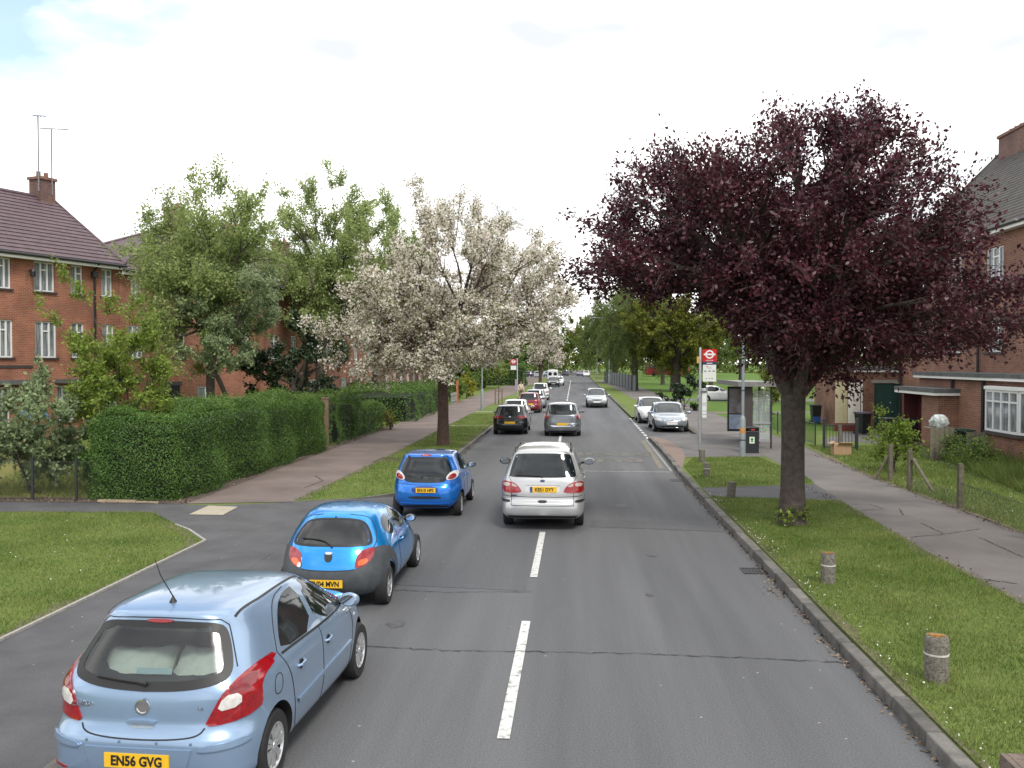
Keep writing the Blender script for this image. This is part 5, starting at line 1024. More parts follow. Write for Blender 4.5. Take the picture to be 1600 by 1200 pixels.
# ---- silver people carrier driving away in the lane
def galaxy():
    L_ = 4.64; P = paint('silver_metallic', (.47, .475, .48), .5, .30); P2 = P
    K = [(.25, .14, L_ - .3, .80, 6, 3), (.33, .03, L_ - .1, .86, 6, 3), (.43, .0, L_ - .02, .885, 5.5, 3), (.53, .0, L_, .895, 5, 3), (.60, .02, L_ - .02, .895, 5, 3), (.66, .075, L_ - .06, .893, 5.5, 3), (.78, .085, L_ - .16, .888, 6, 3), (.92, .10, L_ - .36, .88, 6, 3),
         (1.02, .12, L_ - .65, .865, 6, 3), (1.10, .15, L_ - .95, .84, 6, 4), (1.22, .215, L_ - 1.2, .80, 6, 4), (1.36, .30, L_ - 1.45, .745, 6, 4), (1.50, .385, L_ - 1.72, .69, 6, 4.5), (1.59, .43, L_ - 1.92, .65, 6, 4.5), (1.64, .45, L_ - 2.06, .61, 5.5, 4.5), (1.675, .52, L_ - 2.2, .55, 4, 4), (1.70, .7, L_ - 2.35, .45, 3, 3), (1.715, 1.0, L_ - 2.6, .3, 2.6, 2.6), (1.72, 1.3, L_ - 2.8, .13, 2.2, 2.2)]
    root, B = car('people_carrier', 'silver people carrier with roof rails driving away in the middle of the road', (-.66, 18.95, 0), N90, K, P, (.92, 3.76), None, .315, .20, 'five')
    B.patch('rear_window', 'rear', sym([(0, 1.115), (.45, 1.12), (.70, 1.125), (.705, 1.17), (.655, 1.37), (.60, 1.53), (.565, 1.585), (.3, 1.60)]), GLASS, root, .005, .06, .012)
    lamp = [(.43, .80), (.455, .88), (.53, .97), (.62, 1.02), (.74, 1.035), (.85, 1.03), (.87, .90), (.87, .80)]
    lights(B, root, 'rear', lamp, LRED, .010, inner=[(mat('pale_grey_pink_lens', (.45, .36, .34), .15, coat=.6), [(.52, .93), (.545, .96), (.62, .995), (.645, 1.0), (.645, .93)]), (mat('pale_grey_pink_lens', (.45, .36, .34)), [(.68, .935), (.68, 1.01), (.82, 1.005), (.83, .935)])])
    B.patch('plate_recess', 'rear', [(-.37, .79), (-.35, .97), (.35, .97), (.37, .79)], mat('pale_silver_recess', (.62, .61, .58), .4, .2), root, .004, .05, .01, 1)
    B.ribbon('boot_trim', 'rear', [(-.36, .975), (.36, .975)], .022, P, root, .02, th=.02)
    plate(root, B, 'rear', .875, -.02, 'KE51 DYY', PLY, .56, .115, True)
    B.patch('number_plate_badge', 'rear', [(-.06, 1.05), (-.03, 1.075), (.03, 1.075), (.06, 1.05), (.03, 1.025), (-.03, 1.025)], mat('badge_navy', (.015, .03, .10), .25, coat=.5), root, .010, .03, .01, 2)
    text_obj('model_lettering', 'Galaxy', .062, PTXT, root, Matrix.Translation((B.hit('rear', .6, .755)[0].x - .008, .57, .755)) @ Matrix(((0, 0, -1, 0), (-1, 0, 0, 0), (0, 1, 0, 0), (0, 0, 0, 1))), .001, 1.15)
    B.ribbon('hatch_seam', 'rear', [(.72, 1.15), (.66, 1.03), (.655, .80), (.655, .55)], .010, SEAM, root); B.ribbon('hatch_seam', 'rear', [(-.72, 1.15), (-.66, 1.03), (-.655, .80), (-.655, .55)], .010, SEAM, root)
    B.ribbon('bumper_seam', 'rear', [(.66, .545), (0, .54), (-.66, .545)], .014, SEAM, root, .004); B.ribbon('bumper_edge', 'rear', [(.84, .735), (.3, .715), (-.3, .715), (-.84, .735)], .012, SEAM, root)
    B.patch('boot_handle', 'rear', [(-.095, .60), (-.095, .655), (.095, .655), (.095, .60)], BLACKPL, root, .008, .03, .012, 1)
    for sg in (1, -1):
        B.patch('bumper_strip', 'rear', [(sg * .68, .60), (sg * .68, .66), (sg * .88, .655), (sg * .88, .605)], BLACKPL, root, .010, .04, .015, 1)
        rl = MB(); pts = [(.62, sg * .60), (.72, sg * .60), (1.6, sg * .62), (2.3, sg * .60), (2.4, sg * .59)]; pp = [B.hit('top', x, y)[0] for x, y in pts]
        rl.tube([pp[0], pp[1] + Vector((0, 0, .06)), pp[2] + Vector((0, 0, .06)), pp[3] + Vector((0, 0, .055)), pp[4]], .02, 8); rl.build('roof_rail', DKMET, root, smooth=True)
        mirror(root, 3.3, sg * .88, 1.13, sg, BLACKPL if sg > 0 else P, 1.15)
    side_glass(B, root, [[(.62, 1.16), (.60, 1.2), (.72, 1.52), (.80, 1.57), (1.35, 1.575), (1.36, 1.12)], [(1.44, 1.12), (1.43, 1.575), (2.28, 1.575), (2.36, 1.10)], [(2.44, 1.10), (2.36, 1.56), (2.7, 1.53), (3.3, 1.18), (3.42, 1.08)]])
    for sd_ in ('right', 'left'):
        for ln in ([(1.40, 1.1), (1.44, .35)], [(2.40, 1.08), (2.44, .35)], [(3.4, 1.04), (3.4, .75), (3.3, .35)]): B.ribbon('door_seam', sd_, ln, .010, SEAM, root)
        B.ribbon('side_moulding', sd_, [(1.3, .58), (3.35, .60)], .06, BLACKPL, root, .012, th=.014)
    handles(B, root, [(1.62, .95), (2.6, .94)], P)
    B.patch('lower_bumper', 'rear', sym([(0, .27), (.7, .28), (.74, .33), (0, .34)]), BLACKPL, root, .008, .06, .012, 0)
    wiper(B, root, 'rear', [(0, 1.12), (.05, 1.14), (.55, 1.16)])
    B.patch('windscreen', 'front', sym([(0, 1.12), (.6, 1.1), (.76, 1.08), (.64, 1.4), (.55, 1.6), (.2, 1.63)]), GLASS, root, .004, .08, .01)
    return root
galaxy()

# ---- cars further along: one builder, each with its own proportions, lamps and paint
def far_car(name, label, x, Y, face, L_, hw, H, style, P, txt=None, group=None, lamp=None, grille='bar', plw=False, det=True, rz=0, cat='car'):
    """face 'rear': its rear at distance Y turned to us; 'front': its nose at Y turned to us; 'side': heading left"""
    b = .62 * H if style != 'van' else .55 * H
    rake = {'hatch': .26, 'mpv': .30, 'estate': .22, 'saloon': .55, 'van': .05}[style]; hood = {'hatch': 1.0, 'mpv': .85, 'estate': 1.15, 'saloon': 1.15, 'van': .6}[style]; ws = {'hatch': 1.05, 'mpv': 1.15, 'estate': 1.05, 'saloon': 1.0, 'van': .55}[style]
    rd = {'saloon': .62}.get(style, .10); n5 = 5 if style != 'van' else 8; tr = .74 if style != 'van' else .88
    K = [(.20, .12, L_ - .22, hw * .9, 5, 3), (.30, .02, L_ - .06, hw * .97, 5, 3), (.45, 0, L_, hw, 4.6, 3), (.57, .01, L_ - .02, hw, 4.6, 3), (.66, .05, L_ - .08, hw * .995, 4.8, 3), (b * .86, .07, L_ - .28, hw * .99, 5, 3), (b * .95, .09, L_ - hood * .75, hw * .975, 5, 3.2),
         (b, .10 + (.45 if style == 'saloon' else 0), L_ - hood, hw * .95, n5, 4), (b + (H - b) * .35, rd + rake * .45, L_ - hood - ws * .36, hw * (.95 + tr) / 2 * 1.02, n5, 4), (b + (H - b) * .72, rd + rake * .85, L_ - hood - ws * .76, hw * (tr + .06), n5, 4.4), (H * .955, rd + rake, L_ - hood - ws, hw * tr, n5, 4.4), (H * .982, rd + rake + .12, L_ - hood - ws - .16, hw * tr * .85, 3.6, 3.4), (H * .995, rd + rake + .4, L_ - hood - ws - .4, hw * tr * .5, 2.6, 2.6), (H, rd + rake + .6, L_ - hood - ws - .6, hw * tr * .2, 2.2, 2.2)]
    head = {'rear': N90, 'front': -N90, 'left': math.pi, 'right': 0.0}[face] + rz
    loc = {'rear': (x, Y, 0), 'front': (x, Y + L_, 0), 'left': (x + L_ / 2, Y, 0), 'right': (x - L_ / 2, Y, 0)}[face]
    root, B = car(name, label, loc, head, K, P, (L_ * .185, L_ * .81), group, .30, .19, 'far', None, levels=34, n=64, cat=cat)
    zt = b + (H - b) * .86; zb = b * 1.0 + .02
    if det:
        if style == 'van':
            B.ribbon('door_seam', 'rear', [(0, .5), (0, H * .93)], .02, SEAM, root)
            for sg in (1, -1): B.patch('rear_window', 'rear', [(sg * .12, H * .58), (sg * .12, H * .82), (sg * hw * .72, H * .82), (sg * hw * .76, H * .58)], GLASS, root, .005, .1, .01, 1)
        else:
            wy = hw * .78
            B.patch('rear_window', 'rear', sym([(0, zb + .02), (wy * .6, zb + .025), (wy * .98, zb + .06), (wy * .93, zb + (zt - zb) * .5), (hw * tr * .86, zt - .02), (hw * tr * .6, zt + .01)]), GLASS, root, .005, .09, .01)
        B.patch('windscreen', 'front', sym([(0, zb + .03), (hw * .55, zb + .02), (hw * .84, zb), (hw * .76, zb + (zt - zb) * .55), (hw * tr * .86, zt), (hw * .2, zt + .03)]), GLASS, root, .005, .09, .01)
        side_x0 = rd + rake * .6 + .28; xf = L_ - hood - .08; mid = L_ * .50
        if style != 'van': side_glass(B, root, [[(side_x0, zb + .02), (side_x0 + .2, zt - .03), (mid - .05, zt), (mid - .04, zb)], [(mid + .05, zb), (mid + .04, zt), (L_ - hood - ws * .92, zt - .01), (xf - .12, zb + .02)]])
        else: side_glass(B, root, [[(L_ * .6, zb), (L_ * .6, H * .85), (L_ - hood - ws * .9, H * .85), (L_ - hood - .2, zb)]])
        for sg in (1, -1): mirror(root, L_ - hood - .25, sg * hw * .95, zb + .03, sg, BLACKPL if style in ('van',) else P, 1.0)
        lamp_r = lamp or [(hw * .55, .70), (hw * .58, .82), (hw * .94, .86), (hw * .97, .72)]
        lights(B, root, 'rear', lamp_r, LRED, .010, step=.08)
        lights(B, root, 'front', [(hw * .55, .60), (hw * .56, .70), (hw * .86, .76), (hw * .93, .70), (hw * .88, .60)], LCLR, .010, 'headlight', step=.08)
        if face != 'rear':
            B.patch('grille', 'front', sym([(0, .56), (hw * .40, .57), (hw * .46, .66), (0, .67)]), BLACKPL if grille == 'bar' else CHROME, root, .006, .06, .012, 1)
            if grille == 'chrome': 
                for z in (.59, .625): B.ribbon('grille_bar', 'front', [(-hw * .38, z), (hw * .38, z)], .012, BLACKPL, root, .012)
            B.patch('lower_grille', 'front', sym([(0, .27), (hw * .62, .28), (hw * .66, .36), (0, .37)]), BLACKPL, root, .006, .06, .012, 1)
            if grille == 'chrome':
                B.ribbon('bumper_trim', 'front', [(-hw * .75, .28), (0, .265), (hw * .75, .28)], .025, CHROME, root, .014)
                p, n = B.hit('front', 0, .63); MB().lathe([(0, .016), (.045, .016), (.055, .004)], 18, ax='X', c=(p.x, 0, .63)).build('badge', CHROME, root)
            plate(root, B, 'front', .47, 0, txt, PLW)
        else:
            plate(root, B, 'rear', .62 if lamp is None else .6, 0, txt, PLY)
            B.ribbon('bumper_seam', 'rear', [(hw * .93, .60), (0, .585), (-hw * .93, .60)], .02, SEAM, root); B.patch('lower_bumper', 'rear', sym([(0, .21), (hw * .7, .22), (hw * .74, .28), (0, .29)]), BLACKPL, root, .008, .08, .012, 0)
        for sd_ in ('right', 'left'):
            for ln in ([(mid, zb - .04), (mid + .03, .35)], [(xf - .05, zb - .06), (xf - .1, .35)]): B.ribbon('door_seam', sd_, ln, .012, SEAM, root, step=.1)
    else:
        B.patch('rear_window' if face == 'rear' else 'windscreen', 'rear' if face == 'rear' else 'front', sym([(0, zb + .03), (hw * .72, zb + .03), (hw * tr * .84, zt), (hw * .2, zt)]), GLASS, root, .006, .15, .01, 1)
        if face in ('left', 'right'): side_glass(B, root, [[(rd + rake + .3, zb), (rd + rake + .4, zt), (L_ - hood - ws * .95, zt), (L_ - hood - .2, zb)]])
        lights(B, root, 'rear' if face == 'rear' else 'front', [(hw * .6, .66), (hw * .6, .80), (hw * .92, .80), (hw * .92, .66)], LRED if face == 'rear' else LCLR, .012, 'tail_light' if face == 'rear' else 'headlight', step=.1)
    return root, B
PBLK = paint('black_metallic', (.010, .012, .016), .4); PWHT = paint('white_car_paint', (.66, .67, .68), .0); PRED = paint('dark_red_metallic', (.20, .008, .02), .3)
PSIL = paint('cool_silver_metallic', (.40, .43, .45), .5); PGRY = paint('grey_blue_metallic', (.17, .19, .21), .55); PGRB = paint('pale_steel_blue_metallic', (.30, .35, .40), .5); PNVY = paint('navy_metallic', (.015, .02, .05), .4); PPUR = paint('dusk_purple_metallic', (.09, .07, .14), .4)
GL = 'cars along the left kerb'
r_, B_ = far_car('black_hatchback', 'black hatchback with wide red tail lights parked beside the cherry tree verge', -3.13, 44.2, 'rear', 4.18, .87, 1.44, 'hatch', PBLK, None, GL, [(.36, .80), (.38, .90), (.60, .94), (.80, .92), (.83, .84), (.60, .80)])
p, n = B_.hit('rear', 0, .86); MB().lathe([(0, -.012), (.04, -.012), (.05, 0)], 16, ax='X', c=(p.x, 0, .86)).build('badge', CHROME, r_)
r_, B_ = far_car('grey_people_carrier', 'blue-grey family car with tall red corner lamps driving away ahead of the silver carrier', -.55, 43.3, 'rear', 4.26, .90, 1.60, 'mpv', PGRY, None, None, [(.66, .84), (.67, 1.02), (.74, 1.12), (.80, 1.12), (.86, 1.0), (.87, .86)])
B_.ribbon('bumper_trim', 'rear', [(.80, .56), (.4, .50), (-.4, .50), (-.80, .56)], .03, CHROME, r_, .01)
far_car('white_hatchback', 'small white hatchback parked directly beyond the black hatchback', -3.35, 51.5, 'rear', 3.7, .80, 1.42, 'hatch', PWHT, None, GL)
far_car('red_hatchback', 'dark red hatchback parked with its yellow plate showing', -3.12, 63.2, 'rear', 3.8, .82, 1.42, 'hatch', PRED, None, GL)
far_car('silver_hatchback', 'silver hatchback parked just beyond the dark red hatchback', -3.0, 69.6, 'rear', 3.9, .83, 1.45, 'hatch', PSIL, None, GL)
far_car('white_estate', 'white car with high roof parked beyond the silver hatchback', -3.15, 84.5, 'rear', 3.9, .82, 1.62, 'mpv', PWHT, None, GL)
far_car('dark_saloon', 'black saloon facing this way in front of the white van', -2.95, 130, 'front', 4.3, .87, 1.45, 'saloon', PBLK, None, GL)
far_car('white_saloon', 'white car half hidden behind the black saloon near the white van', -2.35, 138, 'front', 4.2, .86, 1.45, 'hatch', PWHT, None, GL, det=False)
far_car('white_van', 'white panel van parked far up the left kerb', -3.5, 149, 'rear', 4.9, .95, 2.35, 'van', PWHT, None, GL, cat='van')
far_car('dark_estate', 'black car at the far end of the road beyond the van', -2.3, 232, 'rear', 4.4, .9, 1.65, 'mpv', PNVY, None, None, det=False)
far_car('silver_saloon', 'silver saloon with a raked windscreen coming towards us in the oncoming lane', 1.78, 70.6, 'front', 4.45, .86, 1.49, 'hatch', PSIL, None, None, grille='bar')
far_car('steel_blue_estate', 'pale steel blue car with a chrome grille parked facing us beside the bus stop', 4.92, 46.0, 'front', 4.6, .91, 1.47, 'saloon', PGRB, None, 'cars in the bus stop bay', grille='chrome')
far_car('white_bay_hatchback', 'white hatchback parked behind the pale steel blue car', 4.55, 52.4, 'front', 4.0, .86, 1.50, 'hatch', PWHT, None, 'cars in the bus stop bay')
far_car('white_parked_hatchback', 'white hatchback standing sideways on the park road behind the bus shelter', 12.9, 82.5, 'right', 3.7, .82, 1.5, 'hatch', PWHT, None)
far_car('white_far_saloon', 'white car turning at the far right kerb', 3.0, 222, 'front', 4.3, .88, 1.5, 'saloon', PWHT, None, 'cars at the far right kerb', det=False)
far_car('silver_far_hatchback', 'silver car to the left of the white car at the far right kerb', 1.5, 232, 'front', 4.2, .86, 1.5, 'hatch', PPUR, None, 'cars at the far right kerb', det=False)
for i, (x, Y, P_, lab, nm) in enumerate(((-11.6, 212, PPUR, 'purple car at the left end of the far car park', 'purple_hatchback'), (-8.4, 208, PSIL, 'silver car in the middle of the far car park', 'silver_parked_car'), (-5.4, 214, PGRB, 'steel grey car in the far car park nearest the distant cherry trunk', 'grey_parked_car'), (-9.2, 222, PBLK, 'black car in the second row of the far car park', 'black_parked_car'))):
    far_car(nm, lab, x, Y, ('left', 'rear', 'right', 'rear')[i], 4.1, .86, 1.5, 'hatch', P_, None, 'cars in the far car park', det=False)
# ------------------------------------------------------------------ hedges, trees, shrubs
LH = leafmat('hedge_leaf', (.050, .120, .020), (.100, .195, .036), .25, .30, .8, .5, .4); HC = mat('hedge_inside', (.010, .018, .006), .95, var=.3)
LHY = leafmat('yellow_green_leaf', (.20, .22, .02), (.30, .30, .03), .3, .3)
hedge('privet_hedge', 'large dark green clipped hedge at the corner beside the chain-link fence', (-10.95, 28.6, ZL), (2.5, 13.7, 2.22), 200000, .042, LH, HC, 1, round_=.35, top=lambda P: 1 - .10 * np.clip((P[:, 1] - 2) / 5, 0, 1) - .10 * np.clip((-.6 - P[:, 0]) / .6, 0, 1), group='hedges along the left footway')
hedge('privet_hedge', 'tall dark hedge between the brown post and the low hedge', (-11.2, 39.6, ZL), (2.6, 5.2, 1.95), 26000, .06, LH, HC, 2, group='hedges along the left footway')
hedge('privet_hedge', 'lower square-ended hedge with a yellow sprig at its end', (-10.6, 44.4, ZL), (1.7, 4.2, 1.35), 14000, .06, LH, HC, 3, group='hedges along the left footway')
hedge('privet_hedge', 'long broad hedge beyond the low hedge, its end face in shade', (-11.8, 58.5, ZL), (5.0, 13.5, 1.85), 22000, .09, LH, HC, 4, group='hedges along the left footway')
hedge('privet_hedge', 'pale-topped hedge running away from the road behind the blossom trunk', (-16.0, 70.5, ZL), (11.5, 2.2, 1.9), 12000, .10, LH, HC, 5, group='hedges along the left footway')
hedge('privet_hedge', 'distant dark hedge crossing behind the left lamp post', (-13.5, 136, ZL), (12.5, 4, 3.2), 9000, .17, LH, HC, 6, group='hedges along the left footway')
bush('yellow_shrub', 'small yellow sprig at the end of the low hedge', (-9.35, 45.8, ZL), (.25, .25, .55), 900, .07, LHY, 7, group='yellow shrubs')
LA = leafmat('ash_leaf', (.25, .33, .10), (.38, .45, .18), .48, .3, .5); LB = leafmat('fresh_green_leaf', (.17, .26, .035), (.27, .34, .07), .45, .3, .9)
LG = leafmat('grey_green_leaf', (.20, .27, .13), (.31, .38, .20), .4, .35, .9); LD = leafmat('dark_evergreen_leaf', (.018, .040, .014), (.040, .075, .024), .12, .4, .8, .35, .5)
LW = leafmat('willow_leaf', (.125, .175, .045), (.20, .25, .08), .45, .25, .5); LO = leafmat('oak_spring_leaf', (.13, .155, .022), (.225, .24, .042), .45, .3, .5); LM = leafmat('mid_green_leaf', (.11, .18, .035), (.18, .26, .065), .4, .3, .4)
LP = leafmat('purple_plum_leaf', (.052, .0135, .024), (.115, .030, .046), .34, .5, .8, .4, .5)
LC = leafmat('bronze_green_leaf', (.13, .15, .04), (.21, .215, .07), .4, .3); BLS = leafmat('cherry_blossom', (.78, .71, .62), (.88, .83, .76), .5, .22, 1.5, .8, .1)
tree('ash_tree', 'tall airy green tree with a forked trunk in front of the brick flats', 'tree', (-16.5, 40.3, 0), 3.6, .20, (-.2, 0, 7.6), (3.3, 3.3, 4.3), 60000, .125, LA, BARK, 21, 150, .30, .75, 5, zmin=3.0, up=.4, inner=2.4, extra=[(-3.2, 0, 8.4), (-2.9, 0, 9.3), (-2.6, 0, 10.4), (-1.9, 0, 11.2), (-3.2, 0, 7.4), (-2.9, .3, 9.9), (-1.2, 0, 10.6), (-.9, 0, 11.8), (.7, 0, 11.7), (.3, 0, 12.1), (1.9, 0, 10.4), (1.3, 0, 11.0), (2.3, 0, 9.0), (-2.2, 0, 9.6)])
tree('leaning_tree', 'slender tree with a leaning pale trunk beside the ash tree', 'tree', (-14.9, 39.3, 0), 3.2, .11, (-.3, 0, 5.6), (2.5, 2.5, 2.4), 26000, .12, LG, BARK, 22, 55, .3, .5, 4, zmin=3.2, lean=(-1.0, 0))
tree('ash_tree', 'tall green tree rising behind the blossom tree', 'tree', (-16.2, 57.0, 0), 4.2, .26, (.7, 0, 9.6), (4.1, 4.0, 5.4), 66000, .14, LA, BARK, 23, 160, .26, .8, 5, zmin=3.8, extra=[(1.5, 0, 15.2), (-.8, 0, 14.6), (3.2, 0, 13.6), (-2.6, 0, 13.2)])
tree('ash_tree', 'smaller green treetop showing right of the tall tree behind the blossom', 'tree', (-14.6, 66.0, 0), 4.0, .24, (0.8, 0, 10.2), (4.3, 3.6, 6.0), 46000, .15, LA, BARK, 24, 100, .3, .7, 5, zmin=3.8)
tree('holly_tree', 'dark glossy evergreen between the hedge and the blossom tree', 'tree', (-14.0, 44.2, 0), 1.3, .26, (.3, 0, 3.2), (2.9, 2.2, 2.3), 32000, .12, LD, BARK, 25, 60, .25, .42, 5, zmin=.7, inner=3)
tree('sapling', 'small fresh green garden tree behind the chain-link fence', 'tree', (-12.5, 24.2, ZL), 1.0, .06, (-.1, 0, 2.9), (1.75, 1.4, 1.9), 20000, .09, LB, BARK, 26, 80, .3, .36, 5, zmin=.8, inner=2.2, up=.8, extra=[(-1.3, .2, 5.6), (-1.6, 0, 6.0), (-.2, .2, 5.0), (.9, 0, 4.6), (-2.2, 0, 5.2), (1.1, 0, 4.1), (.4, 0, 5.1)])
tree('elder_shrub', 'grey-green leafy shrub overhanging the fence at the left edge', 'shrub', (-14.3, 22.9, ZL), .35, .05, (0, 0, 1.6), (1.6, 1.2, 1.6), 17000, .10, LG, BARK, 27, 80, .25, .32, 5, zmin=.3, up=.5)
bush('garden_shrub', 'low dark shrub behind the fence beneath the sapling', (-13.6, 26.5, ZL), (2.4, .8, .55), 8000, .10, LD, 28)
bush('garden_shrub', 'dark bush filling the gap between sapling and corner hedge', (-12.0, 23.1, ZL), (.9, .9, .95), 9000, .075, LH, 29)
for i, (x, Y, r_, m, lab) in enumerate(((-10.2, 79, 1.1, LM, 'dull green shrub beside the orange fence panel'), (-10.2, 86, 1.1, LHY, 'bright yellow-green shrub beyond the dull green shrub'), (-10.4, 93, 1.25, LM, 'darker shrub past the yellow-green shrub'))):
    bush('footway_shrub', lab, (x, Y, ZL), (r_ * .8, r_ * 2.2, r_ * 1.15), 4000, .15, m, 40 + i, group='shrubs by the left footway')
# blossom tree
tree('cherry_tree', 'big blossoming cherry tree with a stout trunk on the left verge', 'tree', (-5.42, 37.4, ZL), 3.75, .235, (0, 0, 4.9), (5.1, 4.7, 5.3), 100000, .08, LC, BARKC, 31, 330, .13, .55, 6, blossom=(BLS, .36, .085), zmin=2.9, inner=2.1, up=.3, shape=lambda P: P[:, 2] > 3.0 + .28 * np.clip(P[:, 0], 0, 5), group='blossoming cherry trees',
     extra=[(-1.3, 0, 11.0), (-1.0, .2, 10.5), (-.6, 0, 9.9), (1.4, 0, 9.9), (2.6, 0, 9.4), (3.9, 0, 8.6), (5.2, 0, 6.0), (4.9, 0, 6.6), (-5.3, 0, 4.6), (-4.8, .3, 3.3), (-5.6, 0, 5.2), (5.1, 0, 4.9), (4.4, .2, 4.2), (-3.6, 0, 2.9), (-2.6, 0, 2.8)])
tree('cherry_tree', 'smaller distant blossoming cherry tree on the left kerb', 'tree', (-4.75, 128, ZL), 2.9, .24, (.75, 0, 5.0), (2.9, 2.9, 2.4), 7000, .20, LC, BARKC, 32, 60, .2, .5, 5, blossom=(BLS, .4, .19), zmin=2.8, group='blossoming cherry trees')
# purple plum
def plum_shape(P): return (P[:, 2] > np.interp(P[:, 0], [-5, -2.6, -1.4, -.9, .3, 2, 5], [4.9, 4.95, 4.7, 3.75, 3.1, 3.6, 3.75])) & (P[:, 0] + .30 * np.abs(P[:, 1]) < np.interp(P[:, 2], [3, 4.9, 5.7, 7.4, 8.3, 9], [5.2, 4.9, 3.5, 3.0, 2.3, 1.7]))
tree('purple_plum_tree', 'large purple-leaved plum tree on the right verge', 'tree', (4.62, 19.55, ZR), 2.75, .255, (.0, 0, 5.5), (4.6, 3.7, 3.15), 170000, .082, LP, BARK, 51, 600, .11, .46, 7, shape=plum_shape, inner=1.9, up=.25, twig_leaf=.62,
     extra=[(1.5, 0, 8.85), (1.8, .1, 8.85), (.1, 0, 8.55), (-.4, 0, 8.4), (-2.6, 0, 7.6), (-3.0, 0, 7.5), (-4.0, 0, 6.4), (-4.15, .2, 5.6), (-3.6, 0, 5.3), (2.5, 0, 8.0), (4.3, 0, 5.2), (4.9, 0, 4.8), (5.0, .5, 4.2), (4.6, .8, 3.9), (4.2, 1.2, 3.8), (3.2, .5, 3.65), (5.2, .2, 4.4), (2.5, .3, 3.6), (1.6, -.5, 3.5), (-.4, 0, 3.4), (-.3, -.6, 3.5), (.4, -.9, 3.3), (.9, -.6, 3.1), (-1.0, -.3, 4.1), (-1.3, -.5, 4.6), (-.8, .2, 4.4)], rise=(.36, .62))
bush('tree_base_suckers', 'leafy suckers growing round the foot of the purple plum trunk', (4.60, 19.3, ZR), (.38, .30, .16), 420, .07, LB, 52, fork=.05, r0=.01, clump=.14, nclump=16)
# right side shrubs and park trees
bush('garden_shrub', 'leafy light green shrub inside the right garden fence', (9.9, 28.9, ZR), (.55, .55, .95), 3600, .085, LB, 61, group='right garden shrubs')
bush('conifer_shrub', 'dark green bush in front of the bay window at the right edge', (13.2, 24.8, ZR), (.95, .8, 2.2), 9000, .08, LD, 62, nclump=40)
for i, (x, Y, r_, lab) in enumerate(((12.7, 29.6, .55, 'low weedy bush beneath the bay window'), (13.5, 27.2, .6, 'rank green weeds nearest the right edge'), (13.0, 31.8, .5, 'weedy bush beside the wooden bin store'))): bush('weed_clump', lab, (x, Y, ZR), (r_, r_, r_ * .75), 2600, .07, LM, 63 + i, group='weeds in the right garden')
bush('garden_shrub', 'pale bush between the plum trunk and the bus shelter', (10.6, 50.5, ZR), (1.0, 1.0, 1.9), 4200, .10, LO, 68, group='right garden shrubs')
bush('park_shrub', 'dark bush behind the parked white hatchback in the bay', (7.9, 66, ZR), (1.5, 1.8, 1.2), 14000, .11, LD, 69)
tree('oak_tree', 'broad yellow-green oak with a thick trunk in the park', 'tree', (11.8, 107, ZR), 3.2, .62, (.6, 0, 7.3), (6.8, 6, 5.6), 56000, .25, LO, BARK, 71, 170, .22, .8, 6, zmin=1.9, up=.6)
tree('willow_tree', 'weeping willow overhanging the grey fence panels', 'tree', (7.4, 112, ZR), 4.0, .42, (.3, 0, 9.0), (5.2, 5, 4.8), 50000, .24, LW, BARK, 72, 110, .2, .9, 6, zmin=4.0, droop=.75, aspect=.28, up=.1, group='willows by the grey fence')
tree('willow_tree', 'farther weeping willow reaching over the road', 'tree', (6.6, 150, ZR), 4.6, .45, (-.2, 0, 10.5), (6.0, 6, 6.2), 38000, .34, LW, BARK, 73, 90, .2, 1.1, 6, zmin=4.5, droop=.75, aspect=.3, up=.1, group='willows by the grey fence')
PT = [(24, 98, 12.5, LM), (19, 128, 14, LW), (32, 118, 13, LO), (13.5, 140, 13, LM), (27, 150, 15, LM), (40, 140, 14, LM), (17.5, 76, 10, LO), (25.5, 70, 10.5, LM)]
lab = ['bushy park tree right of the oak', 'tall park tree behind the oak', 'park tree behind the bus shelter roof', 'park tree behind the willows', 'tall background park tree', 'park tree farthest to the right', 'yellowish park tree behind the timetable post', 'green park tree behind the purple plum trunk']
for i, (x, Y, h, m) in enumerate(PT): tree('park_tree', lab[i], 'tree', (x, Y, ZR), h * .26, .3, (0, 0, h * .60), (h * .40, h * .38, h * .40), 17000, .28, m, BARK, 80 + i, 60, .24, .8, 5, zmin=h * .24, group='park trees')
BT = [(-34, 235, 13), (-25, 245, 15), (-16.5, 238, 14), (-9, 255, 15), (-3, 268, 16), (3.5, 262, 17), (9, 250, 16), (16, 240, 16), (7.5, 205, 15), (12, 180, 16), (24, 215, 17), (34, 235, 16), (-13, 165, 12), (-12, 190, 13), (-15.5, 112, 8.5), (-13, 120, 7.5)]
for i, (x, Y, h) in enumerate(BT):
    m = (LM, LO, LM, LW)[i % 4]
    tree('background_tree', ['tall', 'broad', 'rounded', 'pale green'][i % 4] + ' tree closing the end of the road, ' + ['far left', 'left of centre', 'beside the far car park', 'behind the parked van', 'at the vanishing point', 'just right of the vanishing point', 'behind the far bus stop', 'right of the far bus stop', 'over the far right kerb', 'behind the farther willow', 'deep in the park', 'at the back of the park', 'behind the distant cherry', 'behind the far left bus stop', 'in front of the distant terrace', 'beside the distant dark hedge'][i],
         'tree', (x, Y, .1), h * .22, .3, (0, 0, h * .56), (h * .50, h * .45, h * .50), 17000, .42, m, BARK, 120 + i, 60, .26, 1.0, 5, zmin=h * .1, group='trees at the end of the road')

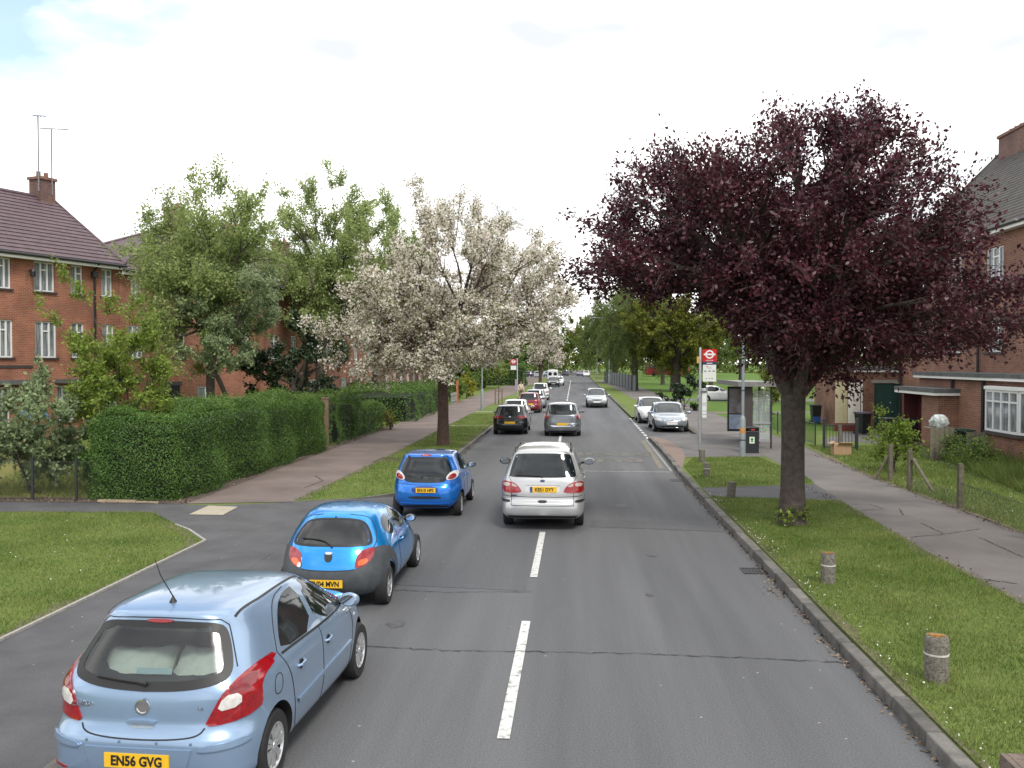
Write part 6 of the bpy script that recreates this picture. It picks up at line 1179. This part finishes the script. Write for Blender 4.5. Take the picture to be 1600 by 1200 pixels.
rng = np.random.default_rng(77); n = 60000; a = rng.uniform(-230, 230, n); hgt = 11 + 3 * np.sin(a * .11) + 2 * np.sin(a * .29 + 1) + 1.5 * np.sin(a * .7)
Pw = np.c_[a, 300 + rng.uniform(-12, 12, n) + np.abs(a) * .1, hgt * rng.uniform(0, 1, n) ** .7]
struct(quadmesh('far_woodland', leaves(Pw, 1.1, rng, .5), [LM, LO, LW], rng.integers(0, 3, n)), 'stuff')
# ------------------------------------------------------------------ street furniture and small things
LAMPG = mat('grey_lamp_paint', (.27, .31, .33), .5, .2, var=.12, scale=4)
def lamp_post(label, x, y, z0, h, arm, base_h=1.5, stickers=False, head_dir=-1, s=1.0):
    r = thing('street_lamp', label, 'street lamp', (x, y, z0), 0, 'street lamps')
    b = MB(); b.lathe([(0, -.1), (.105 * s, -.1), (.105 * s, base_h), (.095 * s, base_h + .04), (.06 * s, base_h + .13)], 16); b.build('base', LAMPG, r, smooth=True)
    p = MB(); p.tube([(0, 0, base_h + .1), (0, 0, h * .55), (0, 0, h - .5), (head_dir * .12, 0, h - .12), (head_dir * .5, 0, h), (head_dir * arm, 0, h + .06)], [.058 * s, .052 * s, .045 * s, .04 * s, .032, .03], 10); p.build('pole', LAMPG, r, smooth=True)
    hd = MB(); x0 = head_dir * arm; hd.lathe([(0, -.32), (.09, -.30), (.14, 0), (.10, .34), (0, .38)], 12, ax='X'); 
    o = hd.build('lamp_head', LAMPG, r, smooth=True, loc=(x0 + head_dir * .2, 0, h + .06)); o.scale = (1, 1, .5)
    if stickers: st = MB(); st.lathe([(.107, .88), (.107, 1.08)], 16); st.v = [v for v in st.v]; o2 = st.build('warning_sticker', mat('orange_sticker', (.55, .28, .10), .6, var=.5, scale=9), r); MB().lathe([(.108, .0), (.113, .01), (.113, .03), (.108, .04)], 16, c=(0, 0, .62)).build('band', DKMET, r); MB().lathe([(.059, 0), (.064, .005), (.064, .03), (.059, .035)], 12, c=(0, 0, 2.4)).build('band', DKMET, r)
    return r
lamp_post('grey lamp post with a thick base beside the black litter bin', 6.05, 33.1, ZR, 9.0, 1.2, 1.38, True)
lamp_post('thin grey lamp post on the left verge beyond the blossom tree', -6.6, 65.0, ZL, 9.0, 1.2, 1.4, head_dir=1)
lamp_post('distant lamp post with its arm showing against the sky by the willow', 5.35, 140, ZR, 10.2, 2.2)
lamp_post('farther lamp post with its arm just below the first arm', 4.6, 184, ZR, 10.4, 2.2)
lamp_post('distant lamp post behind the far right bus stop', 5.2, 205, ZR, 8.5, 1.6)
lamp_post('lamp post on the left near the distant cherry tree', -5.0, 178, ZL, 9, 1.6, head_dir=1)
# bollards
BOL = mat('mossy_concrete', (.11, .10, .08), .95, var=.4, scale=26, bump=1, bscale=45, col2=(.24, .22, .185)); LICH = mat('orange_lichen', (.33, .17, .04), .95, var=.4, scale=20, bump=.5); BAND = mat('worn_white_band', (.50, .48, .44), .9, var=.3, scale=20)
def bollard(label, px, py, d, h, lean=0, lich=True, band=True):
    x, y = gnd(px, py, ZR); r = d / 2
    b = MB(); b.lathe([(0, -.15), (r, -.15), (r * 1.01, h * .4), (r, h - .03), (r * .93, h), (0, h + .006)], 20); o = b.build('bollard', BOL, smooth=True, loc=(x, y + r, ZR), sharp=50); o.rotation_euler = (0, lean, 0); tag(o, label, 'bollard', 'concrete bollards on the right verge')
    if band: MB().lathe([(r * .99, h * .60), (r * 1.03, h * .605), (r * 1.03, h * .64), (r * .99, h * .645)], 20).build('painted_band', BAND, o, smooth=True)
    if lich:
        rng = np.random.default_rng(int(px)); P = np.c_[rng.normal(0, r * .38, 60), rng.normal(-r * .1, r * .42, 60), np.full(60, h + .008)]; P = P[np.hypot(P[:, 0], P[:, 1]) < r * .86]; quadmesh('lichen', leaves(P, r * .30, rng, 30, .9), LICH, parent=o)
bollard('concrete bollard with orange lichen on top, nearest whole one on the verge', 1470, 1072, .245, .50)
bollard('concrete bollard with a white band, second along the verge towards the plum tree', 1297, 916, .215, .49)
bollard('dark stubby bollard at the driveway edge, left of the plum trunk', 1143, 780, .22, .42, .06, False, False)
bollard('short grey bollard on the grass patch beyond the driveway', 1105, 746, .20, .42, 0, False, True)
bollard('bollard standing directly in front of the bus stop pole', 1098, 724, .21, .47, -.03, False, False)
cb_ = MB(); cb_.box((0, 0, .07), (.52, .36, .36)); cb_.box((.02, .02, .25), (.46, .30, .012)); o = cb_.build('concrete_block', mat('brown_concrete', (.15, .115, .095), .95, var=.35, scale=14, bump=.7), loc=(3.72, 7.40, ZR)); bv = o.modifiers.new('b', 'BEVEL'); bv.width = .025; bv.segments = 2; bake(o); tag(o, 'low brown concrete block by the kerb, cut by the bottom edge', 'block')
# bus stop flag post on the right
def roundel(parent, cx, cz, R, y, mb_mat):
    o = MB()
    ring = [(R * math.cos(a), R * math.sin(a)) for a in np.linspace(0, 2 * math.pi, 41)[:-1]]; inn = [(x * .66, z * .66) for x, z in ring]; n = 40
    o.add([(cx + x, y, cz + z) for x, z in ring] + [(cx + x, y, cz + z) for x, z in inn] + [(cx + x, y + .004, cz + z) for x, z in ring] + [(cx + x, y + .004, cz + z) for x, z in inn], [(i, (i + 1) % n, n + (i + 1) % n, n + i) for i in range(n)] + [(i, (i + 1) % n, 2 * n + (i + 1) % n, 2 * n + i) for i in range(n)])
    o.b2((cx - R * 1.32, y - .003, cz - R * .2), (cx + R * 1.32, y + .003, cz + R * .2)); return o.build('roundel', mb_mat, parent)
SIGNW = mat('sign_white', (.72, .74, .70), .45, var=.03); NAVY = mat('sign_navy', (.03, .045, .12), .45); SMUD = mat('small_print', (.22, .23, .24), .6)
def bus_stop(label, x, y, z0, side, h=3.95, full=True):
    r = thing('bus_stop', label, 'bus stop', (x, y, z0), 0, 'bus stops')
    MB().lathe([(0, -.1), (.052, -.1), (.052, h), (.03, h + .05), (0, h + .055)], 12).build('pole', METAL, r, smooth=True)
    w, c = .54, side * (.05 + .30); f = MB(); f.b2((c - w / 2, -.02, h - .50), (c + w / 2, .02, h - .02)); fl = f.build('flag', RED, r); roundel(fl, c, h - .22, .165, -.027, WHITE)
    text_obj('sign_lettering', 'BUS STOP', .062, WHITE, fl, Matrix.Translation((c, -.023, h - .455)) @ Matrix.Rotation(N90, 4, 'X'), .001)
    p = MB(); p.b2((c - w / 2 + .02, -.018, h - .615), (c + w / 2 - .02, .018, h - .503)); p.build('name_panel', NAVY, r)
    if full:
        q = MB(); q.b2((c - .11, -.021, h - .575), (c + .11, -.017, h - .545), 0); q.build('name_lettering', SIGNW, r)
        q = MB(); q.b2((c - w / 2 + .02, -.018, h - 1.26), (c + w / 2 - .02, .018, h - .617)); ro = q.build('route_panel', SIGNW, r)
        t = MB()
        for xx, zz, ww, hh in ((c - .16, h - .86, .09, .05), (c, h - .86, .10, .05), (c + .16, h - .86, .10, .05), (c, h - .74, .16, .02), (c - .12, h - 1.14, .05, .03), (c, h - 1.14, .05, .03), (c + .1, h - 1.14, .07, .03)): t.b2((xx - ww / 2, -.0205, zz - hh / 2), (xx + ww / 2, -.0175, zz + hh / 2))
        t.build('small_print', SMUD, ro); t = MB(); t.b2((c - .13, -.0205, h - .70), (c - .05, -.0175, h - .675)); t.build('red_print', RED, ro)
        k = MB(); k.b2((.04, -.06, 1.25), (.27, .04, 2.32)); k.lathe([(0, 2.44), (.13, 2.42), (.15, 2.33), (.0, 2.32)], 14, c=(.155, -.01, 0)); ca = k.build('timetable_case', METAL, r); MB().b2((.07, -.068, 1.30), (.24, -.061, 2.26)).build('timetable', SIGNW, ca)
        t = MB()
        for zz in (1.85, 1.78, 1.55, 1.42): t.b2((.08, -.071, zz), (.23, -.069, zz + .02))
        t.build('small_print', SMUD, ca); MB().b2((-.13, -.02, h - .56), (-.05, .02, h - .30)).build('request_tag', mat('amber_tag', (.55, .36, .10), .5), r)
    else:
        q = MB(); q.b2((c - w / 2 + .02, -.018, h - 1.0), (c + w / 2 - .02, .018, h - .617)); q.build('route_panel', SIGNW, r)
    return r
bus_stop('bus stop pole with red roundel flag and timetable case behind a bollard', 4.83, 35.3, ZR, 1)
bs = bus_stop('bus stop pole on the left verge beyond the red hatchback', -5.15, 82.5, ZL, -1, 3.75, False); MB().b2((-.2, -.05, .9), (-.05, .05, 1.9)).build('timetable_case', mat('mauve_panel', (.35, .28, .42), .5), bs)
bus_stop('far bus stop flag over the right kerb, left one of two', 1.6 + 2.0, 236, ZR, -1, 4.4, False); bus_stop('far bus stop flag over the right kerb, right one of two', 4.0, 225, ZR, -1, 4.1, False)
# shelter
SH = thing('bus_shelter', 'grey bus shelter with a flat roof and poster panel at the right bus stop', 'bus shelter', (6.75, 36.6, ZR))
s_ = MB(); s_.prism([(-.25, -.25), (1.35, -.25), (1.35, 5.0), (-.25, 5.0)], 2.50, 2.62); s_.prism([(-.30, -.30), (1.4, -.30), (1.4, -.24), (-.30, -.24)], 2.47, 2.66); s_.prism([(-.30, -.24), (-.24, -.24), (-.24, 5.05), (-.30, 5.05)], 2.47, 2.66); s_.build('roof', mat('shelter_roof_grey', (.20, .195, .19), .6, var=.2), SH)
for x, y, w_ in ((1.05, .02, .06), (1.05, 2.4, .07), (1.05, 4.75, .07), (.02, .35, .05)):
    if w_ > .05: MB().b2((x - w_ / 2, y - w_ / 2, 0), (x + w_ / 2, y + w_ / 2, 2.5)).build('post', DKMET, SH)
MB().b2((.02, 0, .02), (.32, .14, 2.495)).build('panel_post', mat('brown_grey_metal', (.075, .062, .062), .5, .3, var=.1), SH)
ad = MB(); ad.b2((.1, 4.5, .35), (1.0, 4.66, 2.35)); a_ = ad.build('poster_case', DKMET, SH)
pst = mat('poster_colours', (.22, .15, .15), .4, var=.3, scale=2.2, col2=(.42, .42, .45)); MB().b2((.16, 4.49, 1.15), (.94, 4.498, 2.25)).build('poster', pst, a_); MB().b2((.16, 4.49, .45), (.94, 4.498, 1.10)).build('poster_lower', mat('poster_blue_white', (.42, .50, .66), .4, var=.3, scale=4), a_)
GLP = mat('shelter_glass', (.7, .78, .76), .02, var=0, alpha=.16, spec=.5)
MB().b2((1.045, .08, .35), (1.055, 2.34, 2.3)).build('glass_pane', GLP, SH); MB().b2((1.045, 2.46, .35), (1.055, 4.45, 2.3)).build('glass_pane', GLP, SH)
MB().b2((.36, .03, .35), (1.0, .04, 2.3)).build('glass_pane', GLP, SH)
for z in (.34, 1.02): MB().b2((.33, .0, z - (.07 if z < 1 else .04)), (1.02, .06, z + .04)).build('rail', METAL, SH)
b = MB(); b.b2((.62, .9, .58), (.92, 4.2, .62)); b.tube([(.92, .9, .74), (.92, 4.2, .74)], .03, 8)
for yy in (1.1, 2.5, 4.0): b.tube([(.95, yy, .6), (1.05, yy, .6)], .025, 6)
b.build('bench', mat('bench_grey', (.16, .14, .13), .5), SH)
# litter bin
LBN = thing('litter_bin', 'black litter bin with a green and white sticker beside the lamp post', 'litter bin', (6.68, 34.9, ZR))
b = MB(); b.box((0, 0, .42), (.52, .50, .84)); b.box((0, 0, .96), (.54, .52, .06)); 
for sx in (-.25, .25): b.box((sx, 0, .88), (.03, .48, .12))
b.box((0, .23, .88), (.5, .03, .12)); o = b.build('body', mat('bin_black', (.016, .019, .024), .45, var=.2), LBN); bv = o.modifiers.new('b', 'BEVEL'); bv.width = .02; bv.segments = 2; bake(o)
MB().box((.02, -.2465, .88), (.36, .012, .07)).build('opening', mat('bin_inside', (.004, .004, .004), .9), LBN); MB().box((.03, -.256, .895), (.14, .006, .045)).build('red_print', mat('bin_red', (.45, .05, .03), .5), LBN)
s_ = MB(); s_.box((.0, -.253, .50), (.19, .006, .25)); k_ = s_.build('sticker', mat('pale_green_sticker', (.62, .74, .55), .5), LBN); g = MB(); g.lathe([(0, -.2575), (.05, -.2575), (.05, -.2545)], 12, ax='Y', c=(0, 0, .53)); g.box((0, -.2565, .45), (.06, .004, .05)); g.build('sticker_symbol', mat('sticker_green', (.02, .16, .08), .5), k_)
# people
person('person in dark clothes and a pale cap carrying a white bag on the park path', (12.75, 62.6, ZR), math.radians(200), mat('navy_jacket', (.012, .014, .025), .8), mat('dark_jeans', (.012, .02, .045), .85), mat('dark_hair', (.02, .015, .012), .8), hat=mat('pale_cap', (.6, .56, .48), .8))
bg_ = MB(); bg_.lathe([(0, 0), (.10, .02), (.16, .15), (.13, .34), (.04, .44), (.0, .45)], 10); o = bg_.build('carrier_bag', mat('white_bag', (.68, .72, .76), .5, var=.1), smooth=True, loc=(12.98, 62.40, .92)); o.scale = (.85, .5, 1); tag(o, 'white carrier bag held by the person on the park path', 'bag')
person('person in a cream top waiting at the left bus stop', (-4.92, 84.2, ZL), math.radians(30), mat('cream_top', (.55, .48, .38), .8), mat('tan_trousers', (.20, .12, .09), .85), mat('brown_hair', (.07, .04, .025), .8), h=1.66)
# left: chain-link fence, posts, tree stakes, fence panels
CH = mat('chain_link_wire', (.07, .075, .07), .5, .4)
def chain(parent, a, b, z0, z1, s=.06, w=.0022):
    l = math.hypot(b[0] - a[0], b[1] - a[1]); h = z1 - z0; mb = MB(); ux, uy = (b[0] - a[0]) / l, (b[1] - a[1]) / l; k = -h
    while k < l:
        for sg in (1, -1):
            t0, t1 = max(k, 0), min(k + h, l)
            if t1 - t0 < .01: continue
            zA, zB = ((z0 + t0 - k), (z0 + t1 - k)) if sg > 0 else ((z1 - (t0 - k)), (z1 - (t1 - k)))
            nx, ny = -uy * .003 * sg, ux * .003 * sg
            mb.tube([(a[0] + ux * t0 + nx, a[1] + uy * t0 + ny, zA), (a[0] + ux * t1 + nx, a[1] + uy * t1 + ny, zB)], w, 3, cap=False)
        k += s
    return mb.build('mesh_panel', CH, parent)
FE = thing('chain_link_fence', 'dark chain-link fence on thin posts along the dry lawn at the left edge', 'fence', (0, 0, ZL))
pts = [(-15.6, 21.75), (-13.45, 21.7), (-12.35, 21.75), (-11.6, 21.9)]
for p in pts[1:3]: MB().tube([(p[0], p[1], -.05), (p[0], p[1], 1.08)], .035, 8).build('post', DKMET, FE)
for a, b in zip(pts[:-1], pts[1:]): chain(FE, a, b, .04, 1.0)
for z in (.05, .98): MB().tube([(*p, z) for p in pts], .005, 4).build('line_wire', CH, FE)
ps = MB(); ps.box((0, 0, .98), (.24, .13, 2.0)); ps.box((0, 0, 2.0), (.30, .18, .06)); o = ps.build('gate_post', mat('brown_post_paint', (.19, .125, .085), .8, var=.2, scale=5), loc=(-10.05, 36.2, ZL)); tag(o, 'brown square gate post between the two dark hedges', 'post')
lo = MB(); lo.box((0, 0, .03), (.95, .10, .08)); lo.box((.78, -.03, .02), (.6, .07, .05), rz=-.12); o = lo.build('timber_edging', mat('pale_timber', (.33, .26, .18), .9, var=.2), loc=(-11.2, 21.55, ZL)); tag(o, 'pale timber edging lying at the foot of the corner hedge', 'timber')
stx = thing('tree_stakes', 'young staked tree on the left verge before the bus stop', 'tree', (-6.15, 74.0, ZL))
for dx in (-.28, .28): MB().box((dx, 0, .62), (.09, .09, 1.3)).build('stake', mat('stake_wood', (.20, .12, .07), .9), stx)
MB().box((0, 0, 1.1), (.6, .05, .08)).build('tie_bar', WOOD, stx); MB().tube([(0, .05, -.1), (.02, .05, 2.6)], [.04, .02], 6).build('stem', BARK, stx); rng = np.random.default_rng(5); quadmesh('crown', leaves(np.array([0, .05, 3.2]) + rng.normal(0, 1, (900, 3)) * np.array([.35, .35, .6]), .10, rng), LB, parent=stx)
of = MB()
for i in range(9): of.box((0, i * .16, .95), (.03, .145, 1.9))
o = of.build('fence_panel', mat('orange_fence_stain', (.42, .13, .035), .8, var=.15), loc=(-9.9, 76.2, ZL)); tag(o, 'orange stained wooden fence panel beside the shrubs', 'fence')
pk = MB()
for i in range(16): pk.box((0, i * .22, .5), (.03, .10, 1.0))
pk.box((.03, 1.7, .3), (.03, 3.6, .07)); pk.box((.03, 1.7, .8), (.03, 3.6, .07)); o = pk.build('picket_fence', mat('grey_picket', (.26, .27, .25), .8), loc=(-9.8, 72.0, ZL)); tag(o, 'low grey picket fence before the orange panel', 'fence')
gm = MB()
for i in range(12): a = Vector((-18.9 + i * .42, 41.0 - i * .03, 0)); gm.box((a.x, a.y, .75), (.40, .04, 1.5)); 
for i in range(0, 13, 4): gm.box((-19.1 + i * .42, 40.95 - i * .03, .8), (.08, .08, 1.7))
o = gm.build('green_metal_fence', mat('blue_green_metal', (.022, .052, .055), .5, var=.15)); tag(o, 'dark blue-green metal fence in front of the flats passage', 'fence')
# garden clutter: parasol and toys by the flats
T = thing('folded_parasol', 'blue and cream garden umbrella standing by the flats wall', 'umbrella', (-21.4, 34.6, ZL)); MB().lathe([(.02, 1.9), (.55, 1.35), (.58, 1.25), (.03, 1.6)], 12).build('canopy', mat('umbrella_blue', (.04, .16, .45), .7), T); MB().lathe([(.03, .0), (.35, .45), (.42, .75), (.2, .8), (.03, .8)], 10).build('seat', mat('toy_pale_blue', (.25, .45, .55), .6), T); MB().tube([(0, 0, 0), (0, 0, 1.9)], .02, 6).build('pole', WHITE, T)
T = thing('toy_car', 'red and blue plastic ride-on toy on the garden lawn', 'toy', (-19.6, 27.8, ZL)); MB().box((0, 0, .28), (1.0, .5, .3)).box((.1, 0, .55), (.5, .42, .35)).build('body', mat('toy_blue', (.05, .12, .5), .5), T); MB().box((-.25, 0, .75), (.4, .46, .5)).build('cab', mat('toy_red', (.5, .02, .03), .5), T)
for dx in (-.35, .35): MB().lathe([(0, -.3), (.16, -.3), (.16, .3), (0, .3)], 12, ax='Y', c=(dx, 0, .16)).build('wheel', TYRE, T)
# right garden: low post fence, gate, bins, box
FR = thing('garden_fence', 'low broken post and wire fence along the right footway', 'fence', (0, 0, ZR)); FP = [gnd(*p, ZR) for p in ((1312, 708), (1391, 752), (1421, 765), (1500, 795), (1640, 850))]
for i, p in enumerate(FP): MB().box((p[0], p[1], .52), (.11, .11, 1.08), rz=.1).build('post', mat('mossy_post', (.13, .115, .085), .95, var=.35, scale=9, bump=.6), FR)
MB().tube([(FP[2][0] + .42, FP[2][1] - .55, 0), (FP[2][0] + .05, FP[2][1] - .1, .85)], .045, 6).build('strut', WOOD, FR); MB().tube([(FP[1][0] - .32, FP[1][1] + .35, 0), (FP[1][0] - .05, FP[1][1] + .05, .7)], .045, 6).build('strut', WOOD, FR)
chain(FR, FP[3], FP[4], .04, .62, .07); chain(FR, (FP[3][0], FP[3][1]), (FP[2][0], FP[2][1]), .02, .38, .08)
for z in (.62,): MB().tube([(*FP[3], z), ((FP[3][0] + FP[4][0]) / 2, (FP[3][1] + FP[4][1]) / 2, z - .05), (*FP[4], z)], .006, 4).build('line_wire', CH, FR)
GT = thing('garden_gate', 'dark metal garden gate standing open behind the cardboard box', 'gate', (9.75, 36.2, ZR))
for x in (0, 1.25): MB().box((x, 0, .62), (.09, .09, 1.25)).build('post', DKMET, GT)
g = MB()
for z in (.12, .98): g.tube([(.05, 0, z), (1.2, 0, z)], .02, 6)
for i in range(10): g.tube([(.1 + i * .12, 0, .12), (.1 + i * .12, 0, .98)], .010, 5)
g.build('gate_leaf', DKMET, GT)
cb = MB(); cb.box((0, 0, .21), (.62, .45, .42)); cb.box((-.33, 0, .46), (.18, .44, .02), ry=-.5); cb.box((.1, -.26, .45), (.5, .16, .02), rx=-.4); o = cb.build('cardboard_box', mat('cardboard', (.36, .24, .14), .85, var=.12), loc=(9.85, 34.3, ZR)); tag(o, 'open brown cardboard box beside the garden gate', 'box')
BINC = mat('wheelie_black', (.014, .017, .019), .45, var=.2); BING = mat('wheelie_green', (.015, .05, .035), .5)
def wheelie(label, x, y, m, lid=None, rz=0, s=1.0, low=None):
    r = thing('wheelie_bin', label, 'wheelie bin', (x, y, ZR), rz, 'wheelie bins'); b = MB(); q = [(-.23, -.26), (.23, -.26), (.23, .26), (-.23, .26)]
    b.add([(x_ * .82, y_ * .82, .06) for x_, y_ in q] + [(x_ * 1.1, y_ * 1.15, .98) for x_, y_ in q], [(3, 2, 1, 0), (0, 1, 5, 4), (1, 2, 6, 5), (2, 3, 7, 6), (3, 0, 4, 7)]); b.box((0, -.30, .95), (.54, .06, .05)); b.build('body', m, r)
    l = MB(); l.box((0, 0, 1.02), (.58, .66, .05)); l.box((0, .1, 1.055), (.5, .4, .03)); l.tube([(-.24, .35, 1.0), (.24, .35, 1.0)], .022, 8); l.build('lid', lid or m, r)
    for dx in (-.25, .25): MB().lathe([(0, -.03), (.10, -.03), (.10, .03), (0, .03)], 14, ax='X', c=(dx, .24, .10)).build('wheel', TYRE, r)
    if low: MB().b2((-.20, -.30, .1), (.20, -.24, .42)).build('front_panel', low, r)
    return r
wheelie('left of the two black wheelie bins standing beside the maroon porch', 13.35, 39.6, BINC, None, .2); wheelie('right of the two black wheelie bins, touching the maroon porch', 13.95, 39.0, BINC, None, .1)
wheelie('dark wheelie bin with a purple-grey lid by the white boards', 13.7, 44.2, BINC, mat('lid_purple_grey', (.10, .09, .13), .4), .4); wheelie('wheelie bin with a blue front at the far end by the boards', 13.4, 51.5, BINC, None, 0, 1, mat('bin_blue', (.02, .09, .30), .5))
BS = thing('bin_store', 'weathered wooden bin store beside the porch with a bag on top', 'bin store', (12.75, 32.8, ZR))
for dx in range(5): MB().box((-.32 + dx * .16, -.35, .58), (.15, .03, 1.16)).build('board', WOOD, BS)
for dy in range(4): MB().box((.42, -.25 + dy * .16, .58), (.03, .15, 1.16)).build('board', WOOD, BS)
for dx in range(8): MB().box((1.0 + dx * .16, -.1, .52), (.15, .03, .95)).build('board', WOOD, BS)
MB().box((0, 0, 1.13), (.78, .7, .04)).build('top', WOOD, BS)
rb = MB(); rng = np.random.default_rng(2); bm = bmesh.new(); bmesh.ops.create_icosphere(bm, subdivisions=3, radius=1)
for v in bm.verts: k = 1 + .16 * math.sin(5 * v.co.x + 3 * v.co.z) * math.sin(6 * v.co.y + 1) + .09 * math.sin(13 * v.co.z + 9 * v.co.x); v.co = Vector((v.co.x * .30 * k, v.co.y * .28 * k, max(v.co.z, -.55) * .30 * k))
me = bpy.data.meshes.new('rubbish_bag'); bm.to_mesh(me); bm.free(); me.polygons.foreach_set('use_smooth', [True] * len(me.polygons)); me.materials.append(mat('clear_bag_of_rubbish', (.20, .26, .16), .25, var=.3, scale=11, col2=(.66, .70, .74), detail=4)); o = link('rubbish_bag', me, None, (12.78, 32.8, ZR + 1.29)); tag(o, 'clear bag stuffed with white and green rubbish on the bin store', 'bag')
wheelie('wheelie bin with a green lid half hidden behind the bin store boards', 13.75, 33.2, BINC, BING, .3)
WB = thing('white_boards', 'white and cream upright panels leaning beside the green store doors', 'panel', (13.3, 46.2, ZR)); 
for i, (x, m) in enumerate(((0, mat('cream_panel', (.42, .38, .24), .7)), (.62, mat('white_panel', (.66, .64, .58), .6)))):
    b = MB()
    for k in range(5): b.box((x - .27 + k * .118, 0, 1.42), (.114, .05, 2.05))
    b.build('panel', m, WB)
MB().box((.3, .02, .2), (1.3, .1, .4)).build('red_base', mat('red_base_paint', (.16, .02, .02), .7), WB); MB().box((.96, -.03, 1.35), (.06, .06, 2.4)).build('edge_strip', WHITE, WB)
# park railings behind the shelter, grey panels by the willow, tree trunk post, red bus in the park
PR = thing('park_railing', 'low green railing along the park edge behind the bus shelter', 'fence', (0, 0, ZR)); PG = mat('railing_green', (.02, .045, .03), .5, .2)
for i in range(13):
    y = 37.5 + i * 1.7; MB().tube([(9.75, y, 0), (9.75, y, 1.05)], .03, 6).build('post', PG, PR)
g = MB()
for z in (.15, .95): g.tube([(9.75, 37.5, z), (9.75, 58, z)], .018, 5)
for i in range(130): g.tube([(9.75, 37.6 + i * .157, .15), (9.75, 37.6 + i * .157, .95)], .008, 4, cap=False)
g.build('rails', PG, PR)
FPN = thing('panel_fence', 'grey corrugated panel fence at the foot of the willows', 'fence', (0, 0, ZR)); CM = mat('grey_sheet_metal', (.23, .25, .26), .6, .2, var=.2, scale=1.5)
for i in range(12):
    t = i / 12; t1 = (i + 1) / 12; a = Vector((7.3 - 2.1 * t, 108 + 50 * t, 0)); b = Vector((7.3 - 2.1 * t1, 108 + 50 * t1, 0)); p = MB(); n = 24
    q = [(a.lerp(b, k / n).x + (.04 if k % 2 else -.04), a.lerp(b, k / n).y) for k in range(n + 1)]; p.add([(x, y, z) for z in (0, 1.85) for x, y in q], [(k, k + 1, n + 2 + k, n + 1 + k) for k in range(n)]); p.add([(x + .04, y, z) for z in (0, 1.85) for x, y in q], [(k, k + 1, n + 2 + k, n + 1 + k) for k in range(n)]); p.build('panel', CM, FPN)
    MB().box((a.x, a.y, 1.0), (.14, .14, 2.0)).build('post', DKMET, FPN)
RB = thing('red_bus', 'red bus passing behind the oak in the park', 'bus', (17.3, 222, ZR)); b = MB(); b.b2((0, 0, .35), (10.5, 2.4, 2.0)); b.b2((.1, .05, 2.0), (10.4, 2.35, 2.9)); o = b.build('body', mat('bus_red', (.26, .012, .016), .35, coat=.5), RB); bv = o.modifiers.new('b', 'BEVEL'); bv.width = .12; bv.segments = 3; bake(o)
for i in range(6): MB().b2((.5 + i * 1.65, -.03, 1.95), (1.95 + i * 1.65, .04, 2.7)).build('window', GLASS, RB)
for x in (2, 8): MB().lathe([(0, -.05), (.48, -.05), (.48, .3), (0, .3)], 18, ax='Y', c=(x, .0, .48)).build('wheel', TYRE, RB)
